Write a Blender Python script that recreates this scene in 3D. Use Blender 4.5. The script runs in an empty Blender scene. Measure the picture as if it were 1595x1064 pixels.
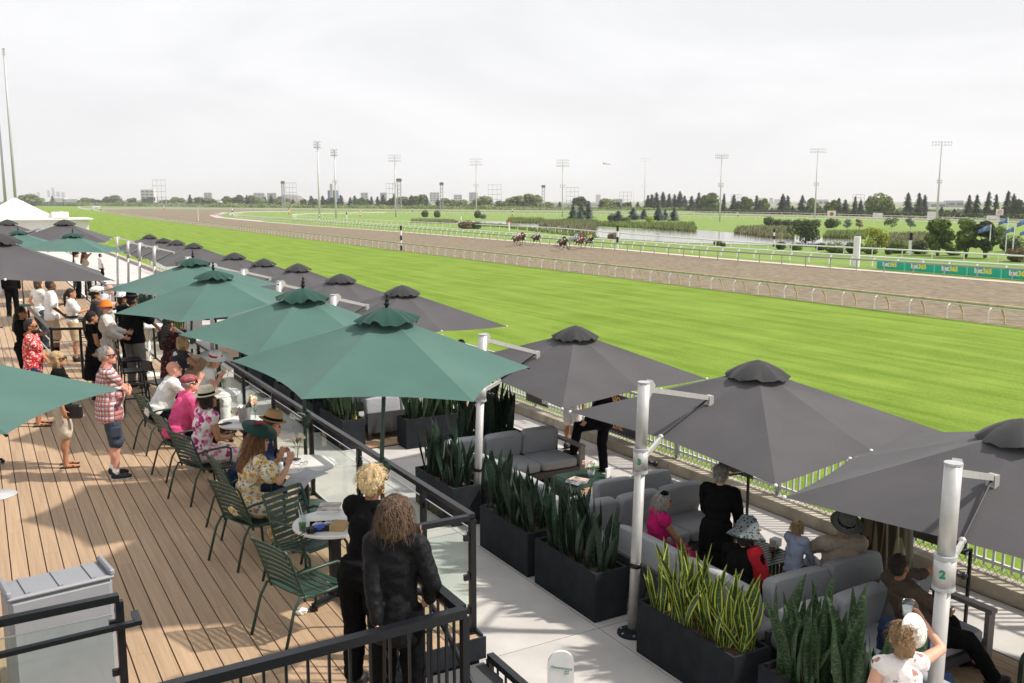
import bpy, math, random
from mathutils import Vector as V, Matrix, Euler, noise as mn
from math import sin, cos, pi, radians as rad
random.seed(7)
sc = bpy.context.scene
C = sc.collection
# ---------------------------------------------------------------- camera, world, sun, exposure
F_PX, W_PX, H_PX, HOR = 1440., 1595., 1064., 313.
TILT = math.atan((532 - HOR) / F_PX)
YAW = rad(30)
CAM = V((0, 0, 3.65))
cam_d = bpy.data.cameras.new('camera')
cam = bpy.data.objects.new('camera', cam_d)
C.objects.link(cam)
cam.location = CAM
cam.rotation_euler = (pi / 2 - TILT, 0, -YAW)
cam_d.sensor_width = 36
cam_d.lens = 36 * F_PX / W_PX
cam_d.clip_start = .1
cam_d.clip_end = 30000
sc.camera = cam
SUN_EL, SUN_DIR = rad(48), V((.86, -.51, 0)).normalized()
w = bpy.data.worlds.new('World')
sc.world = w
w.use_nodes = True
nt = w.node_tree
bg = nt.nodes['Background']
sky = nt.nodes.new('ShaderNodeTexSky')
sky.sky_type = 'NISHITA'
sky.sun_disc = False
sky.sun_elevation = SUN_EL
sky.sun_rotation = math.atan2(SUN_DIR.x, SUN_DIR.y)
sky.dust_density = 4
tc = nt.nodes.new('ShaderNodeTexCoord')
mp = nt.nodes.new('ShaderNodeMapping')
mp.inputs['Scale'].default_value = (1, 1, 3.2)
nz = nt.nodes.new('ShaderNodeTexNoise')
nz.inputs['Scale'].default_value = 2.6
nz.inputs['Detail'].default_value = 7
nz.inputs['Roughness'].default_value = .55
nz.inputs['Distortion'].default_value = .5
cr = nt.nodes.new('ShaderNodeValToRGB')
cr.color_ramp.elements[0].position = .32
cr.color_ramp.elements[0].color = (7.45, 7.46, 7.62, 1)
cr.color_ramp.elements[1].position = .68
cr.color_ramp.elements[1].color = (8.8, 8.78, 8.92, 1)
mx = nt.nodes.new('ShaderNodeMixRGB')
mx.inputs[0].default_value = .93
nt.links.new(tc.outputs['Generated'], mp.inputs['Vector'])
nt.links.new(mp.outputs[0], nz.inputs['Vector'])
nt.links.new(nz.outputs['Fac'], cr.inputs[0])
nt.links.new(sky.outputs[0], mx.inputs[1])
nt.links.new(cr.outputs[0], mx.inputs[2])
nt.links.new(mx.outputs[0], bg.inputs['Color'])
bg.inputs['Strength'].default_value = .1
sl = bpy.data.lights.new('sun', 'SUN')
sl.energy = 4.3
sl.angle = rad(2.2)
sl.color = (1, .93, .84)
sun = bpy.data.objects.new('sun', sl)
C.objects.link(sun)
sd = V((SUN_DIR.x * cos(SUN_EL), SUN_DIR.y * cos(SUN_EL), sin(SUN_EL)))
sun.rotation_euler = sd.to_track_quat('Z', 'Y').to_euler()
sc.view_settings.view_transform = 'Standard'
sc.view_settings.look = 'None'
sc.view_settings.exposure = 0.32
sc.view_settings.gamma = 1
sc.render.film_transparent = False
cy = sc.cycles
cy.use_denoising = True
cy.max_bounces = 7
cy.transparent_max_bounces = 12
cy.volume_bounces = 0
cy.caustics_reflective = False
cy.caustics_refractive = False

# ---------------------------------------------------------------- levels
DK, PT, TR = 0.0, -1.15, -3.55       # deck, patio, track
R_ = V((cos(YAW), -sin(YAW), 0)); FH = V((sin(YAW), cos(YAW), 0)); UP = V((0, 0, 1))
FW = FH * cos(TILT) - UP * sin(TILT); UU = FH * sin(TILT) + UP * cos(TILT)
def at(px, py, z):
    "ground point seen at a pixel of the photograph, on the level z"
    d = FW * F_PX + R_ * (px - W_PX / 2) - UU * (py - H_PX / 2)
    return CAM + d * ((z - CAM.z) / d.z)
def px_per_m(p):
    return F_PX / max(.1, (V(p) - CAM).dot(FW))
def seen(px, y0, y1, z=TR):
    "base point and height of an upright thing from its foot row y1 and top row y0"
    b = at(px, y1, z)
    return b, (y1 - y0) / px_per_m(b) * 1.01

# ---------------------------------------------------------------- materials
M = {}
def nodes(name):
    m = bpy.data.materials.new(name); m.use_nodes = True
    return m, m.node_tree, m.node_tree.nodes['Principled BSDF']
def N(t, kind, **kw):
    n = t.nodes.new(kind)
    for k, v in kw.items():
        if k in n.inputs: n.inputs[k].default_value = v
        else: setattr(n, k, v)
    return n
def L(t, a, b): t.links.new(a, b)
def c4(c): return (c[0], c[1], c[2], 1)
def mat(name, col, rough=.6, var=.12, scale=6, bump=0., bscale=60, metal=0, spec=.4, rnd=0, col2=None, stretch=None, detail=4, coat=0):
    m, t, p = nodes(name)
    p.inputs['Roughness'].default_value = rough
    p.inputs['Metallic'].default_value = metal
    p.inputs['Specular IOR Level'].default_value = spec
    if coat: p.inputs['Coat Weight'].default_value = coat
    tcn = N(t, 'ShaderNodeTexCoord')
    mpn = N(t, 'ShaderNodeMapping')
    if stretch: mpn.inputs['Scale'].default_value = stretch
    L(t, tcn.outputs['Object'], mpn.inputs['Vector'])
    nzn = N(t, 'ShaderNodeTexNoise', Scale=scale, Detail=detail)
    L(t, mpn.outputs[0], nzn.inputs['Vector'])
    r = N(t, 'ShaderNodeValToRGB')
    a = [max(0, c * (1 - var)) for c in col]; b = col2 or [min(1, c * (1 + var)) for c in col]
    r.color_ramp.elements[0].position = .3; r.color_ramp.elements[0].color = c4(a)
    r.color_ramp.elements[1].position = .7; r.color_ramp.elements[1].color = c4(b)
    L(t, nzn.outputs['Fac'], r.inputs[0])
    out = r.outputs[0]
    if rnd:
        oi = N(t, 'ShaderNodeObjectInfo'); mr = N(t, 'ShaderNodeMapRange')
        mr.inputs['To Min'].default_value = 1 - rnd; mr.inputs['To Max'].default_value = 1 + rnd
        L(t, oi.outputs['Random'], mr.inputs['Value'])
        hs = N(t, 'ShaderNodeHueSaturation'); L(t, mr.outputs[0], hs.inputs['Value']); L(t, out, hs.inputs['Color'])
        out = hs.outputs[0]
    L(t, out, p.inputs['Base Color'])
    if bump:
        n2 = N(t, 'ShaderNodeTexNoise', Scale=bscale, Detail=3); L(t, mpn.outputs[0], n2.inputs['Vector'])
        bp = N(t, 'ShaderNodeBump', Strength=bump, Distance=.02); L(t, n2.outputs['Fac'], bp.inputs['Height'])
        L(t, bp.outputs[0], p.inputs['Normal'])
    M[name] = m
    return m
def pattern(name, kind, base, cols, scale=10, rough=.85):
    "printed or woven cloth: plaid, floral, dots, stripes"
    m, t, p = nodes(name); p.inputs['Roughness'].default_value = rough; p.inputs['Specular IOR Level'].default_value = .2
    tcn = N(t, 'ShaderNodeTexCoord'); vec = tcn.outputs['Object']; cur = None
    base_n = N(t, 'ShaderNodeRGB'); base_n.outputs[0].default_value = c4(base); cur = base_n.outputs[0]
    def over(fac, col):
        nonlocal cur
        x = N(t, 'ShaderNodeMixRGB'); L(t, fac, x.inputs[0]); L(t, cur, x.inputs[1]); x.inputs[2].default_value = c4(col); cur = x.outputs[0]
    if kind in ('plaid', 'stripes'):
        for i, (ax, col, sc_, th) in enumerate(cols):
            sp = N(t, 'ShaderNodeSeparateXYZ'); L(t, vec, sp.inputs[0])
            if ax == 'S':
                ad = N(t, 'ShaderNodeMath', operation='ADD'); L(t, sp.outputs[0], ad.inputs[0]); L(t, sp.outputs[1], ad.inputs[1]); src = ad.outputs[0]
            else: src = sp.outputs['XYZ'.index(ax)]
            mu = N(t, 'ShaderNodeMath', operation='MULTIPLY'); L(t, src, mu.inputs[0]); mu.inputs[1].default_value = sc_
            fr = N(t, 'ShaderNodeMath', operation='FRACT'); L(t, mu.outputs[0], fr.inputs[0])
            ls = N(t, 'ShaderNodeMath', operation='LESS_THAN'); L(t, fr.outputs[0], ls.inputs[0]); ls.inputs[1].default_value = th
            hf = N(t, 'ShaderNodeMath', operation='MULTIPLY'); L(t, ls.outputs[0], hf.inputs[0]); hf.inputs[1].default_value = .7 if kind == 'plaid' else .95
            over(hf.outputs[0], col)
    else:
        for i, (col, sc_, th) in enumerate(cols):
            mp2 = N(t, 'ShaderNodeMapping'); mp2.inputs['Location'].default_value = (i * 3.1, i * 1.7, i); L(t, vec, mp2.inputs[0])
            if kind == 'floral':
                nn = N(t, 'ShaderNodeTexNoise', Scale=sc_ * 2.2, Detail=2); L(t, mp2.outputs[0], nn.inputs['Vector'])
                mxv = N(t, 'ShaderNodeMixRGB'); mxv.inputs[0].default_value = .06; L(t, mp2.outputs[0], mxv.inputs[1]); L(t, nn.outputs['Color'], mxv.inputs[2]); sv = mxv.outputs[0]
            else: sv = mp2.outputs[0]
            vo = N(t, 'ShaderNodeTexVoronoi', Scale=sc_); L(t, sv, vo.inputs['Vector'])
            ls = N(t, 'ShaderNodeMath', operation='LESS_THAN'); L(t, vo.outputs['Distance'], ls.inputs[0]); ls.inputs[1].default_value = th
            over(ls.outputs[0], col)
    L(t, cur, p.inputs['Base Color'])
    M[name] = m
    return m
# surfaces
mat('wood', (.385, .262, .165), .62, .10, 1.2, .25, 60, rnd=.08, stretch=(26, .8, 26), col2=(.465, .325, .21), detail=6, spec=.3)
mat('wood_patio', (.42, .28, .17), .6, .15, 1.2, .25, 60, rnd=.14, stretch=(26, .8, 26), detail=6, spec=.3)
mat('concrete', (.50, .475, .455), .9, .15, 1.1, .15, 90, rnd=.04, col2=(.57, .545, .52), detail=8, spec=.2)
mat('old_concrete', (.42, .375, .30), .95, .3, 3, .5, 50, detail=8, spec=.2, rnd=.05)
mat('black_metal', (.006, .007, .010), .33, .15, 30, .02, 100, spec=.32)
mat('bright_edge', (.55, .55, .57), .3, .05, 20, metal=.9)
mat('green_metal', (.022, .052, .036), .42, .15, 20, spec=.5)
mat('silver', (.50, .49, .475), .42, .07, 9, metal=.4, spec=.5)
mat('grey_alu', (.42, .43, .44), .5, .08, 9, metal=.1)
mat('white_paint', (.74, .74, .72), .5, .05, 9)
mat('off_white', (.66, .65, .62), .6, .08, 4)
mat('planter', (.018, .021, .026), .75, .3, 5, .08, 60, rnd=.08, spec=.15)
mat('soil', (.06, .04, .028), .95, .45, 40, .8, 60)
mat('cushion', (.31, .318, .335), .95, .08, 300, .45, 11, rnd=.06, spec=.15)
mat('sofa_frame', (.055, .055, .058), .5, .12, 20, rnd=.04)
mat('sofa_side', (.2, .185, .17), .5, .1, 20)
mat('marble', (.70, .685, .66), .22, .14, 3.5, spec=.5, detail=9)
mat('carpet', (.085, .088, .092), .95, .35, 160, .5, 220)
mat('skin_light', (.60, .33, .23), .55, .07, 14, spec=.3)
mat('skin_pink', (.62, .30, .22), .55, .08, 14, spec=.3)
mat('skin_tan', (.42, .2, .11), .55, .08, 14, spec=.3)
mat('skin_brown', (.19, .085, .048), .5, .1, 14, spec=.35)
mat('skin_deep', (.13, .058, .035), .5, .1, 14, spec=.35)
for n_, c_ in dict(white=(.76, .75, .73), black=(.006, .006, .007), ink=(.006, .007, .009), navy=(.016, .03, .07), slate=(.05, .065, .09), pink=(.72, .09, .24),
                   magenta=(.42, .01, .11), khaki=(.44, .34, .22), beige=(.36, .3, .235), sand=(.5, .43, .34), grey=(.2, .2, .2), red=(.45, .02, .03), brown=(.085, .062, .045),
                   olive=(.05, .05, .03), blue=(.085, .15, .36), paleblue=(.5, .57, .68), charcoal=(.03, .033, .038), felt=(.11, .115, .105), orange=(.85, .22, .04), cream=(.7, .62, .48), purple=(.1, .06, .25),
                   yellow=(.75, .6, .1), teal=(.02, .09, .08), denim=(.04, .07, .15), straw=(.55, .42, .25), tan=(.42, .27, .13), silk=(.007, .007, .009), rose=(.55, .07, .1)).items():
    mat('cloth_' + n_, c_, .9 if n_ != 'silk' else .5, .1, 25, .35, 130, spec=.06 if sum(c_) < .08 and n_ != 'silk' else .15)
for n_, c_ in dict(black=(.012, .009, .008), dark=(.028, .018, .013), brown=(.09, .05, .028), auburn=(.17, .075, .032), blond=(.42, .29, .15), pale=(.66, .5, .28), grey=(.3, .28, .26), honey=(.27, .16, .075)).items():
    mat('hair_' + n_, c_, .6, .45, 45, .8, 120, spec=.4, stretch=(1, 1, .25))
mat('stubble', (.25, .14, .11), .7, .15, 60)
mat('lens', (.006, .006, .008), .12, .1, 5, spec=.8)
mat('leather', (.012, .011, .012), .5, .2, 30)
mat('sole', (.4, .4, .4), .7, .1, 20)
pattern('plaid', 'plaid', (.62, .6, .6), [('S', (.42, .07, .045), 16, .55), ('Z', (.42, .08, .05), 16, .55), ('S', (.03, .05, .13), 16, .17), ('Z', (.03, .05, .13), 16, .17), ('S', (.8, .78, .76), 16.01, .05)])
pattern('red_floral', 'floral', (.55, .035, .04), [((.72, .68, .66), 26, .36)])
pattern('speckled', 'floral', (.72, .67, .62), [((.33, .17, .14), 38, .25), ((.28, .28, .24), 30, .2)])
pattern('pink_floral', 'floral', (.74, .68, .66), [((.42, .03, .18), 9.5, .40), ((.63, .2, .36), 12, .33)])
pattern('yellow_floral', 'floral', (.70, .62, .49), [((.62, .36, .05), 17, .42), ((.12, .22, .25), 20, .3), ((.5, .17, .05), 22, .28)])
pattern('white_floral', 'floral', (.74, .68, .67), [((.4, .2, .17), 11, .27), ((.05, .06, .07), 13, .13)])
pattern('dark_floral', 'floral', (.03, .012, .014), [((.3, .02, .03), 14, .3), ((.3, .22, .1), 17, .17)])
pattern('bw_shapes', 'floral', (.03, .03, .04), [((.75, .73, .72), 9, .34)])
pattern('bw_hat', 'floral', (.7, .7, .7), [((.03, .03, .03), 24, .3)])
pattern('polka', 'dots', (.13, .15, .16), [((.015, .017, .02), 27, .33)])
pattern('cap_plaid', 'plaid', (.35, .04, .07), [('S', (.05, .12, .22), 14, .35), ('Y', (.08, .16, .08), 13, .35), ('X', (.5, .1, .08), 15, .2)])
pattern('zebra', 'stripes', (.4, .32, .25), [('Z', (.02, .015, .012), 34, .45)])
pattern('blue_stripe', 'stripes', (.55, .6, .7), [('S', (.16, .22, .42), 60, .5)])
pattern('pale_stripe', 'stripes', (.6, .58, .64), [('S', (.38, .36, .46), 30, .35)])
pattern('drape', 'stripes', (.035, .033, .022), [('S', (.16, .14, .085), 9, .3)])
# cloth of the canopies lets a little light through
def canopy_mat(name, col):
    m = mat(name, col, .8, .09, 1.6, .22, 7, spec=.2)
    t = m.node_tree; p = t.nodes['Principled BSDF']; p.inputs['Sheen Weight'].default_value = .10; p.inputs['Sheen Roughness'].default_value = .45; o = t.nodes['Material Output']
    tr = N(t, 'ShaderNodeBsdfTranslucent'); tr.inputs[0].default_value = c4([c * 1.3 for c in col])
    ms = N(t, 'ShaderNodeMixShader'); ms.inputs[0].default_value = .08
    L(t, p.outputs[0], ms.inputs[1]); L(t, tr.outputs[0], ms.inputs[2]); L(t, ms.outputs[0], o.inputs['Surface'])
canopy_mat('canopy_green', (.064, .135, .116))
canopy_mat('cap_green', (.016, .058, .046))
canopy_mat('canopy_grey', (.076, .073, .079))
canopy_mat('cap_grey', (.04, .04, .042))
# glass
def glass(name, tint, refl=.9):
    m, t, p = nodes(name); t.nodes.remove(p); o = t.nodes['Material Output']
    tr = N(t, 'ShaderNodeBsdfTransparent'); tr.inputs[0].default_value = c4(tint)
    gl = N(t, 'ShaderNodeBsdfGlossy', Roughness=.03); gl.inputs[0].default_value = (.9, .95, .93, 1)
    fr = N(t, 'ShaderNodeFresnel', IOR=1.5)
    ms = N(t, 'ShaderNodeMixShader')
    ge = N(t, 'ShaderNodeNewGeometry'); mb_ = N(t, 'ShaderNodeMath', operation='SUBTRACT'); mb_.inputs[0].default_value = 1; L(t, ge.outputs['Backfacing'], mb_.inputs[1]); mm = N(t, 'ShaderNodeMath', operation='MULTIPLY'); L(t, fr.outputs[0], mm.inputs[0]); L(t, mb_.outputs[0], mm.inputs[1])
    L(t, mm.outputs[0], ms.inputs[0]); L(t, tr.outputs[0], ms.inputs[1]); L(t, gl.outputs[0], ms.inputs[2]); L(t, ms.outputs[0], o.inputs['Surface'])
    M[name] = m
glass('glass', (.93, .97, .955))
glass('drink_glass', (.95, .97, .97))
# turf with mowing bands running along the course
def turf_mat(name, a, b, band, bw, far):
    m, t, p = nodes(name); p.inputs['Roughness'].default_value = .9; p.inputs['Specular IOR Level'].default_value = .12
    tcn = N(t, 'ShaderNodeTexCoord')
    sp = N(t, 'ShaderNodeSeparateXYZ'); L(t, tcn.outputs['Object'], sp.inputs[0])
    nb = N(t, 'ShaderNodeTexNoise', Scale=.06, Detail=2); L(t, tcn.outputs['Object'], nb.inputs['Vector'])
    ad = N(t, 'ShaderNodeMath', operation='MULTIPLY_ADD'); L(t, nb.outputs['Fac'], ad.inputs[0]); ad.inputs[1].default_value = 5; L(t, sp.outputs[0], ad.inputs[2])
    mu = N(t, 'ShaderNodeMath', operation='MULTIPLY'); L(t, ad.outputs[0], mu.inputs[0]); mu.inputs[1].default_value = 2 * pi / bw
    sn = N(t, 'ShaderNodeMath', operation='SINE'); L(t, mu.outputs[0], sn.inputs[0])
    mps = N(t, 'ShaderNodeMapping'); mps.inputs['Scale'].default_value = (1, .06, 1); L(t, tcn.outputs['Object'], mps.inputs[0])
    n1 = N(t, 'ShaderNodeTexNoise', Scale=1.6, Detail=4); L(t, mps.outputs[0], n1.inputs['Vector'])
    n2 = N(t, 'ShaderNodeTexNoise', Scale=9, Detail=6); L(t, tcn.outputs['Object'], n2.inputs['Vector'])
    n3 = N(t, 'ShaderNodeTexNoise', Scale=.35, Detail=3); L(t, tcn.outputs['Object'], n3.inputs['Vector'])
    s1 = N(t, 'ShaderNodeMath', operation='MULTIPLY_ADD'); L(t, sn.outputs[0], s1.inputs[0]); s1.inputs[1].default_value = band; s1.inputs[2].default_value = -1.0
    s2 = N(t, 'ShaderNodeMath', operation='MULTIPLY_ADD'); L(t, n1.outputs['Fac'], s2.inputs[0]); s2.inputs[1].default_value = 1.25; L(t, s1.outputs[0], s2.inputs[2])
    s3 = N(t, 'ShaderNodeMath', operation='MULTIPLY_ADD'); L(t, n2.outputs['Fac'], s3.inputs[0]); s3.inputs[1].default_value = 1.0; L(t, s2.outputs[0], s3.inputs[2])
    s4 = N(t, 'ShaderNodeMath', operation='MULTIPLY_ADD'); L(t, n3.outputs['Fac'], s4.inputs[0]); s4.inputs[1].default_value = .75; L(t, s3.outputs[0], s4.inputs[2])
    r = N(t, 'ShaderNodeValToRGB'); L(t, s4.outputs[0], r.inputs[0])
    r.color_ramp.elements[0].position = .15; r.color_ramp.elements[0].color = c4(a)
    r.color_ramp.elements[1].position = .85; r.color_ramp.elements[1].color = c4(b)
    L(t, r.outputs[0], p.inputs['Base Color'])
    n4 = N(t, 'ShaderNodeTexNoise', Scale=35, Detail=4); L(t, tcn.outputs['Object'], n4.inputs['Vector'])
    bp = N(t, 'ShaderNodeBump', Strength=.6, Distance=.06); L(t, n4.outputs['Fac'], bp.inputs['Height']); L(t, bp.outputs[0], p.inputs['Normal'])
    M[name] = m
turf_mat('turf', (.108, .185, .013), (.20, .288, .042), .05, 3.1, 0)
turf_mat('infield', (.13, .21, .045), (.22, .30, .085), .05, 9, 0)
mat('dirt', (.19, .152, .108), .95, .3, 2.4, 1.0, 7, spec=.1, stretch=(1, .6, 1), col2=(.255, .212, .153), detail=9)
mat('path_strip', (.52, .44, .41), .9, .1, 2, spec=.1)
mat('far_land', (.2, .23, .14), .95, .35, .02, spec=.1, detail=6)
mat('reed', (.13, .17, .055), .85, .35, .25, spec=.15, detail=4)
mat('reed_red', (.155, .16, .085), .85, .35, .25, spec=.15, detail=4)
mat('rail_wood', (.46, .385, .22), .8, .3, 2, .2, 40)
mat('rail_metal', (.30, .29, .29), .5, .1, 5, metal=.3)
for n_, c_, d_ in (('leaf_dark', (.03, .055, .018), (.065, .10, .03)), ('leaf_green', (.07, .115, .022), (.14, .20, .045)), ('leaf_willow', (.12, .17, .045), (.22, .26, .09)), ('leaf_spruce', (.04, .065, .045), (.09, .125, .085)), ('leaf_blue', (.09, .13, .12), (.17, .21, .19)), ('leaf_yellow', (.22, .26, .02), (.38, .4, .06)), ('leaf_red', (.14, .105, .05), (.22, .165, .085))):
    mat(n_, c_, .7, .25, .9, spec=.25, col2=d_, rnd=.12)
    t = M[n_].node_tree; p = t.nodes['Principled BSDF']; o = t.nodes['Material Output']
    tr = N(t, 'ShaderNodeBsdfTranslucent'); tr.inputs[0].default_value = c4([c * 1.2 for c in d_])
    ms = N(t, 'ShaderNodeMixShader'); ms.inputs[0].default_value = .25
    L(t, p.outputs[0], ms.inputs[1]); L(t, tr.outputs[0], ms.inputs[2]); L(t, ms.outputs[0], o.inputs['Surface'])
mat('picket_paint', (.58, .59, .60), .5, .06, 5)
mat('mast', (.62, .62, .66), .5, .05, 5)
mat('bark', (.10, .075, .055), .9, .3, 6)
mat('windscreen', (.14, .18, .17), .8, .1, 2)
mat('ad_green', (.005, .42, .29), .5, .03, 2)
mat('ad_yellow', (.85, .72, .12), .5, .02, 2)
mat('print_white', (.8, .8, .8), .5, .02, 2)
mat('print_green', (.01, .22, .12), .5, .02, 2)
mat('print_orange', (.75, .38, .06), .5, .02, 2)
mat('print_red', (.6, .04, .04), .5, .02, 2)
mat('board_dark', (.035, .03, .026), .5, .1, 4)
mat('board_navy', (.03, .04, .075), .5, .1, 4)
mat('flag_blue', (.12, .19, .42), .8, .1, 6)
mat('plant_soil', (.09, .05, .03), .95, .5, 50, 1, 70)
mat('far_grey', (.42, .43, .44), .8, .05, .1)
mat('far_pale', (.55, .54, .53), .8, .05, .1)
mat('far_blue', (.1, .17, .35), .4, .1, .1)
mat('far_window', (.16, .18, .2), .3, .1, .1)
mat('far_dark', (.16, .15, .14), .9, .2, .05)
mat('lamp_glass', (.75, .77, .8), .2, .05, 5)
mat('bin_grey', (.26, .27, .3), .5, .05, 5, spec=.4)
mat('foil', (.5, .5, .52), .3, .5, 40, .8, 60, metal=.8)
mat('petal_peach', (.8, .42, .3), .7, .15, 40)
mat('petal_cream', (.8, .7, .5), .7, .15, 40)
mat('petal_white', (.78, .76, .7), .7, .08, 40)
mat('stem_green', (.08, .17, .04), .6, .2, 20)
mat('beer', (.5, .2, .03), .2, .1, 10)
mat('cola', (.2, .05, .02), .15, .1, 10)
mat('mint', (.05, .14, .03), .6, .4, 60)
mat('ice', (.65, .68, .7), .3, .2, 60)
mat('gold_foil', (.6, .36, .12), .35, .1, 10, metal=.7)
mat('bottle_green', (.015, .03, .015), .2, .1, 10, spec=.7)
mat('print_photo', (.1, .16, .24), .3, .8, 9, col2=(.75, .6, .5), spec=.5)
mat('print_text', (.55, .55, .6), .6, .35, 220, detail=1)
mat('kraft', (.38, .25, .12), .8, .1, 10)
mat('blue_plastic', (.03, .08, .45), .3, .1, 10)
mat('horse_bay', (.13, .045, .02), .45, .2, 3, spec=.4)
mat('horse_black', (.018, .014, .014), .4, .2, 3, spec=.4)
mat('horse_grey', (.4, .39, .38), .5, .25, 3, spec=.3)
mat('horse_brown', (.06, .028, .016), .4, .2, 3, spec=.4)
# water: dark, smooth, mirroring the pale sky
m, t, p = nodes('water'); p.inputs['Base Color'].default_value = (.18, .17, .145, 1); p.inputs['Roughness'].default_value = .12; p.inputs['Specular IOR Level'].default_value = 1
n1 = N(t, 'ShaderNodeTexNoise', Scale=1.2, Detail=3); bp = N(t, 'ShaderNodeBump', Strength=.12, Distance=.1); L(t, n1.outputs['Fac'], bp.inputs['Height']); L(t, bp.outputs[0], p.inputs['Normal']); M['water'] = m
# snake plant leaves: cross-banded, one kind edged in yellow; u runs across the blade
def snake_mat(name, dark, light, edge):
    m, t, p = nodes(name); p.inputs['Roughness'].default_value = .45; p.inputs['Specular IOR Level'].default_value = .35
    uv = N(t, 'ShaderNodeUVMap', uv_map='uv'); sp = N(t, 'ShaderNodeSeparateXYZ'); L(t, uv.outputs[0], sp.inputs[0])
    tcn = N(t, 'ShaderNodeTexCoord'); nn = N(t, 'ShaderNodeTexNoise', Scale=18, Detail=3); L(t, tcn.outputs['Object'], nn.inputs['Vector'])
    a = N(t, 'ShaderNodeMath', operation='MULTIPLY_ADD'); L(t, sp.outputs[1], a.inputs[0]); a.inputs[1].default_value = 130; 
    b = N(t, 'ShaderNodeMath', operation='MULTIPLY'); L(t, nn.outputs['Fac'], b.inputs[0]); b.inputs[1].default_value = 22; L(t, b.outputs[0], a.inputs[2])
    s = N(t, 'ShaderNodeMath', operation='SINE'); L(t, a.outputs[0], s.inputs[0])
    r = N(t, 'ShaderNodeValToRGB'); L(t, s.outputs[0], r.inputs[0]); r.color_ramp.elements[0].position = .35; r.color_ramp.elements[0].color = c4(dark); r.color_ramp.elements[1].position = .75; r.color_ramp.elements[1].color = c4(light)
    ed = N(t, 'ShaderNodeMath', operation='SUBTRACT'); L(t, sp.outputs[0], ed.inputs[0]); ed.inputs[1].default_value = .5
    ab = N(t, 'ShaderNodeMath', operation='ABSOLUTE'); L(t, ed.outputs[0], ab.inputs[0])
    gt = N(t, 'ShaderNodeMath', operation='GREATER_THAN'); L(t, ab.outputs[0], gt.inputs[0]); gt.inputs[1].default_value = .33
    x = N(t, 'ShaderNodeMixRGB'); L(t, gt.outputs[0], x.inputs[0]); L(t, r.outputs[0], x.inputs[1]); x.inputs[2].default_value = c4(edge)
    L(t, x.outputs[0], p.inputs['Base Color']); M[name] = m
snake_mat('snake_dark', (.008, .021, .012), (.032, .066, .038), (.014, .032, .018))
snake_mat('snake_mid', (.02, .045, .018), (.075, .13, .06), (.035, .07, .025))
snake_mat('snake_gold', (.025, .06, .018), (.09, .15, .045), (.46, .49, .07))
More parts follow.
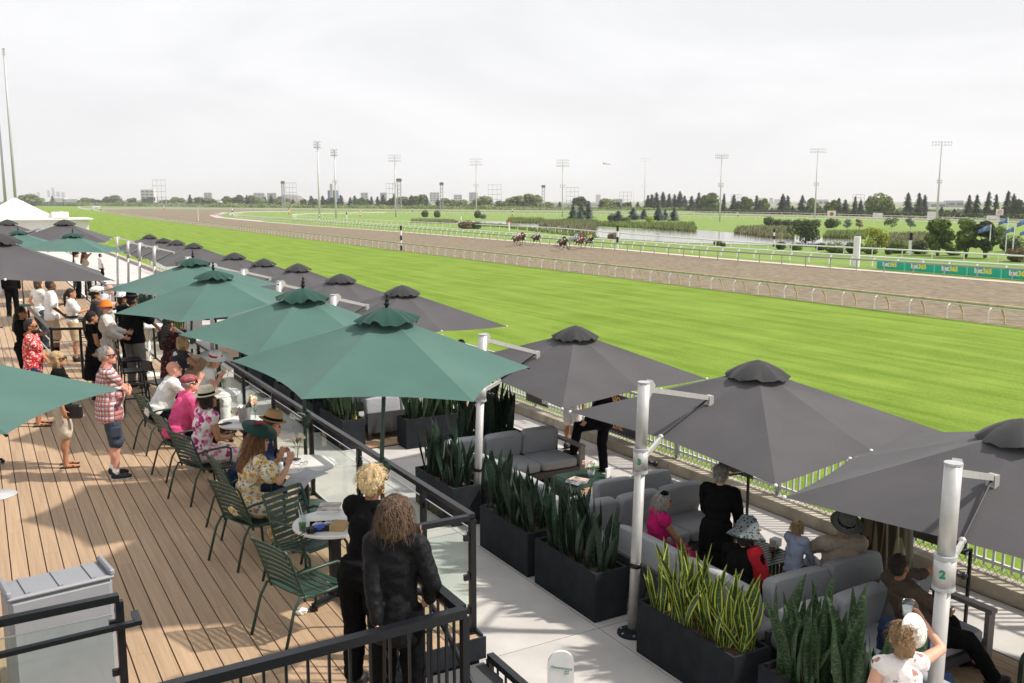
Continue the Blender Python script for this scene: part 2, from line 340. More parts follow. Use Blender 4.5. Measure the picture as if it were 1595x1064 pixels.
# ---------------------------------------------------------------- mesh helpers
class B:
    "collects closed shapes into one mesh"
    def __init__(s): s.v = []; s.f = []; s.mi = []; s.uv = {}; s.cur = 0
    def add(s, vs, fs):
        o = len(s.v); s.v += [V(p) for p in vs]
        for f in fs: s.f.append([i + o for i in f]); s.mi.append(s.cur)
        return s
    def box(s, c, d, rot=None):
        x, y, z = d[0] / 2, d[1] / 2, d[2] / 2
        vs = [V(p) for p in ((-x, -y, -z), (x, -y, -z), (x, y, -z), (-x, y, -z), (-x, -y, z), (x, -y, z), (x, y, z), (-x, y, z))]
        if rot: R = Euler(rot).to_matrix(); vs = [R @ p for p in vs]
        return s.add([p + V(c) for p in vs], [(0, 3, 2, 1), (4, 5, 6, 7), (0, 1, 5, 4), (1, 2, 6, 5), (2, 3, 7, 6), (3, 0, 4, 7)])
    def bar(s, a, b, w, h=None, up=(0, 0, 1)):
        "box beam from a to b"
        a, b = V(a), V(b); h = h or w; d = (b - a).normalized(); u = V(up)
        if abs(d.dot(u)) > .98: u = V((1, 0, 0))
        r = d.cross(u).normalized() * w / 2; u = r.cross(d).normalized() * h / 2
        vs = [p + q for p in (a, b) for q in (-r - u, r - u, r + u, -r + u)]
        return s.add(vs, [(0, 1, 2, 3), (7, 6, 5, 4), (0, 4, 5, 1), (1, 5, 6, 2), (2, 6, 7, 3), (3, 7, 4, 0)])
    def tube(s, pts, r, n=8, cap=True):
        "round tube along points; r a number or one per point"
        pts = [V(p) for p in pts]; rs = r if isinstance(r, (list, tuple)) else [r] * len(pts); vs = []; fs = []; u = None
        for i, p in enumerate(pts):
            d = ((pts[min(i + 1, len(pts) - 1)] - pts[max(i - 1, 0)])).normalized()
            if u is None: u = d.orthogonal().normalized()
            u = (u - d * u.dot(d)); u = u.normalized() if u.length > 1e-6 else d.orthogonal().normalized()
            w_ = d.cross(u)
            for k in range(n): a = 2 * pi * k / n; vs.append(p + (u * cos(a) + w_ * sin(a)) * rs[i])
        for i in range(len(pts) - 1):
            for k in range(n): k2 = (k + 1) % n; fs.append((i * n + k, i * n + k2, (i + 1) * n + k2, (i + 1) * n + k))
        if cap: fs.append(tuple(range(n))[::-1]); fs.append(tuple(range((len(pts) - 1) * n, len(pts) * n)))
        return s.add(vs, fs)
    def lathe(s, prof, c=(0, 0, 0), n=16, rot=None, sx=1, sy=1):
        "profile of (radius, z)"
        vs = []; fs = []; R = Euler(rot).to_matrix() if rot else None
        for r, z in prof:
            for k in range(n):
                a = 2 * pi * k / n; p = V((r * cos(a) * sx, r * sin(a) * sy, z)); p = R @ p if R else p; vs.append(p + V(c))
        m_ = len(prof)
        for i in range(m_ - 1):
            for k in range(n): k2 = (k + 1) % n; fs.append((i * n + k, i * n + k2, (i + 1) * n + k2, (i + 1) * n + k))
        fs.append(tuple(range(n))[::-1]); fs.append(tuple(range((m_ - 1) * n, m_ * n)))
        return s.add(vs, fs)
    def ell(s, c, r, rot=None, n=12, m_=8):
        vs = []; fs = []; R = (rot if isinstance(rot, Matrix) else Euler(rot).to_matrix()) if rot is not None else None
        if not isinstance(r, (tuple, list)): r = (r, r, r)
        for i in range(1, m_):
            t = pi * i / m_
            for k in range(n):
                a = 2 * pi * k / n; p = V((r[0] * sin(t) * cos(a), r[1] * sin(t) * sin(a), r[2] * cos(t))); vs.append(p)
        vs.append(V((0, 0, r[2]))); vs.append(V((0, 0, -r[2])))
        if R: vs = [R @ p for p in vs]
        vs = [p + V(c) for p in vs]; T_, B_ = len(vs) - 2, len(vs) - 1
        for i in range(m_ - 2):
            for k in range(n): k2 = (k + 1) % n; fs.append((i * n + k, (i + 1) * n + k, (i + 1) * n + k2, i * n + k2))
        for k in range(n):
            k2 = (k + 1) % n; fs.append((T_, k, k2)); fs.append((B_, (m_ - 2) * n + k2, (m_ - 2) * n + k))
        return s.add(vs, fs)
    def cap(s, a, b, ra, rb, n=10):
        "tapered limb with round ends"
        a, b = V(a), V(b); s.tube([a, b], [ra, rb], n); s.ell(a, ra, n=n, m_=6); s.ell(b, rb, n=n, m_=6); return s
    def mesh(s, name, mats, smooth=False):
        me = bpy.data.meshes.new(name); me.from_pydata([tuple(p) for p in s.v], [], s.f)
        for m_ in (mats if isinstance(mats, (list, tuple)) else [mats]): me.materials.append(M[m_] if isinstance(m_, str) else m_)
        me.polygons.foreach_set('material_index', s.mi)
        if smooth: me.polygons.foreach_set('use_smooth', [True] * len(s.f))
        me.update(); return me
    def build(s, name, mats, parent=None, loc=(0, 0, 0), rz=0, smooth=False, **kw):
        return link(name, s.mesh(name, mats, smooth), parent, loc, rz, **kw)
def link(name, data, parent=None, loc=(0, 0, 0), rz=0, rot=None, label=None, cat=None, group=None, kind=None):
    o = bpy.data.objects.new(name, data); C.objects.link(o)
    o.location = loc; o.rotation_euler = rot or (0, 0, rz)
    if parent: o.parent = parent; _kids.setdefault(parent.name, []).append(o)
    tag(o, label, cat, group, kind); return o
def tag(o, label=None, cat=None, group=None, kind=None):
    for k, v in (('label', label), ('category', cat), ('group', group), ('kind', kind)):
        if v: o[k] = v
    return o
def thing(name, label, cat, loc=(0, 0, 0), rz=0, group=None):
    return link(name, None, None, loc, rz, label=label, cat=cat, group=group)
def dup(root, loc=None, rz=None, label=None, group=None, parent=None):
    r = root.copy(); C.objects.link(r)
    if parent: r.parent = parent; _kids.setdefault(parent.name, []).append(r)
    if loc is not None: r.location = loc
    if rz is not None: r.rotation_euler = (0, 0, rz)
    if label: r['label'] = label
    if group: r['group'] = group
    for ch in KIDS(root): dup(ch, parent=r)
    return r
_kids = {}
def KIDS(o):
    return list(_kids.get(o.name, ()))
def flat(name, poly, z, mt, kind='structure', parent=None, **kw):
    "a level sheet from a polygon of ground points"
    b = B(); b.add([(p[0], p[1], z) for p in poly], [tuple(range(len(poly)))])
    me = b.mesh(name, mt); o = link(name, me, parent, kind=kind, **kw)
    if me.polygons[0].normal.z < 0: me.flip_normals()
    return o
def words(txt, size, mt, parent, loc, rot, name='lettering', ext=.002, bold=0, shear=0, align='CENTER'):
    c = bpy.data.curves.new(name, 'FONT'); c.body = txt; c.size = size; c.extrude = ext; c.offset = bold; c.shear = shear
    c.align_x = align; c.align_y = 'CENTER'; c.materials.append(M[mt]); c.resolution_u = 3
    tmp = bpy.data.objects.new('tmp', c); C.objects.link(tmp); me = bpy.data.meshes.new_from_object(tmp); bpy.data.objects.remove(tmp); me.name = name
    return link(name, me, parent, loc, rot=rot)
def wobble(o, strength, size, mid=.5):
    t = bpy.data.textures.new('folds', 'CLOUDS'); t.noise_scale = size; t.noise_depth = 2
    d = o.modifiers.new('folds', 'DISPLACE'); d.texture = t; d.strength = strength; d.mid_level = mid; d.texture_coords = 'LOCAL'
def fuse(o, voxel, smooth=3):
    r = o.modifiers.new('fuse', 'REMESH'); r.mode = 'VOXEL'; r.voxel_size = voxel; r.use_smooth_shade = True
    if smooth: s = o.modifiers.new('soft', 'SMOOTH'); s.iterations = smooth; s.factor = .5
def rounded(c, d, r=.04, seg=3):
    "a box with soft, slightly puffed sides: cushions"
    b = B(); nx, ny, nz_ = 10, 10, 6; g = {}
    def P_(u, v, w_):
        p = V((u, v, w_)); q = V((math.copysign(min(abs(u), 1), u), v, w_))
        k = (abs(u) ** 9 + abs(v) ** 9 + abs(w_) ** 9) ** (1 / 9)
        s_ = V((u, v, w_)) / k if k > 1e-6 else V((0, 0, 0))
        pf = 1 + .10 * (1 - u * u) * (1 - v * v) if abs(w_) > .99 else 1
        return V((s_.x * d[0] / 2, s_.y * d[1] / 2, s_.z * d[2] / 2 * pf)) + V(c)
    def face(ax, sg, na, nb):
        vs = []; 
        for i in range(na + 1):
            for j in range(nb + 1):
                a, e = -1 + 2 * i / na, -1 + 2 * j / nb; p = [0, 0, 0]; p[ax] = sg; p[(ax + 1) % 3] = a; p[(ax + 2) % 3] = e; vs.append(P_(*p))
        fs = []
        for i in range(na):
            for j in range(nb):
                q = (i * (nb + 1) + j, (i + 1) * (nb + 1) + j, (i + 1) * (nb + 1) + j + 1, i * (nb + 1) + j + 1); fs.append(q if sg > 0 else q[::-1])
        b.add(vs, fs)
    for ax, na, nb in ((0, ny, nz_), (1, nz_, nx), (2, nx, ny)):
        face(ax, 1, na, nb); face(ax, -1, na, nb)
    return b
# ---------------------------------------------------------------- the setting
flat('far_land', [(-6000, -300), (9000, -300), (9000, 12000), (-6000, 12000)], TR - .12, 'far_land')
def gp(pts, z=TR): return [at(x, y, z) for x, y in pts]
flat('infield', [(10.8, -60), (420, -60), (760, 500), (500, 900), (-60, 900), (-60, 200), (10.8, 120)], TR - .06, 'infield')
edge = gp([(1595, 511), (1000, 437), (560, 382.6), (333, 354), (201, 337), (164, 331)])
e0 = edge[0] + (edge[0] - edge[1]) * 1.6
near_edge = [e0] + edge
turf_far = gp([(128, 325.5), (122, 323.3)])
flat('turf_course', [(10.6, -60)] + [tuple(p[:2]) for p in near_edge] + [tuple(p[:2]) for p in turf_far] + [tuple(p[:2]) for p in gp([(300, 321.3), (20, 320.5)])] + [(10.6, 150)], TR - .03, 'turf')
inner = gp([(1595, 442.5), (1300, 418.5), (1100, 402), (960, 389), (640, 363), (472, 351), (400, 345), (335, 339), (326, 335.5), (345, 331), (420, 328.4), (640, 328.6), (900, 332), (1250, 337), (1595, 347)])
i0 = inner[0] + (inner[0] - inner[1]) * 1.5
outer_far = gp([(1595, 344), (1250, 334.5), (900, 330), (640, 326.6), (420, 326), (300, 326), (200, 325.4), (150, 327)])
flat('dirt_track', [tuple(p[:2]) for p in near_edge] + [tuple(p[:2]) for p in outer_far[::-1]] + [tuple(p[:2]) for p in inner[::-1]] + [tuple(i0[:2])], TR - .02, 'dirt')
# pale strip on the inside of the dirt track
st_in = [i0] + inner[:11]
cen = at(900, 350, TR)
b = B()
for i in range(len(st_in) - 1):
    p, q = st_in[i], st_in[i + 1]; n_ = V((-(q - p).y, (q - p).x, 0)).normalized(); n_ = n_ if (cen - p).dot(n_) > 0 else -n_
    wd = 1.6 if i < 7 else 4
    b.add([p + V((0, 0, .012)), q + V((0, 0, .012)), q + n_ * wd + V((0, 0, .012)), p + n_ * wd + V((0, 0, .012))], [(0, 1, 2, 3)])
o = b.build('path_strip', 'path_strip', kind='structure')
# pond, its water and the reed beds
flat('pond_water', [tuple(p[:2]) for p in gp([(694, 344), (765, 344.5), (835, 347), (900, 350), (960, 356), (1060, 358), (1100, 359), (1160, 364), (1230, 369), (1330, 371), (1345, 376), (1300, 386), (1200, 382), (1060, 378), (930, 369.5), (830, 358), (760, 351), (700, 347.5)])], TR - .012, 'water')
# patio ground, steps and wall
path = thing('path', None, None); path['kind'] = 'structure'
slab_m = {}
def slab(x0, x1, y0, y1, z=PT, mt='concrete', parent=path, g=.006, name='slab'):
    k = (round(x1 - x0, 3), round(y1 - y0, 3), mt)
    if k not in slab_m: slab_m[k] = B().box((0, 0, -.06), (k[0] - 2 * g, k[1] - 2 * g, .12)).mesh(name, mt)
    return link(name, slab_m[k], parent, ((x0 + x1) / 2, (y0 + y1) / 2, z))
B().box((-2.2, 33.4, -.045), (11.1, 53.6, .004)).box((-2.35, 5.7, -.045), (9.6, 1.5, .004)).build('under_deck', 'leather', kind='structure')
flat('patio_bed', [(3, -10), (10.5, -10), (10.5, 150), (3, 150)], PT - .03, 'soil')
ys = [8.08 + 3.8 * k for k in range(-4, 16)]
for i in range(len(ys) - 1):
    slab(3.3, 5.8, ys[i], ys[i + 1])
    slab(5.8, 8.0, ys[i], ys[i + 1]); slab(8.0, 10.42, ys[i], ys[i + 1])
slab(3.3, 10.42, ys[-1], 150)
# retaining wall with its low curb, in lengths
wl = thing('curb_wall', 'low weathered concrete curb wall along the turf, fence standing on it', 'wall', (10.42, 0, 0))
seg = B().box((.15, 1.9, PT + .08), (.28, 3.79, .16)).mesh('wall_block', 'old_concrete')
cop = B().box((.16, 1.9, PT + .18), (.33, 3.79, .04)).mesh('coping', 'old_concrete')
for i in range(24):
    y = -6.5 + 3.8 * i
    link('wall_block', seg, wl, (0, y, 0)); link('coping', cop, wl, (0, y, 0))
B().box((.22, 60, (TR + PT) / 2), (.2, 150, PT - TR)).build('footing', 'old_concrete', wl)
B().box((.17, 125, PT + .09), (.30, 80, .21)).build('wall_block', 'old_concrete', wl)
# aluminium picket fence standing on the wall
fc = thing('picket_fence', 'grey aluminium picket fence on top of the curb wall beside the turf', 'fence', (10.70, 0, PT + .20))
pk = B().box((0, 0, .53), (.028, .028, .92)).mesh('picket', 'picket_paint')
nP = 0; far = B()
y = 2.0
while y < 70:
    if y < 32: link('picket', pk, fc, (0, y, 0))
    else: far.box((0, y, .53), (.024, .024, .92))
    y += .122 if y < 32 else .2
far.build('picket', 'picket_paint', fc, kind='stuff')
for z in (.14, .96): B().box((0, 35, z), (.036, 70, .04)).build('rail', 'picket_paint', fc)
ps = B().box((0, 0, .5), (.06, .06, 1.04)).box((0, 0, 1.03), (.075, .075, .02)).mesh('post', 'grey_alu')
for k in range(30): link('post', ps, fc, (0, .35 + 2.44 * k, 0))
# low chain link mesh in front of the pickets
b = B()
for k in range(300):
    y = 1 + .09 * k
    b.bar((-.05, y, 0), (-.05, y + .1, .1), .007); b.bar((-.043, y + .1, 0), (-.043, y, .1), .007)
cl = b.build('chain_link', 'picket_paint', fc, kind='stuff')
# the raised deck: boards, fascia, stair
dk = thing('deck', None, None); dk['kind'] = 'structure'
BP, BL = .155, 3.66
bm_ = {}
def plank_mesh(Ln, mt='wood', w_=BP):
    k = (round(Ln, 2), mt, w_)
    if k not in bm_: bm_[k] = B().box((0, 0, -.0125), (w_ - .011, Ln - .003, .025)).mesh('board', mt)
    return bm_[k]
x = 3.44 - BP / 2 + .03; n = 0; farb = B()
while x > -7:
    off = random.choice((.3, .9, 1.7, 2.4, 3.1)); y0 = 5.0 if x < 2.56 else 6.47
    ycuts = [y0]; y = 3.66 + off
    while y < 24:
        if y > y0 + .3: ycuts.append(y)
        y += BL
    for a, e in zip(ycuts, ycuts[1:]):
        if x > -3.6: link('board', plank_mesh(e - a), dk, (x, (a + e) / 2, 0)); n += 1
        else: farb.box((x, (a + e) / 2, -.0125), (BP - .011, e - a - .003, .025))
    farb.box((x, (ycuts[-1] + 62) / 2, -.0125), (BP - .011, 62 - ycuts[-1] - .003, .025))
    x -= BP
farb.build('board', 'wood', dk, kind='stuff')
print('boards', n)
B().box((-2.28, 33.5, -.6), (11.4, 54.05, 1.09)).build('fascia', 'planter', dk)
B().box((-2.3, 5.7, -.6), (9.7, 1.5, 1.09)).build('fascia', 'planter', dk)
B().box((3.462, 34.2, -.07), (.02, 55.4, .19)).build('edge_board', 'planter', dk)
B().box((3.03, 6.455, -.07), (.88, .02, .19)).build('edge_board', 'planter', dk)
st = thing('stair', 'short flight of grey carpeted steps beside the deck corner', 'steps', (3.02, 6.44, 0))
tr_ = B().box((0, -.17, -.06), (.84, .34, .12)).mesh('tread', 'carpet')
for k in range(6): link('tread', tr_, st, (0, -.33 * k, -.19 * (k + 1) + .0))
# timber platforms under the sofas
pf = thing('platform', None, None); pf['kind'] = 'structure'
farp = B(); n = 0
x = 6.42
while x < 9.15:
    for y0, y1 in ((1.2, 4.86), (4.86, 8.52), (8.52, 11.2), (11.2, 14.1)):
        link('board', plank_mesh(y1 - y0, 'wood_patio', .145), pf, (x, (y0 + y1) / 2, PT + .045)); n += 1
    farp.box((x, 23.6, PT + .0325), (.138, 14, .025))
    x += .145
farp.build('board', 'wood_patio', pf, kind='stuff')
B().box((7.77, 7.6, PT + .01), (2.8, 12.9, .018)).build('joist', 'planter', pf)
B().box((7.77, 23.6, PT + .01), (2.8, 14, .018)).build('joist', 'planter', pf)

# ---------------------------------------------------------------- running rails
def rail_line(name, label, pts, hgt, step, mt_rail, post, r=.05, parts=True, group=None, shift=(0, 0)):
    "rail along ground points with posts: post(meshbuilder) drawn with +X away from the track side, Y along"
    t = thing(name, label, 'rail', tuple(pts[0]), 0, group); o0 = V(pts[0])
    tops = []
    for i, p in enumerate(pts):
        d = (V(pts[min(i + 1, len(pts) - 1)]) - V(pts[max(0, i - 1)])).normalized(); n_ = V((d.y, -d.x, 0))
        tops.append(V(p) - o0 + n_ * shift[0] + V((0, 0, hgt)))
    B().tube(tops, r * 1.15, 6).build('top_rail', mt_rail, t, smooth=True)
    pm = post(B()); me = pm[0].mesh('post', pm[1]); big = B(); k = 0
    acc = 0.0
    for i in range(len(pts) - 1):
        a, e = V(pts[i]), V(pts[i + 1]); Ln = (e - a).length; d = (e - a) / Ln
        while acc < Ln:
            p = a + d * acc; rz = math.atan2(-d.x, d.y)
            if parts and k < 170: link('post', me, t, tuple(p - o0), rz)
            else:
                R = Matrix.Rotation(rz, 3, 'Z'); big.add([R @ v + p - o0 for v in pm[0].v], pm[0].f)
            k += 1; acc += step if k < 200 else step * 1.5
        acc -= Ln
    if big.v: big.build('post', pm[1], t, kind='stuff')
    return t
def goose(mt, h=.95, over=.45, w_=.05):
    def f(b):
        b.tube([(0, 0, 0), (0, 0, h * .7), (over * .18, 0, h * .9), (over * .5, 0, h * .985), (over, 0, h)], w_ / 2, 5); return b, mt
    return f
def brown(b):
    b.bar((.85, -.5, 0), (.78, -.5, .45), .10, .07); b.bar((.78, -.5, .43), (.38, -.5, 1.03), .10, .07); return b, 'rail_wood'
def straight(mt, h, w_=.05):
    def f(b): b.bar((0, 0, 0), (0, 0, h), w_); return b, mt
    return f
def slant(mt, h, lean=.5, w_=.05):
    def f(b): b.bar((0, 0, 0), (0, 0, h * .45), w_); b.bar((0, 0, h * .43), (lean, 0, h), w_); return b, mt
    return f
ne = [e0] + edge + gp([(140, 328), (126, 325.3), (121, 323.6), (130, 322.4), (160, 321.6), (200, 321.2)])
rail_line('running_rail', 'white gooseneck running rail between the turf course and the dirt', ne, .93, 2.75, 'white_paint', goose('white_paint', .93, .42, .085), .06, shift=(.42, 0), group='running rails round the course')
rail_line('running_rail', 'weathered timber topped rail edging the near side of the dirt track', [e0] + edge, 1.07, 2.75, 'rail_wood', brown, .075, shift=(.40, 0), group='running rails round the course')
zt = TR + 1.1
def tops(pts, dz=1.1):
    q = [at(x, y, TR + dz) for x, y in pts]; q = [V((p.x, p.y, TR)) for p in q]
    return [q[0] + (q[0] - q[1]) * .6] + q
rail_line('running_rail', 'grey metal rail on the inside edge of the dirt track', tops([(1595, 420), (1300, 402), (1100, 390), (915, 376), (640, 355.5), (480, 344.5), (405, 339), (345, 334.8), (331, 332.5), (345, 329.6), (420, 326.6)]), 1.1, 3.3, 'rail_metal', straight('rail_metal', 1.1, .08), .075, group='running rails round the course')
rail_line('running_rail', 'white rail with slanting posts behind the grey inside rail', tops([(1595, 414), (1360, 400), (1100, 384), (880, 368.5), (640, 352), (500, 343), (420, 338.6), (370, 335), (357, 332.5), (380, 330.3), (450, 329)]), 1.1, 3.0, 'white_paint', slant('white_paint', 1.1, .55, .11), .085, group='running rails round the course')
rail_line('running_rail', 'white rail nearest the pond, curved posts on the grass', tops([(1595, 399), (1400, 389), (1202, 380), (1137, 376), (960, 363), (860, 354.5), (640, 345.5), (520, 340), (462, 336.5), (455, 334.5), (480, 333), (600, 331)]), 1.1, 4.2, 'white_paint', goose('white_paint', 1.1, .5, .12), .09, group='running rails round the course')
for lab, pp, st_ in (('long white rail along the far side of the infield grass', [(1595, 350), (1250, 340), (900, 333), (640, 331), (430, 329.8)], 6),
                 ('long white rail on the far edge of the back stretch', [(1595, 342), (1250, 332), (900, 326.2), (640, 322.6), (400, 321.5), (250, 321.3), (120, 321.5)], 9),
                 ('thin white rail between the back stretch and the infield', [(1595, 346.5), (1250, 336), (900, 330), (640, 327), (430, 325.7), (260, 324)], 7)):
    rail_line('running_rail', lab, tops(pp), 1.1, st_, 'white_paint', straight('white_paint', 1.1, .09), .09, parts=False, group='running rails round the course')

# ---------------------------------------------------------------- things round the course
def marker(px, y0, y1, cols, lab, wd=.28, name='marker_post', grp='furlong posts'):
    p, h = seen(px, y0, y1); t = thing(name, lab, 'post', tuple(p), 0, grp); n = len(cols)
    for i, c in enumerate(cols):
        B().tube([(0, 0, h * i / n), (0, 0, h * (i + 1) / n)], wd / 2, 10).build('band', c, t)
    return t
W_, K_ = 'white_paint', 'black_metal'
marker(625, 352, 390, [K_, W_, K_, W_, K_][:5], 'black and white striped post beside the near rail, farther up the dirt', .3)
marker(961.5, 352, 387, [W_, K_, W_, K_], 'black and white striped post on the pale strip just right of the horses', .35)
marker(1205, 357, 384, [K_, W_, K_, W_, K_], 'black and white striped post in front of the pond and dark round tree', .3)
marker(1417, 363, 398, [W_, W_, K_], 'white post with black top standing among the infield shrubs', .42)
marker(1333, 369, 416, [W_, W_, W_], 'thick plain white finish post left of the green advert boards', .75)
marker(718, 337, 354, [W_, W_], 'slim white post by the left end of the pond', .35)
marker(792.5, 340, 360, [W_, W_, 'print_red'], 'white post with red tip in front of the reeds', .42)
marker(309, 326, 344, [W_], 'thin white post in the middle of the dirt where it bends', .22)
marker(362, 325, 337, [K_, W_, K_, W_], 'striped post by the loop at the end of the inner rail', .5)
marker(497.5, 334, 343, [W_, K_, W_], 'small striped post at the foot of the tallest centre floodlight', .4)
marker(540, 331, 341, [W_, W_, K_], 'small black topped post left of the second floodlight foot', .5)
marker(450, 324, 334, ['print_red', W_, 'print_red'], 'red and white post at the far bend', .5)
marker(561, 328, 337, ['print_red', W_, 'print_red', W_], 'red and white post far out on the infield grass', .5)
marker(255.5, 320, 327, ['print_red', W_], 'red and white post at the farthest bend of the dirt', .6)
marker(642, 322, 330, [K_, W_, K_], 'striped post on the back stretch behind the two round bushes', .5)
marker(798, 326, 336, [K_, W_, K_, W_], 'striped post on the back stretch above the pond', .5)
marker(1149, 331, 338, [K_, W_], 'striped post beside the long hedge', .4)
# green advert boards
def advert(px0, px1, yb0, yb1, yt0, yt1, lab):
    a = at(px0, yb0, TR); e = at(px1, yb1, TR); Ln = (e - a).length; h = (yb0 - yt0) / px_per_m(a)
    t = thing('advert_board', lab, 'advert board', tuple((a + e) / 2), math.atan2((e - a).y, (e - a).x), 'green betting boards')
    B().box((0, .12, h / 2), (Ln - .1, .24, h)).build('board', 'ad_green', t)
    words('bet', h * .68, 'print_white', t, (-Ln * .03, -.004, h * .55), (pi / 2, 0, 0), bold=.03, align='RIGHT')
    words('365', h * .68, 'ad_yellow', t, (-Ln * .02, -.004, h * .55), (pi / 2, 0, 0), bold=.03, align='LEFT')
xs = [1364, 1408, 1454, 1505, 1558, 1615]
def yb(x): return 418.2 + (x - 1364) * .0775
def yt(x): return 404.5 + (x - 1364) * .066
for i, lab in enumerate(['green betting board nearest the white finish post, first of the row', 'green betting board between the first and the middle one', 'green betting board in the middle of the row, two on each side', 'fourth green betting board from the white finish post', 'green betting board cut off by the picture edge']):
    advert(xs[i] + .8, xs[i + 1] - .8, yb(xs[i]), yb(xs[i + 1]), yt(xs[i]), yt(xs[i + 1]), lab)
# pale boards on the back stretch
for px, y0, y1, w_, tx, lab in ((1295, 328.5, 338.5, 13, None, 'white board behind the hedge with a pale red emblem'), (1367, 332, 339.5, 15, None, 'plain white board behind the hedge below the big willow'), (1452, 330, 341.5, 16, None, 'white board behind the right floodlight pole'), (1545, 336, 345, 17, 's', 'white board with red lettering near the flags')):
    p, h = seen(px, y0, y1); t = thing('sign_board', lab, 'sign', tuple(p), -YAW); Wd = w_ / px_per_m(p)
    B().box((0, 0, h / 2), (Wd, .3, h)).build('board', 'white_paint', t)
    if px == 1295: B().tube([(0, -.16, h * .5), (0, -.2, h * .5)], h * .3, 14).build('emblem', 'print_red', t)
    if tx: words('Snooty', h * .55, 'print_red', t, (0, -.17, h * .45), (pi / 2, 0, 0), bold=.02, shear=.4)
p, h = seen(1556, 326, 345)
t = thing('sign_board', 'tall white sign with a red ring above the hedge', 'sign', tuple(p), -YAW); Wd = 11 / px_per_m(p)
B().box((0, 0, h * .75), (Wd, .3, h * .5)).build('board', 'white_paint', t)
b = B()
for k in range(14): a0, a1 = 2 * pi * k / 16, 2 * pi * (k + 1) / 16; b.bar((cos(a0) * h * .13, -.2, h * .75 + sin(a0) * h * .13), (cos(a1) * h * .13, -.2, h * .75 + sin(a1) * h * .13), .35, .1)
b.build('ring', 'print_red', t); B().bar((0, .2, 0), (0, .2, h * .6), .3).build('post', 'white_paint', t)
# flags
def flag(px, y0, y1, fx, fy, w_, mt, lab):
    p, h = seen(px, y0, y1); t = thing('flagpole', lab, 'flag', tuple(p), -YAW, 'flags by the infield'); s_ = 1 / px_per_m(p)
    B().tube([(0, 0, 0), (0, 0, h)], .07, 6).build('pole', 'white_paint', t)
    b = B(); vs = []; nn = 8; H = fy * s_
    for i in range(nn + 1):
        u = i / nn
        for j in range(4):
            v = j / 3; vs.append((-u * w_ * s_, .25 * sin(u * 7) * u, h - .1 - v * H * (1 - .35 * u) - u * u * H * .75))
    b.add(vs, [(i * 4 + j, i * 4 + j + 1, (i + 1) * 4 + j + 1, (i + 1) * 4 + j) for i in range(nn) for j in range(3)])
    o = b.build('flag_cloth', mt, t, smooth=True); o.modifiers.new('thick', 'SOLIDIFY').thickness = .03
flag(1539.5, 351, 403, 0, 9, 18, 'flag_blue', 'blue flag on a white pole farthest left, before the bushy tree')
flag(1565, 340, 404, 0, 8, 13, 'flag_blue', 'blue flag flying highest on the pole behind the first')
flag(1576, 353, 406, 0, 8, 13, 'flag_blue', 'low blue flag between two taller poles')
flag(1595, 340, 404, 0, 10, 14, 'flag_blue', 'white and blue flag at the picture edge')
flag(1600, 356, 408, 0, 8, 14, 'flag_blue', 'blue flag hanging lowest by the picture edge')
# floodlight masts
def mast(px0, y0, px1, y1, lab, hw=9, rows=3, side=False, mid=None, wd=.5):
    p = at(px1, y1, TR); k = px_per_m(p); h = (y1 - y0) / k * 1.0
    t = thing('floodlight_mast', lab, 'floodlight', tuple(p), -YAW, 'floodlight masts round the course')
    B().tube([(0, 0, 0), (0, 0, h * .5), (0, 0, h)], [wd / 2, wd / 2 * .8, wd / 2 * .5], 8).build('pole', 'mast', t, smooth=True)
    Wd = hw / k
    for r_ in range(rows):
        z = h - (r_ * 4.4) / k - .2
        if side:
            B().ell((.25 + r_ * .25, 0, z - r_ * 1.2), (.55, .5, .55)).build('lamp', 'black_metal', t)
            B().box((.0 + r_ * .1, 0, z - r_ * 1.2), (1.3, .5, .5), (0, .5, 0)).build('lamp', 'mast', t)
            continue
        B().bar((-Wd, 0, z), (Wd, 0, z), .12).build('crossarm', 'mast', t)
        n_ = 7
        b = B()
        for q in range(n_):
            xq = -Wd + 2 * Wd * q / (n_ - 1); b.lathe([(.08, -.25), (.3, -.15), (.3, .08), (.1, .2)], (xq, -.3, z - .35), 6, (rad(60), 0, 0))
        b.build('lamp', 'lamp_glass' if r_ % 2 else 'mast', t)
    if mid:
        z = (y1 - mid) / k; b = B()
        for q in (-1, 1):
            for zz in (0, -.8): b.ell((q * 5 / k * .6, -.2, z + zz), .33, n=6, m_=5)
        b.bar((-5 / k * .6, 0, z), (5 / k * .6, 0, z), .1); b.build('speaker', 'mast', t)
    return t
mast(492.4, 221, 498, 342, 'tallest centre floodlight mast, seen side on, left of the blue building', 5, 3, False, None, .9)
mast(518.6, 233, 523.6, 341, 'floodlight mast just right of the tallest centre one', 5, 3, False, 282, .8)
mast(527, 270, 528, 320, 'far small floodlight mast behind the close pair', 7, 2, False, None, .8)
mast(614.7, 242, 616.5, 338, 'floodlight mast left of the two round bushes', 9, 3, False, 286, .75)
mast(741.4, 248, 742, 335, 'floodlight mast rising behind the dark bush by the pond', 9, 3, False, 288, .7)
mast(877, 249.5, 876, 338, 'floodlight mast above the running horses', 9, 3, False, 289, .7)
mast(1005, 247.6, 1003.6, 326, 'floodlight mast standing by the spruce row', 8.5, 2, False, 289, .7)
mast(987, 276, 986.5, 317, 'distant short floodlight mast left of the spruce row', 8, 2, False, None, .7)
mast(1127, 241, 1121, 345, 'floodlight mast right of the long spruce row, foot on the grass', 9.5, 2, False, 287, .65)
mast(1275.7, 233, 1269, 340, 'floodlight mast above the dark hedge on the infield', 11.5, 2, False, 286, .75)
mast(1468, 222, 1459, 343, 'rightmost floodlight mast near the flags', 14.5, 2, False, 282, .95)
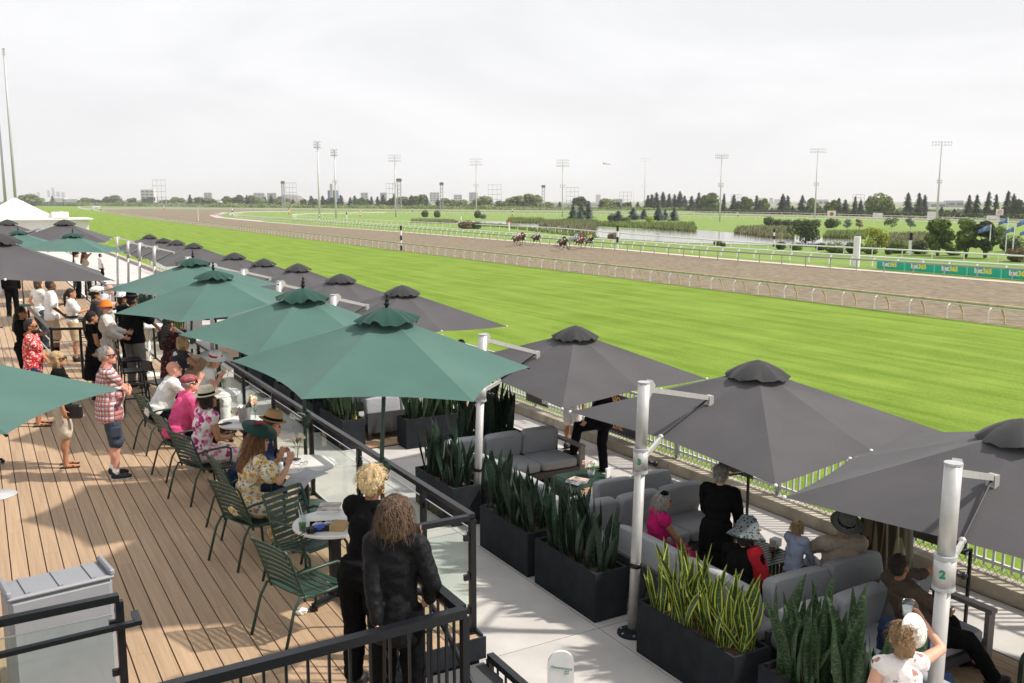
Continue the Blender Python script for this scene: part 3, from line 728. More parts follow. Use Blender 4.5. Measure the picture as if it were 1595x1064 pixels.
# two big masts at far left rise behind the tent
def bigmast(px0, y0, px1, y1, zt, lab, clusters=True):
    base = at(px1, y1, TR); base = CAM + (base - CAM) * .32; base.z = TR
    d = FW * F_PX + R_ * (px1 - W_PX / 2) - UU * (y0 - H_PX / 2); hd = V((base.x, base.y, 0)).length
    h = CAM.z + d.z / V((d.x, d.y, 0)).length * hd - TR
    t = thing('floodlight_mast', lab, 'floodlight', tuple(base), -YAW, 'floodlight masts round the course')
    B().tube([(0, 0, 0), (0, 0, h * .5), (0, 0, h)], [.62, .5, .34], 10).build('pole', 'grey_alu', t, smooth=True)
    if clusters:
        for r_ in range(3):
            z = h - r_ * 1.0 - .1
            B().box((-.15, 0, z), (.7, 1.6, .12), (0, .35, 0)).build('crossarm', 'grey_alu', t)
            B().lathe([(.12, -.3), (.3, -.15), (.32, .12), (.12, .3)], (.12, 0, z + .1), 12, (0, rad(100), 0)).build('lamp', 'black_metal', t)
            B().lathe([(.12, -.3), (.3, -.15), (.32, .12), (.12, .3)], (-.3, .3, z + .22), 12, (0, rad(60), 0)).build('lamp', 'grey_alu', t)
    return t
bigmast(11, 78, 25, 322, 0, 'tall grey floodlight mast at the left edge, three dark lamps')
bigmast(-2, 190, 9, 322, 0, 'grey mast cut by the left picture edge, behind the tent', False)
# blue-grey wind screen fence at the far bend
a, e = at(20, 321, TR), at(440, 321.2, TR)
t = thing('windscreen_fence', 'long grey green screened fence behind the far bend', 'fence', tuple(a), math.atan2((e - a).y, (e - a).x))
Ln = (e - a).length; nq = 44; hh = 5.5 / px_per_m((a + e) / 2)
pm = B().box((Ln / nq / 2, 0, hh / 2 + .2), (Ln / nq - .5, .1, hh)).mesh('panel', 'windscreen'); pq = B().box((0, 0, hh / 2 + .4), (.25, .25, hh + .8)).mesh('post', 'grey_alu')
for k in range(nq): link('panel', pm, t, (Ln * k / nq, 0, 0)); link('post', pq, t, (Ln * k / nq, 0, 0))
# ---------------------------------------------------------------- vegetation
def leaf_cloud(b, rnd_, n, blobs, size, drop=0):
    "many small leaf clumps spread through several lobes"
    for _ in range(n):
        c, r = rnd_.choice(blobs)
        while 1:
            d = V((rnd_.uniform(-1, 1), rnd_.uniform(-1, 1), rnd_.uniform(-1, 1)))
            if .1 < d.length < 1: break
        d = d.normalized() * (d.length ** .35)
        p = V(c) + V((d.x * r[0], d.y * r[1], d.z * r[2]))
        s_ = size * rnd_.uniform(.55, 1.35); nrm = (d + V((rnd_.uniform(-.7, .7), rnd_.uniform(-.7, .7), rnd_.uniform(-.3, .8)))).normalized()
        u = nrm.orthogonal().normalized(); u = Matrix.Rotation(rnd_.uniform(0, 6.3), 3, nrm) @ u; v_ = nrm.cross(u)
        if drop: v_ = (v_ + V((0, 0, -drop))).normalized(); 
        q = [p - u * s_ - v_ * s_ * .6, p + u * s_ * .3 - v_ * s_, p + u * s_ + v_ * s_ * .5 + nrm * s_ * .25, p - u * s_ * .4 + v_ * s_]
        b.add(q, [(0, 1, 2, 3)])
def crown_round(seed, n=620, size=.085, droop=0):
    "unit tree: height 1, about 1 wide"
    r = random.Random(seed); b = B(); blobs = [((0, 0, .5), (.42, .42, .4)), ((0, 0, .3), (.4, .4, .26))]
    for k in range(9):
        a = r.uniform(0, 6.3); q = r.uniform(.15, .36); z = r.uniform(.2, .8); s_ = r.uniform(.14, .25)
        blobs.append(((cos(a) * q, sin(a) * q, z), (s_, s_, s_ * .8)))
    leaf_cloud(b, r, n, blobs, size, droop); return b
def crown_conifer(seed, n=460):
    r = random.Random(seed); b = B()
    for _ in range(n):
        z = r.uniform(.06, 1) ** 1.0; lay = (z * 9) % 1; R = (1 - z) ** .72 * .56 * (.55 + .45 * (1 - lay)) * r.uniform(.6, 1.12) + .025
        a = r.uniform(0, 6.3); R *= .8 + .85 * mn.noise((cos(a) * 1.3 + seed, sin(a) * 1.3, z * 7)) ; q = R * r.uniform(.35, 1.05)
        p = V((cos(a) * q, sin(a) * q, z - .05 * q / .4)); o_ = V((cos(a), sin(a), -.25)).normalized(); s_ = .125 * (1.2 - z * .75) * r.uniform(.6, 1.2)
        t_ = V((-sin(a), cos(a), r.uniform(-.4, .4))).normalized()
        b.add([p - o_ * s_ - t_ * s_ * .5, p + o_ * s_ * 1.5, p - o_ * s_ + t_ * s_ * .5 + V((0, 0, s_ * .4))], [(0, 1, 2)])
    return b
def crown_willow(seed, n=1300):
    r = random.Random(seed); b = B(); blobs = [((0, 0, .6), (.42, .42, .34)), ((.2, .1, .5), (.25, .25, .3)), ((-.25, .1, .45), (.22, .22, .3)), ((0, -.2, .4), (.28, .2, .3)), ((.3, -.1, .35), (.15, .15, .28)), ((-.35, -.05, .32), (.14, .14, .26))]
    leaf_cloud(b, r, n, blobs, .055, 1.2); return b
crowns = {}
def crown_mesh(kind, mt, v):
    k = (kind, mt, v)
    if k not in crowns:
        f = dict(round=crown_round, conifer=crown_conifer, willow=crown_willow)[kind]
        crowns[k] = f(v * 7 + 3).mesh('crown', mt)
    return crowns[k]
trunk_m = B().tube([(0, 0, 0), (.01, 0, .3), (0, .01, .6)], [.035, .024, .01], 7).bar((0, 0, .25), (.16, .05, .5), .014).bar((0, 0, .3), (-.15, -.05, .55), .014).mesh('trunk', 'bark')
def tree(px, top, wpx, kind, mt, base, lab, v=None, name=None, group='trees round the far side of the course', k_=1):
    p, h = seen(px, top, base); k = px_per_m(p); wd = wpx / k
    v = v if v is not None else random.randrange(4)
    t = thing(name or {'conifer': 'conifer_tree', 'round': 'broadleaf_tree', 'willow': 'willow_tree'}[kind], lab, 'tree', tuple(p), random.uniform(0, 6), group)
    sx = wd / (.58 if kind == 'conifer' else .78) * random.uniform(.95, 1.1)
    link('crown', crown_mesh(kind, mt, v), t).scale = (sx, sx, h * 1.03)
    link('trunk', trunk_m, t).scale = (sx * 1.2, sx * 1.2, h)
    return t
far_trees = [
 (45,302,30,'w',321),(82,306,9,'c',319),(137,308,20,'r',320),(155,311,16,'r',320),(178,304,26,'r',320),(205,308,14,'w',320),(230,307,18,'r',320),(257,311,12,'r',321),(277,307,20,'w',321),(296.5,304,9,'c',322),(321,307,28,'w',322),(357,305,18,'r',322),(373,303,16,'r',322),(385,305,9,'c',322),(395,304,12,'r',322),(405,307,18,'w',322),(413,308,9,'c',322),(423,305,11,'c',323),(436,306,24,'w',322),(456.5,311,9,'c',323),(472,310,11,'r',323),(485,306,12,'c',323),(493,309,10,'r',323),(503,306,10,'c',323),(514,308,13,'r',323),(531,305,13,'c',323),(546,308,9,'c',323),(553,306,13,'c',323),(561,308,14,'r',324),(570,310,12,'r',324),(579,307,9,'c',324),(588.5,307,9,'c',324),(597,304.5,10,'c',324),(606,311,9,'r',324),(614,303,9,'c',324),(619,306,24,'w',323),(628,309,16,'r',324),(641,305,10,'c',324),(653,303,22,'r',324),(665,308,11,'c',324),(681.6,311,9,'c',324),(697,308,22,'w',324),(720,311,20,'w',324),(752,305,30,'w',325),(778,312,14,'r',325),(788,313,16,'w',325),(804.5,305,24,'w',326),(820,307,20,'w',326),(832,301.5,24,'w',326),(852,314,16,'w',326),(872,315,9,'c',326),(902,306,22,'r',327),(917,315,9,'c',327),(935,316,8,'c',327),(949,309,22,'w',327),(964,315,9,'c',327),(974,315,11,'r',327),(981.5,315,9,'c',327),(993,315,8,'c',327),(1009,305,12,'c',328),(1015,304,13,'c',328),(1022,301.5,13,'c',328),(1032,301,12,'c',328),(1042,303,12,'c',328),(1050,304,12,'c',328),(1058.5,300,15,'c',328),(1066,306,12,'c',328),(1077,306.5,13,'c',329),(1088,301.5,12,'c',329),(1096,306,13,'c',329),(1107,300,26,'r',330),(1127,303,9,'c',330),(1142.5,305,12,'c',331),(1161,306,18,'r',331),(1152,313,10,'w',331),(1178,306,12,'c',332),(1188,309,14,'w',332),(1202,324,5,'c',332),(1218.5,304,15,'c',332),(1226,306,12,'c',332),(1234,321,7,'c',333),(1249,306,14,'c',333),(1263,308,16,'w',333),(1275,318,8,'w',333),(1280,324,6,'c',333),(1295,311,18,'r',333),(1306,310,12,'c',333),(1316,312,12,'c',333),(1331,307,9,'c',334),(1340,312,10,'c',334),(1368.5,301,36,'W',335),(1384,312,14,'w',334),(1397,327,6,'c',334),(1413,302.5,14,'c',335),(1430,302.5,14,'c',335),(1439,305.5,13,'c',335),(1466,323,9,'c',335),(1486,326,9,'c',336),(1477,327,7,'r',336),(1508,305.5,12,'c',336.5),(1520,305,14,'c',337),(1538,301,13,'c',337),(1550,304.6,12,'c',337),(1568,300,15,'c',337),(1577,304,13,'c',337),(1586,310,17,'r',338)]
kn = {'c': ('conifer', 'leaf_spruce'), 'r': ('round', 'leaf_green'), 'w': ('round', 'leaf_willow'), 'W': ('willow', 'leaf_willow')}
desc = {'c': 'dark pointed conifer', 'r': 'mid green rounded tree', 'w': 'pale yellowish green rounded tree', 'W': 'big pale weeping willow'}
where = [(0, 'beyond the tent and the screened fence'), (200, 'behind the far left bend'), (300, 'between the far bend and the tallest mast'), (480, 'near the blue building'), (600, 'behind the round bushes of the infield'), (760, 'behind the horses'), (1000, 'in the long spruce row'), (1135, 'right of the long spruce row'), (1280, 'above the hedge by the big willow'), (1400, 'above the hedge near the right mast'), (1500, 'at the far right behind the flags')]
prev = None
for i, (px, top, wd, k, base) in enumerate(far_trees):
    kind, mt = kn[k]
    if k == 'r' and i % 3 == 0: mt = 'leaf_dark'
    reg = [d for x0, d in where if px >= x0][-1]
    lab = desc[k] + ' ' + reg
    lab = f'{lab}, {"tall" if base - top > 24 else "middling" if base - top > 17 else "low"}'
    o = tree(px, top, wd, kind, mt, base, lab)
    o['group'] = ('conifers ' if k == 'c' else 'rounded trees ') + reg
# the wooded band that closes the horizon reads as one mass
b = B(); r = random.Random(9)
for i in range(15000):
    px = r.uniform(-60, 1660); base = 320.5 + (px / 1595) * 13.5; D = 7.2 * F_PX * 1.01 / (base - HOR); D *= 1.06; c = CAM + FH * D + R_ * ((px - W_PX / 2) * D / (F_PX * 1.01))
    lump = .55 + .55 * mn.noise((px * .045, 0, 3)) + .35 * mn.noise((px * .16, 4, 3)); H = max(.5, lump) * 8.0 * D / (F_PX * 1.01); s_ = D * .0013 * r.uniform(.6, 1.3)
    p = c + V((r.uniform(-8, 8), r.uniform(-8, 8), 0)); p.z = TR + r.random() * H; u = V((r.uniform(-1, 1), r.uniform(-1, 1), r.uniform(-1, 1))).normalized(); v_ = u.orthogonal().normalized()
    b.cur = 0 if mn.noise((px * .03, 9, 1)) > 0 else 1
    b.add([p - u * s_, p + v_ * s_ * .8, p + u * s_, p - v_ * s_], [(0, 1, 2, 3)])
b.build('woods', ['leaf_green', 'leaf_willow'], label='distant low woods along the horizon', kind='stuff')
# near infield trees and bushes
def bush(px, top, wpx, base, mt, lab, name='shrub', v=None, group='shrubs of the infield', n=0):
    p, h = seen(px, top, base); k = px_per_m(p); sx = wpx / k
    key = ('bush', mt, v or 0)
    if key not in crowns:
        r = random.Random(11 + (v or 0)); b = B(); leaf_cloud(b, r, 900, [((0, 0, .5), (.5, .5, .5)), ((.2, .1, .45), (.3, .3, .4)), ((-.25, 0, .4), (.25, .3, .38)), ((0, -.1, .2), (.45, .4, .2))], .05); crowns[key] = b.mesh('foliage', mt)
    t = thing(name, lab, 'shrub', tuple(p), 0, group); link('foliage', crowns[key], t, (0, 0, -.02 * h)).scale = (sx * .95, sx * .95, h)
    link('stem', trunk_m, t).scale = (sx * .5, sx * .5, h * .8)
    return t
bush(662, 326.5, 12, 338, 'leaf_dark', 'left one of two clipped dark round bushes on the infield', 'round_bush')
bush(681, 326.5, 11.5, 338.5, 'leaf_dark', 'right one of two clipped dark round bushes on the infield', 'round_bush', 1)
bush(744, 327, 12, 339.5, 'leaf_dark', 'dark round bush at the foot of the mast by the pond', 'round_bush')
bush(752.5, 333, 11, 340.5, 'leaf_blue', 'low grey green bush touching the dark round one')
for px, top, wd, base, lab in ((893, 322, 15, 343, 'blue spruce left in the clump behind the horses'), (905, 318, 15, 341, 'tallest blue spruce of the clump behind the horses'), (917, 318, 14, 341, 'blue spruce right in the clump behind the horses'), (904, 330, 11, 344, 'small blue spruce in front of the clump'), (917, 333, 10, 345, 'lowest blue spruce at the right of the clump'),
                           (962.5, 329, 18, 345.5, 'broad blue spruce beside dark bush on the infield'), (986, 325, 17, 343, 'blue spruce in the middle of the infield group'), (1003, 327, 12, 342, 'small blue spruce beside the yellowish bush'), (1025.5, 319, 16, 344.5, 'largest blue spruce of the infield group'), (1036, 327, 9, 343, 'narrow spruce touching the largest one'), (1050, 325, 13, 344.5, 'thin pale spruce standing last to the right')):
    tree(px, top, wd, 'conifer', 'leaf_blue', base, lab, name='blue_spruce', group='blue spruces by the pond')
bush(952, 332, 13, 345, 'leaf_dark', 'dark bush left of the broad blue spruce'); bush(1012, 336, 14, 345, 'leaf_yellow', 'yellowish green bush between two spruces'); bush(975, 337, 16, 346, 'leaf_green', 'green bush low between two spruces')
bush(1197.5, 336, 19, 351, 'leaf_dark', 'dark green dome shaped tree at the left end of the clipped hedge', v=1)
bush(1292, 339, 18, 355, 'leaf_dark', 'dark bush right of the clipped hedge')
for px, lab in ((1212, 'first'), (1226, 'second'), (1241, 'third'), (1256, 'fourth'), (1270, 'fifth')): bush(px, 340.5 + (px % 3) * .4, 18, 351.5, 'leaf_dark', 'dark clipped hedge clump, %s from the dome shaped tree' % lab, 'hedge_clump', group='clipped hedge behind the dark tree')
def bigtree(px, top, wpx, base, mt, lab, v, n=2600, stems=4, low=.12, size=.035):
    p, h = seen(px, top, base); k = px_per_m(p); W2 = wpx / k / 2; r = random.Random(v)
    t = thing('broadleaf_tree', lab, 'tree', tuple(p), 0, 'bushy trees of the infield'); b = B(); blobs = []
    for q in range(16):
        a = r.uniform(0, 6.3); d = r.uniform(.2, .78) * W2; z = r.uniform(low + .16, .86); s_ = r.uniform(.3, .46) * W2 * (1.15 - .5 * abs(z - .55))
        blobs.append(((cos(a) * d, sin(a) * d * .8, z * h), (s_, s_, s_ * .7)))
    leaf_cloud(b, r, n, blobs, size * h); b.build('crown', mt, t)
    b = B()
    for q in range(stems):
        a = 6.28 * q / stems + .4; x1 = cos(a) * W2 * .45; y1 = sin(a) * W2 * .4
        b.tube([(cos(a) * .1, sin(a) * .1, 0), (x1 * .4, y1 * .4, h * .25), (x1, y1, h * .62)], [.018 * h, .013 * h, .004 * h], 6)
        b.tube([(x1 * .5, y1 * .5, h * .32), (x1 * .2, y1 * 1.1, h * .7)], [.012 * h, .004 * h], 5)
    b.build('trunk', 'bark', t)
bigtree(1253, 344.5, 56, 377, 'leaf_dark', 'wide dark tree leaning over the pond, bare branches inside', 5, 3000, 5, .1)
bigtree(1460, 341, 49, 398, 'leaf_green', 'bushy many stemmed tree left of the flags', 21, 3200, 5, .1)
bigtree(1504, 337, 46, 401, 'leaf_green', 'bright bushy tree just left of the first flag', 33, 3000, 4, .1)
bigtree(1534, 343, 44, 402, 'leaf_dark', 'dark bushy tree behind the first blue flag', 44, 2800, 4, .1)
bigtree(1365, 355, 40, 387, 'leaf_yellow', 'round yellow green bush between the two white posts', 51, 1800, 4, 0)
bigtree(1298, 339, 23, 358, 'leaf_dark', 'small drooping dark tree right of the hedge', 61, 900, 1)
bigtree(1320, 341, 16, 358, 'leaf_blue', 'small grey green tree beyond the pond', 62, 700, 1)
bigtree(1338, 341, 14, 359, 'leaf_red', 'small rusty brown tree beyond the pond', 63, 600, 1)
bigtree(1388, 339, 27, 356, 'leaf_dark', 'small umbrella shaped dark tree behind the yellow green bush', 64, 900, 1)
bigtree(1418, 338.5, 18, 358, 'leaf_blue', 'small grey green tree behind the black topped post', 65, 700, 1)
for i, (px, top, wd, base, mt, lab) in enumerate(((1300, 376, 34, 393, 'leaf_green', 'low spreading shrub left of the yellow green bush'), (1330, 374, 30, 394, 'leaf_dark', 'low dark shrub under the yellow green bush'), (1355, 379, 26, 395, 'leaf_green', 'low shrub right below the yellow green bush'), (1384, 385, 14, 396, 'leaf_dark', 'small tuft of a shrub on the grass'), (1398, 372, 30, 394, 'leaf_green', 'shrub left of the black topped post'), (1432, 372, 30, 395, 'leaf_dark', 'shrub right of the black topped post'), (1484, 380, 26, 397, 'leaf_green', 'low shrub between two bushy trees'),
     (1585, 384, 40, 407, 'leaf_red', 'rusty low shrub at the foot of the flags'), (1575, 366, 40, 392, 'leaf_dark', 'dark shrub behind the flags'), (1118, 374, 16, 382, 'leaf_green', 'low green shrub on the pond bank'), (1126, 377, 10, 384, 'leaf_dark', 'small dark shrub on the pond bank'), (1216, 375, 18, 388, 'leaf_dark', 'dark shrub right of the striped post'), (1240, 377, 22, 389, 'leaf_green', 'green shrub in front of the dark tree'), (1278, 377, 20, 389, 'leaf_dark', 'small shrub below the dark tree on its right'), (726, 342, 28, 356, 'leaf_red', 'brownish shrub at the left end of the pond'), (742, 345, 20, 356, 'leaf_dark', 'dark shrub at the left end of the pond'), (955, 361, 20, 373, 'leaf_red', 'straggly shrub behind the striped post'), (1555, 350, 30, 372, 'leaf_green', 'green shrub behind the second flag'))):
    bush(px, top, wd, base, mt, lab, v=2 + i % 2)
# reed beds: nobody could count the stalks
def reeds(name, lab, poly, n, hpx, mt, seed=1):
    r = random.Random(seed); P_ = gp(poly); xs_ = [p.x for p in P_]; ys_ = [p.y for p in P_]; b = B(); c = 0
    k = px_per_m(P_[0])
    def inside(x, y):
        ins = False
        for i in range(len(P_)):
            a, e = P_[i], P_[i - 1]
            if (a.y > y) != (e.y > y) and x < (e.x - a.x) * (y - a.y) / (e.y - a.y) + a.x: ins = not ins
        return ins
    while c < n:
        x, y = r.uniform(min(xs_), max(xs_)), r.uniform(min(ys_), max(ys_))
        if not inside(x, y): continue
        c += 1; h = hpx / k * r.uniform(.6, 1.15) * (.8 + .35 * mn.noise((x * .08, y * .08, seed))); a = r.uniform(0, 3.14); w_ = .16; lx, ly = r.uniform(-.5, .5), r.uniform(-.5, .5)
        b.add([(x - cos(a) * w_, y - sin(a) * w_, TR - .03), (x + cos(a) * w_, y + sin(a) * w_, TR - .03), (x + lx * .5 + cos(a) * w_ * .7, y + ly * .5, TR + h * .6), (x + lx, y + ly, TR + h)], [(0, 1, 2), (0, 2, 3)])
    b.build(name, mt, label=lab, kind='stuff')
reeds('reeds', 'green reeds standing in the pond in front of the spruces', [(922, 352), (1000, 356), (1084, 362), (1082, 352), (1000, 350), (925, 349)], 4200, 9, 'reed', 1)
reeds('reeds', 'green reeds on the far bank of the pond', [(789, 347), (849, 348.5), (846, 344), (795, 342)], 1400, 8, 'reed', 2)
reeds('reeds', 'rough mixed reeds and weeds on the pond island', [(839, 352), (870, 357), (925, 368), (930, 352), (900, 347), (850, 346)], 4200, 9, 'reed_red', 3)
reeds('reeds', 'green reed fringe on the island', [(870, 350), (930, 354), (930, 346), (880, 345)], 1500, 9, 'reed', 9)
reeds('reeds', 'brownish reeds right of the open water', [(1143, 364), (1190, 370), (1237, 373), (1233, 358), (1190, 355), (1150, 357)], 3000, 10, 'reed_red', 4)
reeds('reeds', 'grey green reeds beyond the dark tree', [(1282, 371), (1348, 373), (1352, 362), (1290, 362)], 2200, 9, 'reed', 5)
reeds('reeds', 'tall mixed reeds between the bush and the bushy trees', [(1380, 388), (1445, 388), (1445, 368), (1384, 368)], 2600, 14, 'reed_red', 6)
reeds('reeds', 'low reddish weeds along the left pond bank', [(640, 347), (700, 349), (715, 346), (700, 342.5), (640, 342)], 1800, 4, 'reed_red', 7)
reeds('reeds', 'weeds along the near bank of the pond', [(725, 352), (780, 354), (860, 364), (930, 373), (930, 370), (850, 359), (780, 350.5), (730, 349)], 1700, 5, 'reed', 8)
# long low hedge on the back stretch
a, e = at(1085, 330.5, TR), at(1600, 343, TR); d = (e - a)
b = B(); r = random.Random(5)
for _ in range(5000):
    p = a + d * r.random() + V((r.uniform(-1.2, 1.2), r.uniform(-1.2, 1.2), r.uniform(0, 2.2))); s_ = .5; u = V((r.uniform(-1, 1), r.uniform(-1, 1), r.uniform(-1, 1))).normalized(); v_ = u.orthogonal().normalized()
    b.add([p - u * s_, p + v_ * s_, p + u * s_, p - v_ * s_], [(0, 1, 2, 3)])
t = thing('hedge', 'long low dark hedge along the back stretch', 'hedge', (0, 0, 0)); b.build('foliage', 'leaf_dark', t, kind='stuff')

# ---------------------------------------------------------------- buildings, pylons, towers far off
def far_block(px0, px1, top, base, mt, lab, dist=1500, name='office_block', win=True, roof=None, depth=None):
    k = F_PX * 1.01 / dist; c = CAM + (FH * dist + R_ * ((px0 + px1) / 2 - W_PX / 2) / k); c.z = 0
    wd = (px1 - px0) / k; z0 = max(TR + 7.5, CAM.z - (base - HOR) / k) if False else CAM.z - (base - HOR) / k; z1 = CAM.z + (HOR - top) / k
    t = thing(name, lab, 'building', (c.x, c.y, z0 - 8), -YAW); H = z1 - z0 + 8
    B().box((0, 0, H / 2), (wd, depth or wd * .6, H)).build('wall', mt, t)
    B().box((0, 0, H + .6), (wd * .96, (depth or wd * .6) * .96, 1.2)).build('roof', roof or mt, t)
    if win:
        nx = max(2, int(wd / 7)); nz_ = max(2, int((z1 - z0) / 5)); nx, nz_ = min(nx, 9), min(nz_, 6)
        wm = B().box((0, 0, 0), (wd / nx * .72, .4, (z1 - z0) / nz_ * .5)).mesh('window', 'far_window')
        for i in range(nx):
            for j in range(nz_): link('window', wm, t, (-wd / 2 + wd * (i + .5) / nx, -(depth or wd * .6) / 2 - .1, 8 + (z1 - z0) * (j + .5) / nz_))
    return t
for a_ in ((223, 243, 296.5, 310, 'far_pale', 'pale drum shaped hall far off left of the wide pylon', 1700), (320, 332, 301, 312, 'far_grey', 'small grey block above the pale trees', 2200), (397, 414, 301.5, 313, 'far_grey', 'left one of two grey office blocks above the conifers', 2200), (418, 432, 301.5, 313, 'far_grey', 'right one of two grey office blocks above the conifers', 2200),
           (512, 527, 298, 314, 'far_blue', 'blue glass building behind the second mast', 1500), (563, 574, 301, 314, 'far_grey', 'grey tower block right of the blue building', 2100), (593, 603, 301, 314, 'far_grey', 'grey block beside the square pylon', 2100), (670, 685, 300.5, 314, 'far_pale', 'pale apartment block left of the big willow', 2300), (707, 720, 304, 314, 'far_pale', 'low pale block behind the far willows', 2300), (731, 744, 300.5, 314, 'far_grey', 'tall pale block beside the third mast', 2300),
           (928, 935, 304, 314, 'far_pale', 'slim pale tower above the conifers', 2600), (957, 969, 311, 318, 'far_grey', 'low grey shed under the lattice pylon', 1300), (1472, 1497, 314, 330, 'far_grey', 'wide grey office slab between conifers at right', 1100), (1445, 1470, 316, 332, 'far_pale', 'pale plant with rounded tanks behind the right mast', 1100), (1272, 1288, 312, 326, 'far_pale', 'pale flats behind the right infield mast', 1500), (1533, 1543, 315, 330, 'far_pale', 'pale flats behind the slim conifers at far right', 1300),
           (1180, 1192, 309, 320, 'far_pale', 'faint white high-rise in the skyline gap', 3000), (1198, 1203, 309, 320, 'far_grey', 'thin faint high-rise in the skyline gap', 3000), (1206, 1213, 311, 320, 'far_grey', 'faint short high-rise in the skyline gap', 3000), (83, 87, 293, 305, 'far_grey', 'tallest faint tower of the distant skyline', 6000), (76, 79, 297, 305, 'far_grey', 'faint tower left of the tallest one', 6000), (90, 95, 299, 305, 'far_grey', 'faint tower right of the tallest one', 6000), (60, 64, 300, 306, 'far_grey', 'leftmost faint tower of the skyline', 6000), (98, 103, 300, 306, 'far_grey', 'faint squat tower of the skyline', 6000)):
    far_block(*a_[:6], a_[6], name='high_rise' if a_[6] > 2500 else 'office_block', win=a_[6] < 2500)
t = far_block(515, 519, 288, 300, 'far_grey', 'thin spire on top of the blue building', 1490, 'spire', False)
for px0, px1, top, base, lab, dd in ((85, 105, 309.5, 317, 'white low warehouse beyond the screened fence', 2100), (102, 125, 311, 317, 'grey low warehouse right of the white one', 2100), (1370, 1405, 326.5, 329, 'long white shed behind the willow', 660), (1410, 1450, 327, 329, 'long white shed behind the paired conifers', 660), (1490, 1535, 327.5, 329, 'long white shed behind the right conifers', 660), (1170, 1216, 323, 327, 'long white shed in the gap between the trees', 760), (476, 490, 313, 319, 'small pale building left of the tallest mast', 1700), (338, 346, 314, 319, 'small white house between the far trees', 1700), (850, 965, 318, 321, 'low grey roofs behind the spruce clump', 1300)):
    far_block(px0, px1, top, base, 'far_pale' if 'grey' not in lab else 'far_grey', lab, dd, 'warehouse', False, depth=20)
for px0, px1, top, base, lab, dd in ((150, 480, 311, 314, 'dark wooded rise on the horizon at left', 2600), (434, 478, 303, 314, 'dark mound between the lattice pylons', 1900)):
    k = F_PX / dd; c = CAM + (FH * dd + R_ * ((px0 + px1) / 2 - W_PX / 2) / k); b = B(); b.ell((0, 0, 0), ((px1 - px0) / k / 2, 60, (base - top) / k * 1.0), n=24)
    b.build('hill', 'far_dark', loc=(c.x, c.y, CAM.z - (base - HOR) / k), rz=-YAW, kind='structure')
def pylon(px0, px1, top, base, lab, cols=4, bays=4, dist=1200, tower=False):
    k = F_PX / dist; c = CAM + (FH * dist + R_ * ((px0 + px1) / 2 - W_PX / 2) / k); wd = (px1 - px0) / k; z0 = CAM.z - (base - HOR) / k - 6; H = (base - top) / k + 6
    t = thing('lattice_tower' if tower else 'lattice_pylon', lab, 'pylon', (c.x, c.y, z0), -YAW, 'pylons on the horizon'); b = B(); th = .3
    if tower:
        for s_ in (-1, 1):
            for q in (-1, 1): b.bar((s_ * wd / 2, q * wd / 2, 0), (s_ * wd / 2 * .8, q * wd / 2 * .8, H), .32)
        n = 8
        for i in range(n):
            z = H * i / n; b.bar((-wd / 2 * .95, -wd / 2, z), (wd / 2 * .85, -wd / 2, z + H / n), .22); b.bar((wd / 2 * .95, -wd / 2, z), (-wd / 2 * .85, -wd / 2, z + H / n), .22)
        b.build('lattice', 'far_grey', t); B().box((0, 0, H), (wd * 1.3, wd, H * .1)).build('cabin', 'far_dark', t)
    else:
        for i in range(cols): x = -wd / 2 + wd * i / (cols - 1); b.bar((x, 0, 0), (x, 0, H), th); b.bar((x - wd * .05, 0, 0), (x, 0, H * .4), th * .8); b.bar((x + wd * .05, 0, 0), (x, 0, H * .4), th * .8)
        for j in range(bays): z = H * (.3 + .68 * j / (bays - 1)); b.bar((-wd / 2, 0, z), (wd / 2, 0, z), th * 1.5)
        b.build('lattice', 'far_grey', t)
for a_ in ((245.5, 265, 280.5, 312, 'wide lattice pylon at left above the far bend'), (450, 466, 285, 310, 'lattice pylon right of the first camera tower'), (604, 619, 286, 312, 'lattice pylon behind the fourth mast'), (761, 781, 288, 313, 'lattice pylon right of the big willow'), (881, 900, 292, 314, 'lattice pylon right of the horses mast'), (963, 981, 299, 318, 'lattice pylon left of the distant short mast'), (1135, 1150, 303, 318, 'faint lattice pylon right of the long spruce row'), (1322, 1340, 303, 318, 'faint lattice pylon left of the big willow')):
    pylon(*a_)
for a_ in ((443.5, 447.5, 285, 312, 'steel camera tower left of the wide conifers'), (621, 627, 281.5, 315, 'tallest steel camera tower, right of the fourth mast'), (687, 691.5, 287, 317, 'steel camera tower left of the big willow'), (843.5, 848, 291, 318, 'steel camera tower rising from the willows')):
    pylon(*a_, dist=700, tower=True)
# airliner
k = F_PX / 1500; c = CAM + FH * 1500 + R_ * (943 - W_PX / 2) / k + UP * (HOR - 257) / k
t = thing('airliner', 'tiny airliner flying in the pale sky above the masts', 'airplane', tuple(c), -YAW)
B().cap((-6, 0, .3), (5, 0, -.2), .9, .8, 8).build('fuselage', 'far_grey', t, smooth=True)
B().add([(1, 0, 0), (-2, -9, .4), (-3, -9, .4), (-1.6, 0, 0), (-2, 9, .4), (-3, 9, .4)], [(0, 1, 2, 3), (0, 3, 5, 4)]).build('wing', 'far_grey', t).modifiers.new('t', 'SOLIDIFY').thickness = .3
B().box((-6, 0, 1.8), (1.4, .2, 2.6), (0, -.5, 0)).build('tail_fin', 'far_grey', t)

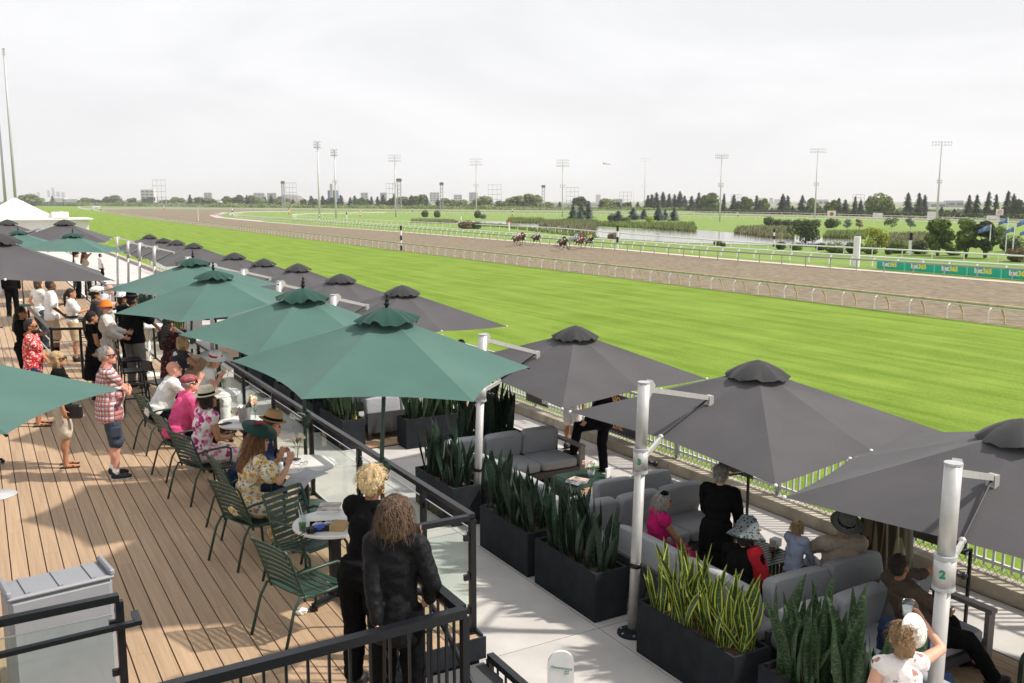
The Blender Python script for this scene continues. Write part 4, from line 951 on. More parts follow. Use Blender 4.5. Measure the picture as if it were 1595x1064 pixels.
# ---------------------------------------------------------------- marquee and terrace at far left
def anchor(px, py, z): return at(px, py, z)
c = anchor(28, 372, PT); 
tp = thing('marquee', 'white peaked party tent at the far left, open sides', 'tent', (c.x, c.y, PT), 0)
kk = px_per_m(c); hw = 64 / kk; He = (372 - 343) / kk; Ha = (372 - 309) / kk
b = B(); nn = 6; vs = []
ring = [(-hw, -hw), (hw, -hw), (hw, hw), (-hw, hw)]
prof = [(1, He), (.75, He + (Ha - He) * .22), (.5, He + (Ha - He) * .47), (.25, He + (Ha - He) * .75), (.02, Ha)]
for s_, z in prof:
    for x, y in ring: vs.append((x * s_, y * s_, z))
fs = [(i * 4 + j, i * 4 + (j + 1) % 4, (i + 1) * 4 + (j + 1) % 4, (i + 1) * 4 + j) for i in range(4) for j in range(4)]
b.add(vs, fs); b.build('roof', 'white_paint', tp)
for i in range(4):
    x0, y0 = ring[i]; x1, y1 = ring[(i + 1) % 4]; B().bar((x0, y0, He - .2), (x1, y1, He - .2), .06, .42).build('valance', 'white_paint', tp)
for x, y in ring: B().bar((x, y, 0), (x, y, He), .12).build('leg', 'grey_alu', tp)
c = anchor(75, 372, PT)
hut = thing('terrace_building', 'flat roofed pale service building behind the tent', 'building', (c.x, c.y, PT), 0)
kk = px_per_m(c)
B().box((0, 0, 1.25), (9, 8, 2.5)).build('wall', 'off_white', hut); B().box((.2, -.3, 2.55), (9.6, 8.8, .16)).build('roof', 'white_paint', hut)
for dx, dy, w_ in ((-1.2, -1, 1.5), (1.4, -2.2, 1.9)):
    u = thing('air_conditioner', 'white rooftop unit, ' + ('smaller left one' if dx < 0 else 'larger right one'), 'air conditioner', (c.x + dx, c.y + dy, PT + 2.63)); B().box((0, 0, .4), (w_, 1.4, .8)).build('casing', 'white_paint', u); B().lathe([(.4, 0), (.4, .1)], (0, 0, .8), 12).build('fan_guard', 'grey_alu', u); B().box((0, 0, .03), (w_ * .9, 1.5, .06)).build('foot', 'black_metal', u)
p, h = seen(150, 321, 328)
t = thing('starting_gate', 'small white starting gate vehicle on the far bend', 'vehicle', tuple(p), 0); kk = px_per_m(p)
B().box((0, 0, h * .65), (9 / kk * 1.2, 3, h * .6)).build('body', 'white_paint', t); B().box((0, -1.6, h * .6), (8 / kk, .2, h * .12)).build('stripe', 'flag_blue', t)
for s_ in (-1, 1): B().tube([(s_ * 3, -1.5, .5), (s_ * 3, 1.5, .5)], .5, 10).build('wheel', 'black_metal', t)
# metal benches / start stalls near the bend
for px, y1, lab in ((415, 0, ''),): pass
# ---------------------------------------------------------------- people
def ik(a, c, l1, l2, hint):
    a, c = V(a), V(c); d = c - a; D = min(d.length, (l1 + l2) * .998); D = max(D, abs(l1 - l2) * 1.05 + .01)
    u = d.normalized(); c = a + u * D; x = (l1 * l1 - l2 * l2 + D * D) / (2 * D); h = math.sqrt(max(0, l1 * l1 - x * x))
    n_ = V(hint) - u * V(hint).dot(u); n_ = n_.normalized() if n_.length > 1e-4 else u.orthogonal().normalized()
    return a + u * x + n_ * h, c
def hand(b, wrist, dirn, palm, s, curl=.5, thumb_side=1, spread=.25):
    d = V(dirn).normalized(); p = V(palm) - d * V(palm).dot(d); p.normalize(); side = d.cross(p) * thumb_side
    Rm = Matrix((side, p, d)).transposed()
    b.ell(wrist + d * .045 * s, (.041 * s, .017 * s, .055 * s), rot=Rm, n=10, m_=6)
    for i, (o_, ln) in enumerate(((.028, .068), (.010, .077), (-.010, .072), (-.028, .056))):
        q0 = wrist + d * .075 * s + side * o_ * s; dd = (d + side * (o_ * spread * 22)).normalized()
        q1 = q0 + (dd * cos(curl * .6) + p * sin(curl * .6)) * ln * .5 * s; q2 = q1 + (dd * cos(curl * 1.7) + p * sin(curl * 1.7)) * ln * .5 * s
        b.tube([q0, q1, q2], [.0105 * s, .0095 * s, .0075 * s], 6)
    q0 = wrist + d * .02 * s + side * .03 * s; q1 = q0 + (d * .6 + side * .8 + p * .3).normalized() * .04 * s; q2 = q1 + (d * .9 + side * .25 + p * .4).normalized() * .032 * s
    b.tube([q0, q1, q2], [.013 * s, .011 * s, .009 * s], 6)
def person(loc, face, label, h=1.72, skin='skin_light', sit=None, lean=0., hands=None, feet=None, top=('cloth_white', .55, 0), bottom=('pants', 'cloth_black', 1), hair=None, hat=None,
           glasses=False, turn=0., pitch=0., vox=.016, build=1., female=False, curl=.5, palms=None, shoes='leather', belly=0., group=None, barefeet=False, side=0., tilt=0., name='person', beard=False):
    """face: world direction the body faces. Local frame: +Y front, +X right, z up, metres for a 1.75 m person, scaled."""
    s = h / 1.75; rz = -math.atan2(face[0], face[1])
    t = thing(name, label, 'person' if h > 1.3 else 'child', loc, rz, group)
    hipz = .93 if sit is None else sit / s + .10
    hip = V((0, 0, hipz)); Rl = Euler((-lean, side, 0)).to_matrix(); up = Rl @ V((0, 0, 1)); rt = Rl @ V((1, 0, 0)); fr = Rl @ V((0, 1, 0))
    SW = (.185 if not female else .165) * build; HW = .09 if not female else .1
    sc_ = hip + up * .50; neck = hip + up * .535; Rh = Euler((-lean * .35 - pitch, tilt, -turn)).to_matrix(); hc = neck + up * .05 + (Rh @ V((0, .02, .11)))
    A = []
    hands = hands or [(-.24, .08, hipz - .12), (.24, .08, hipz - .12)]
    for i, sg in enumerate((-1, 1)):
        sh = sc_ + rt * SW * sg; hp = V(hands[i][:3]); hint = V((sg * .6, -.6, -.5)) if (len(hands[i]) < 4) else V(hands[i][3]); hp = V(hands[i][:3])
        el, wr = ik(sh, hp, .285, .25, hint); A.append((sh, el, wr))
    Lg = []
    if feet is None: feet = [(-.11, 0, .07), (.11, .03, .07)] if sit is None else [(-.12, .42, .07), (.12, .45, .07)]
    for i, sg in enumerate((-1, 1)):
        hj = hip + V((sg * HW, 0, 0)); kn_, an = ik(hj, V(feet[i]), .44, .425, V((sg * .12, 1, .25))); Lg.append((hj, kn_, an))
    S = lambda v: V(v) * s
    def torso(b, g=0., low=True, chest=True):
        w_ = build; f = 1 if not female else .9
        Rt = Rl
        if low: b.ell(S(hip + up * .03), ((.155 * w_ + g) * s * (1.04 if female else 1), (.115 * w_ + g + belly * .3) * s, (.13 + g * .5) * s), rot=Rt)
        b.ell(S(hip + up * .19 + fr * (.01 + belly * .45)), ((.135 * w_ * f + g + belly * .5) * s, (.10 * w_ * f + g + belly) * s, (.18 + g * .5) * s), rot=Rt)
        if chest:
            b.ell(S(hip + up * .37 + fr * .005), ((.155 * w_ * f + g) * s, (.112 * w_ + g) * s, (.17 + g * .4) * s), rot=Rt)
            b.cap(S(sc_ - rt * (SW - .02) - up * .005), S(sc_ + rt * (SW - .02) - up * .005), (.062 + g) * s, (.062 + g) * s)
            if female: 
                for q in (-1, 1): b.ell(S(hip + up * .345 + fr * .085 + rt * q * .065), (.062 + g) * s)
    b = B(); torso(b)
    b.cap(S(neck - up * .05), S(hc - Rh @ V((0, .02, .05))), .056 * s, .052 * s)
    b.ell(S(hc + Rh @ V((0, -.012, .028))), (.076 * s, .096 * s, .098 * s), rot=Rh, n=16, m_=12)
    b.ell(S(hc + Rh @ V((0, .022, -.045))), (.058 * s, .07 * s, .072 * s), rot=Rh)
    b.ell(S(hc + Rh @ V((0, .078, -.092))), (.022 * s, .02 * s, .018 * s), rot=Rh)
    b.tube([S(hc + Rh @ V((0, .086, .025))), S(hc + Rh @ V((0, .108, -.018))), S(hc + Rh @ V((0, .085, -.03)))], [.009 * s, .014 * s, .012 * s], 6)
    b.ell(S(hc + Rh @ V((0, .088, -.058))), (.024 * s, .012 * s, .012 * s), rot=Rh)
    for q in (-1, 1): b.ell(S(hc + Rh @ V((q * .077, -.005, -.005))), (.013 * s, .022 * s, .034 * s), rot=Rh)
    for i, (sh, el, wr) in enumerate(A):
        b.cap(S(sh), S(el), .052 * s * build, .040 * s); b.cap(S(el), S(wr), .041 * s, .027 * s)
        d = (wr - el).normalized()
        hd, pl = (palms[i] if palms else (d, V((-(1 if i else -1), .3, 0))))
        hand(b, S(wr), hd or d, pl, s, curl, (-1 if i == 0 else 1))
    for i, (hj, kn_, an) in enumerate(Lg):
        b.cap(S(hj), S(kn_), .088 * s * (build * .5 + .5), .057 * s); b.cap(S(kn_), S(an), .056 * s, .037 * s); b.ell(S(kn_ * .62 + an * .38 + V((0, -.02, 0))), (.052 * s, .055 * s, .1 * s))
        if barefeet: b.ell(S(an + V((0, .07, -.045))), (.042 * s, .12 * s, .03 * s))
    o = b.build('body', skin, t, smooth=True); fuse(o, vox * .8, 2)
    # clothes
    if top:
        mt, sl_, ln = top[:3]; g = .02 if len(top) < 4 else top[3]
        b = B(); torso(b, g, low=True)
        if ln > 0: b.lathe([((.15 * build + g + belly * .3) * s, .1 * s), ((.155 * build + g + .01 + belly * .2) * s, 0), ((.165 * build + g + .01) * s, -ln * s)], S(hip + up * .03), 16, (-lean * .3, side, 0), 1, .8)
        if not female or 'jacket' in label:
            q_ = max(ln, .02); W0 = .150 * build + g
            b.lathe([((W0 - .02) * s, .47 * s), ((W0 + .01) * s, .36 * s), (W0 * s, .2 * s), ((W0 + .004) * s, .04 * s), ((W0 + .012) * s, -q_ * s)], S(hip), 20, (-lean, side, 0), 1, .74)
        for sh, el, wr in A:
            if sl_ <= 0: continue
            if sl_ <= 1: b.cap(S(sh), S(sh.lerp(el, sl_)), (.054 * build + g) * s, (.05 + g) * s)
            else: b.cap(S(sh), S(el), (.056 + g) * s, (.046 + g * .8) * s); b.cap(S(el), S(el.lerp(wr, min(1, sl_ - 1))), (.045 + g * .8) * s, (.034 + g * .6) * s)
        o = b.build('jacket' if 'jacket' in label or 'blazer' in label else 'dress' if bottom and bottom[0] == 'dress' else 'shirt', mt, t, smooth=True); fuse(o, vox, 2); wobble(o, .028, .075, .3)
        # collar
        if sl_ > 0 and not female: B().lathe([(.062 * s, -.02 * s), (.075 * s, .0), (.066 * s, .03 * s)], S(neck + up * .02), 14, tuple(Rl.to_euler()), 1, 1.05).build('collar', mt, t, smooth=True)
    if bottom:
        kd, mt, ln = bottom[:3]; b = B()
        if kd in ('pants', 'shorts'):
            b.ell(S(hip + up * .02), ((.162 * build + .01) * s, (.125 * build + .008 + belly * .3) * s, .13 * s), rot=Rl)
            for hj, kn_, an in Lg:
                if kd == 'shorts': b.cap(S(hj), S(hj.lerp(kn_, ln)), (.1 * (build * .5 + .5)) * s, .088 * s)
                else:
                    b.cap(S(hj), S(kn_), .110 * (build * .5 + .5) * s, .08 * s); b.cap(S(kn_), S(kn_.lerp(an, ln)), .08 * s, .066 * s)
            nm = 'trousers' if kd == 'pants' else 'shorts'
        else:
            fl = bottom[3] if len(bottom) > 3 else .2
            if sit is None:
                b.lathe([(.14 * s, .14 * s), ((.17 * build) * s, 0), ((.17 + fl * .5) * s, -ln * .5 * s), ((.17 + fl) * s, -ln * s)], S(hip), 20, (0, side * .5, 0), 1, .8)
            else:
                for hj, kn_, an in Lg: b.cap(S(hj), S(kn_ + V((0, .02, 0))), .115 * s, .095 * s); b.cap(S(kn_), S(kn_.lerp(an, ln)), .09 * s, .11 * s)
                k0, k1 = Lg[0][1], Lg[1][1]; b.cap(S(k0), S(k1), .09 * s, .09 * s); b.cap(S(Lg[0][0].lerp(k0, .5)), S(Lg[1][0].lerp(k1, .5)), .1 * s, .1 * s); a0, a1 = k0.lerp(Lg[0][2], ln), k1.lerp(Lg[1][2], ln); b.cap(S(a0), S(a1), .09 * s, .09 * s)
                b.ell(S(hip), (.19 * s, .16 * s, .12 * s))
            nm = 'skirt'
        o = b.build(nm, mt, t, smooth=True); fuse(o, vox, 2); wobble(o, .026, .09, .25)
    if not barefeet:
        for i, (hj, kn_, an) in enumerate(Lg):
            bb = B(); dz = -.03
            bb.ell(S(an + V((0, .065, -.03))), (.048 * s, .13 * s, .042 * s)); bb.ell(S(an + V((0, -.01, .0))), (.042 * s, .055 * s, .055 * s))
            o = bb.build('shoe', shoes, t, smooth=True)
            B().box(S(an + V((0, .06, -.062))), (.085 * s, .25 * s, .018 * s)).build('sole', 'sole' if shoes != 'leather' else 'leather', o)
    # head
    H_ = lambda x, y, z: S(hc + Rh @ V((x, y, z)))
    if not glasses and vox < .0155:
        for q in (-1, 1): B().ell(H_(q * .032, .076, .018), .0125 * s, n=8, m_=6).build('eye', 'hair_black', t, smooth=True)
        B().ell(H_(0, .1, -.055), (.02 * s, .006 * s, .007 * s), rot=Rh, n=8, m_=6).build('mouth', 'cloth_rose', t, smooth=True)
    if glasses:
        gb = B()
        for q in (-1, 1): gb.ell(H_(q * .036, .093, .02), (.033 * s, .009 * s, .023 * s), rot=Rh, n=12, m_=6); gb.bar(H_(q * .066, .085, .025), H_(q * .084, -.015, .02), .008 * s, .014 * s)
        gb.bar(H_(-.03, .096, .025), H_(.03, .096, .025), .006 * s); gb.build('sunglasses', 'lens', t, smooth=True)
    if beard: o = B().ell(H_(0, .035, -.068), (.061 * s, .072 * s, .048 * s), rot=Rh).build('beard', beard, t, smooth=True)
    if hair:
        kd, mt = hair[0], hair[1]; b = B(); R0 = Rh
        if kd == 'crop':
            b.ell(H_(0, -.024, .043), (.079 * s, .092 * s, .087 * s), rot=R0, n=18, m_=12); b.ell(H_(0, -.055, -.005), (.072 * s, .06 * s, .07 * s), rot=R0)
        elif kd == 'thin':
            b.ell(H_(0, -.035, .02), (.08 * s, .08 * s, .075 * s), rot=R0, n=18, m_=12)
        elif kd == 'curly':
            b.ell(H_(0, -.026, .046), (.092 * s, .102 * s, .096 * s), rot=R0, n=18, m_=12); b.ell(H_(0, -.065, -.01), (.082 * s, .055 * s, .08 * s), rot=R0)
        elif kd == 'shaggy':
            b.ell(H_(0, -.025, .045), (.118 * s, .125 * s, .11 * s), rot=R0, n=18, m_=12); b.ell(H_(0, -.055, -.05), (.13 * s, .09 * s, .12 * s), rot=R0); b.cap(H_(-.075, -.01, .0), H_(-.085, .0, -.11), .035 * s, .022 * s); b.cap(H_(.075, -.01, .0), H_(.085, .0, -.11), .035 * s, .022 * s)
        elif kd == 'bob':
            b.ell(H_(0, -.022, .045), (.09 * s, .104 * s, .092 * s), rot=R0, n=18, m_=12); b.ell(H_(0, -.055, -.04), (.09 * s, .062 * s, .09 * s), rot=R0)
            for q in (-1, 1): b.cap(H_(q * .075, -.01, .03), H_(q * .08, .01, -.085), .028 * s, .022 * s)
        elif kd == 'long':
            b.ell(H_(0, -.022, .045), (.088 * s, .102 * s, .092 * s), rot=R0, n=18, m_=12); b.ell(H_(0, -.06, -.04), (.085 * s, .055 * s, .1 * s), rot=R0)
            b.cap(H_(0, -.085, -.05), S(sc_ - fr * .125 - up * .12), .065 * s, .05 * s); b.cap(H_(.04, -.075, -.05), S(sc_ - fr * .11 + rt * .05 - up * .14), .045 * s, .03 * s); b.cap(H_(-.04, -.075, -.05), S(sc_ - fr * .11 - rt * .05 - up * .14), .045 * s, .03 * s)
        elif kd == 'tail':
            b.ell(H_(0, -.022, .045), (.083 * s, .1 * s, .088 * s), rot=R0, n=18, m_=12); b.ell(H_(0, -.05, -.02), (.075 * s, .055 * s, .075 * s), rot=R0); b.cap(H_(0, -.11, .03), H_(0, -.15, -.05), .032 * s, .04 * s); b.cap(H_(0, -.15, -.05), S(sc_ - fr * .14 - up * .1), .04 * s, .015 * s)
        elif kd == 'bun':
            b.ell(H_(0, -.022, .045), (.083 * s, .1 * s, .088 * s), rot=R0, n=18, m_=12); b.ell(H_(0, -.05, -.02), (.075 * s, .055 * s, .075 * s), rot=R0); b.ell(H_(0, -.12, .04), .045 * s)
        o = b.build('hair', mt, t, smooth=True); fuse(o, max(.008, vox * .55), 1)
        wobble(o, {'curly': .035, 'shaggy': .05, 'long': .03}.get(kd, .015) * s, .018 if kd == 'curly' else .03)
        if vox < .0132 and kd != 'thin':
            rr = random.Random(len(label)); sb = B(); NS = {'curly': 420, 'crop': 260, 'shaggy': 620}.get(kd, 480); LN = {'curly': .05, 'crop': .035, 'shaggy': .13, 'bob': .11, 'long': .22}.get(kd, .12); Rv = {'curly': .104, 'shaggy': .118, 'crop': .086}.get(kd, .095)
            for _ in range(NS):
                th = rr.uniform(0, 2 * pi); ph = rr.uniform(-.25, 1.45); d0 = V((cos(th) * cos(ph), sin(th) * cos(ph), sin(ph)))
                if d0.y > .55 and ph < .75: continue
                p0 = V((0, -.025, .04)) + V((d0.x * Rv, d0.y * Rv * 1.1, d0.z * Rv)) * .97; ow = .5 if kd in ('curly', 'crop') else .22; dv = (d0 * ow + V((d0.x * ow, d0.y * ow - .2, (-.5 if kd in ('curly', 'crop') else -.95)))).normalized(); side_ = dv.cross(d0).normalized() if dv.cross(d0).length > .01 else V((1, 0, 0)); pts = []; ln_ = LN * rr.uniform(.5, 1.15); w_ = rr.uniform(.0022, .0045)
                for q in range(6):
                    u = q / 5; curl_ = {'curly': .012, 'shaggy': .014}.get(kd, .004) * sin(u * (16 if kd == 'curly' else 9) + th * 5); pts.append(p0 + dv * ln_ * u + V((0, 0, -ln_ * .45 * u * u)) + side_ * curl_ + d0 * (.010 * sin(u * pi) + .004))
                vs_ = []
                for q, pp in enumerate(pts): ww = side_ * w_ * (1 - .75 * q / 5); vs_ += [H_(*(pp - ww)), H_(*(pp + ww))]
                sb.add(vs_, [(2 * q, 2 * q + 1, 2 * q + 3, 2 * q + 2) for q in range(5)])
            sb.build('strands', mt, o, kind='stuff')
    if hat:
        kd, mt = hat[0], hat[1]; re = tuple(Rh.to_euler()); c = H_(0, -.012, .075); e_ = hat[2] if len(hat) > 2 else None
        if kd == 'brim':      # straw or felt hat with a band
            br = hat[3] if len(hat) > 3 else .155; ht = .105
            b = B(); b.lathe([(.0, -.004), (.094, -.004), (br * .8, -.008), (br, .004), (br, .009), (br * .8, -.002), (.097, .006), (.094, .05), (.084, ht), (.07, ht + .012), (.03, ht - .006), (0, ht - .008)], (0, 0, 0), 24, None, .92, 1.1)
            b.v = [Rh @ (p * s) + c for p in b.v]; o = b.build('hat', mt, t, smooth=True); wobble(o, .008, .08)
            if e_: b = B(); b.lathe([(.0975, .004), (.1, .006), (.0985, .034), (.096, .036)], (0, 0, 0), 24, None, .92, 1.1); b.v = [Rh @ (p * s) + c for p in b.v]; b.build('hat_band', e_, o, smooth=True)
        elif kd == 'bucket':
            b = B(); b.lathe([(.0, 0), (.095, 0), (.145, -.03), (.147, -.025), (.1, .01), (.088, .085), (.06, .1), (0, .102)], (0, 0, 0), 24, None, .92, 1.08); b.v = [Rh @ (p * s) + c for p in b.v]; o = b.build('hat', mt, t, smooth=True); wobble(o, .012, .07)
        elif kd == 'cap':
            b = B(); b.ell(H_(0, -.012, .072), (.092 * s, .112 * s, .062 * s), rot=Rh, n=18, m_=10); b.ell(H_(0, .088, .062), (.06 * s, .055 * s, .012 * s), rot=Rh); o = b.build('cap', mt, t, smooth=True)
        elif kd == 'helmet':
            b = B(); b.ell(H_(0, -.01, .06), (.09 * s, .108 * s, .088 * s), rot=Rh, n=14, m_=10); b.ell(H_(0, .09, .05), (.05 * s, .05 * s, .012 * s), rot=Rh); b.build('helmet', mt, t, smooth=True)
        elif kd == 'wide':
            b = B(); R1 = Rh @ Euler((.25, .25, 0)).to_matrix(); b.lathe([(0, 0), (.1, 0), (.2, -.012), (.235, .01), (.235, .016), (.2, -.004), (.102, .012), (.095, .08), (.07, .11), (0, .115)], (0, 0, 0), 26, None, 1, 1.05); b.v = [R1 @ (p * s) + c for p in b.v]; o = b.build('hat', mt, t, smooth=True); wobble(o, .03, .15)
            if e_: b = B(); b.lathe([(.106, .008), (.108, .012), (.103, .045), (.1, .046)], (0, 0, 0), 24, None, 1, 1.05); b.v = [R1 @ (p * s) + c for p in b.v]; b.build('hat_band', e_, o, smooth=True)
    t['_s'] = s
    t_info = dict(root=t, H=H_, wr=[S(a[2]) for a in A], s=s, Rh=Rh, sc=S(sc_), hip=S(hip), el=[S(a[1]) for a in A], an=[S(a[2]) for a in Lg], kn=[S(a[1]) for a in Lg], fr=fr, up=up, rt=rt)
    del t['_s']
    return t_info
def flower(b_parent, c, col, r=.035, n=9, name='flower', tiltv=(0, 0, 1)):
    b = B(); R = V(tiltv).normalized().to_track_quat('Z', 'Y').to_matrix()
    for k in range(n):
        a = 2 * pi * k / n; d = V((cos(a), sin(a), .25)); e_ = V((-sin(a), cos(a), 0))
        q = [d * r * .15, d * r * .6 + e_ * r * .28, d * r * 1.0 + V((0, 0, r * .1)), d * r * .6 - e_ * r * .28]
        b.add([R @ p + V(c) for p in q], [(0, 1, 2, 3)])
    b.ell(V(c) + R @ V((0, 0, r * .12)), r * .25, n=6, m_=4); return b.build(name, col, b_parent)
# ---------------------------------------------------------------- horses and jockeys
def horse(loc, rz, mt, label, ph=0, cloth='cloth_white', tail=None):
    t = thing('racehorse', label, 'horse', loc, rz, 'racing horses')
    b = B()
    b.ell((0, 0, 1.22), (.29, .80, .36), n=16, m_=12); b.ell((0, .50, 1.22), (.27, .40, .42)); b.ell((0, -.58, 1.30), (.31, .45, .39)); b.ell((0, -.2, 1.15), (.27, .45, .31))
    b.cap((0, .72, 1.36), (0, 1.28, 1.66), .235, .125, 12); b.cap((0, 1.25, 1.70), (0, 1.62, 1.40), .125, .07, 10); b.ell((0, 1.34, 1.62), (.085, .17, .14), rot=(-.7, 0, 0)); b.ell((0, 1.62, 1.40), (.062, .09, .075), rot=(-.7, 0, 0))
    for q in (-1, 1): b.cap((q * .06, 1.2, 1.80), (q * .075, 1.18, 1.92), .03, .012, 6)
    fr_ = ([(1.05, .35, 1.28, .02), (.62, .62, .45, .42)] if ph == 0 else [(.95, .62, 1.2, .25), (.85, .3, .62, .05)])
    # front legs: elbow -> knee -> fetlock -> hoof
    for q, (ky, kz, fy, fz) in zip((-1, 1), fr_):
        x = q * .16; b.cap((x, .62, 1.05), (x, .62 + (ky - .62) * .95, .70 if kz < .5 else .80), .115, .06); k_ = (x, .62 + (ky - .62) * .95, .70 if kz < .5 else .80)
        f_ = (x, fy, max(.16, fz + .14)); b.cap(k_, f_, .052, .034); b.cap(f_, (x, fy + .05, max(.05, fz)), .04, .05)
    hd_ = ([(-.35, .62, -1.18, .55, -1.35, .1), (-.15, .66, -.62, .52, -.42, .06)] if ph == 0 else [(-.2, .66, -.8, .52, -.62, .06), (-.45, .62, -1.12, .6, -1.4, .3)])
    for q, (ky, kz, hy, hz, fy, fz) in zip((-1, 1), hd_):
        x = q * .17; b.cap((x, -.62, 1.22), (x, ky - .3, .86), .19, .095); b.cap((x, ky - .3, .86), (x, hy, hz), .085, .05); b.cap((x, hy, hz), (x, fy, fz + .12), .045, .034); b.cap((x, fy, fz + .12), (x, fy + .04, fz + .0), .038, .05)
    o = b.build('body', mt, t, smooth=True); fuse(o, .045, 3)
    b = B().tube([(0, -1.0, 1.42), (0, -1.25, 1.42), (.04, -1.55, 1.25), (.02, -1.8, 1.05)], [.045, .085, .1, .03], 8); b.build('tail', tail or 'hair_black', t, smooth=True)
    b = B().tube([(0, .78, 1.62), (0, 1.0, 1.74), (0, 1.18, 1.86)], [.05, .07, .04], 6); b.build('mane', 'hair_black', t, smooth=True)
    b = B().box((0, -.28, 1.33), (.60, .52, .34)); o = b.build('saddle_cloth', cloth, t); o.modifiers.new('r', 'BEVEL').width = .12
    B().box((0, -.05, 1.60), (.3, .4, .07)).build('saddle', 'leather', t)
    b = B()
    b.bar((.09, 1.45, 1.58), (-.09, 1.45, 1.58), .03); 
    for q in (-1, 1): b.bar((q * .09, 1.5, 1.5), (q * .07, 1.24, 1.72), .025); b.bar((q * .08, 1.55, 1.45), (q * .14, .45, 1.75), .02)
    b.build('bridle', 'leather', t)
    return t
def jockey(loc, rz, label, shirt, helmet, group='jockeys riding in the race'):
    fx, fy = -sin(rz), cos(rz)
    return person((loc[0], loc[1], loc[2] + 1.12), (fx, fy), label, h=1.62, sit=.62, lean=1.12, feet=[(-.30, -.02, .18), (.30, -.02, .18)], hands=[(-.12, .58, .82), (.12, .58, .82)], top=(shirt, 1.9, 0), bottom=('pants', 'cloth_white', .7), hat=('helmet', helmet), shoes='leather', vox=.03, pitch=-.75, skin='skin_tan', group=group)
RZ = pi - .06    # running down the straight towards the stands
def run(px, py, dx, dy, mt, ph, cloth, lh, shirt, helmet, lj):
    p = at(px, py, TR) + V((dx, dy, 0)); p.z = TR - .015; rz = RZ
    horse(tuple(p), rz, mt, lh, ph, cloth, 'horse_grey' if mt == 'horse_grey' else None); q = V((0, .0, 0)); jockey((p.x, p.y, p.z), rz, lj, shirt, helmet)
run(812, 381.5, 0, 0, 'horse_black', 1, 'cloth_red', 'black horse with red cloth, last of the race', 'cloth_red', 'cloth_white', 'jockey in red and white cap on the last black horse')
run(817, 383.5, -1.5, 0, 'horse_bay', 0, 'cloth_white', 'bright bay horse with white cloth, outside of the trailing three', 'cloth_white', 'cloth_blue', 'jockey in white with blue cap on the bay horse')
run(825, 382.5, 1.2, 0, 'horse_brown', 0, 'cloth_white', 'dark brown horse leading the trailing three', 'cloth_paleblue', 'cloth_black', 'jockey in pale blue with black cap ahead of the bay')
run(883, 385.5, 1.5, 0, 'horse_grey', 1, 'cloth_paleblue', 'grey horse at the back of the leading group', 'cloth_paleblue', 'cloth_blue', 'jockey in light blue with blue cap on the grey horse')
run(890, 390.5, -1.5, 0, 'horse_black', 0, 'cloth_orange', 'black horse with orange cloth on the near side of the leaders', 'cloth_olive', 'cloth_yellow', 'jockey in olive with yellow cap above the orange cloth')
run(898, 388.5, .6, 0, 'horse_bay', 1, 'cloth_white', 'bay horse in the middle of the leaders', 'cloth_red', 'cloth_red', 'jockey in red with red cap among the leaders')
run(905, 387.5, 1.4, 0, 'horse_black', 0, 'cloth_yellow', 'black horse leading the race', 'cloth_yellow', 'cloth_purple', 'jockey in yellow with purple cap, in the lead')
b = B(); r = random.Random(3)
for px, py in ((806, 383), (880, 389), (864, 386), (868, 384)):
    for _ in range(14): p = at(px + r.uniform(-5, 8), py + r.uniform(-1, 1), TR); b.ell((p.x, p.y, TR + r.uniform(0, .35)), r.uniform(.04, .09), n=5, m_=4)
b.build('flying_dirt', 'soil', kind='stuff', label='small clods of dirt kicked up behind the horses')
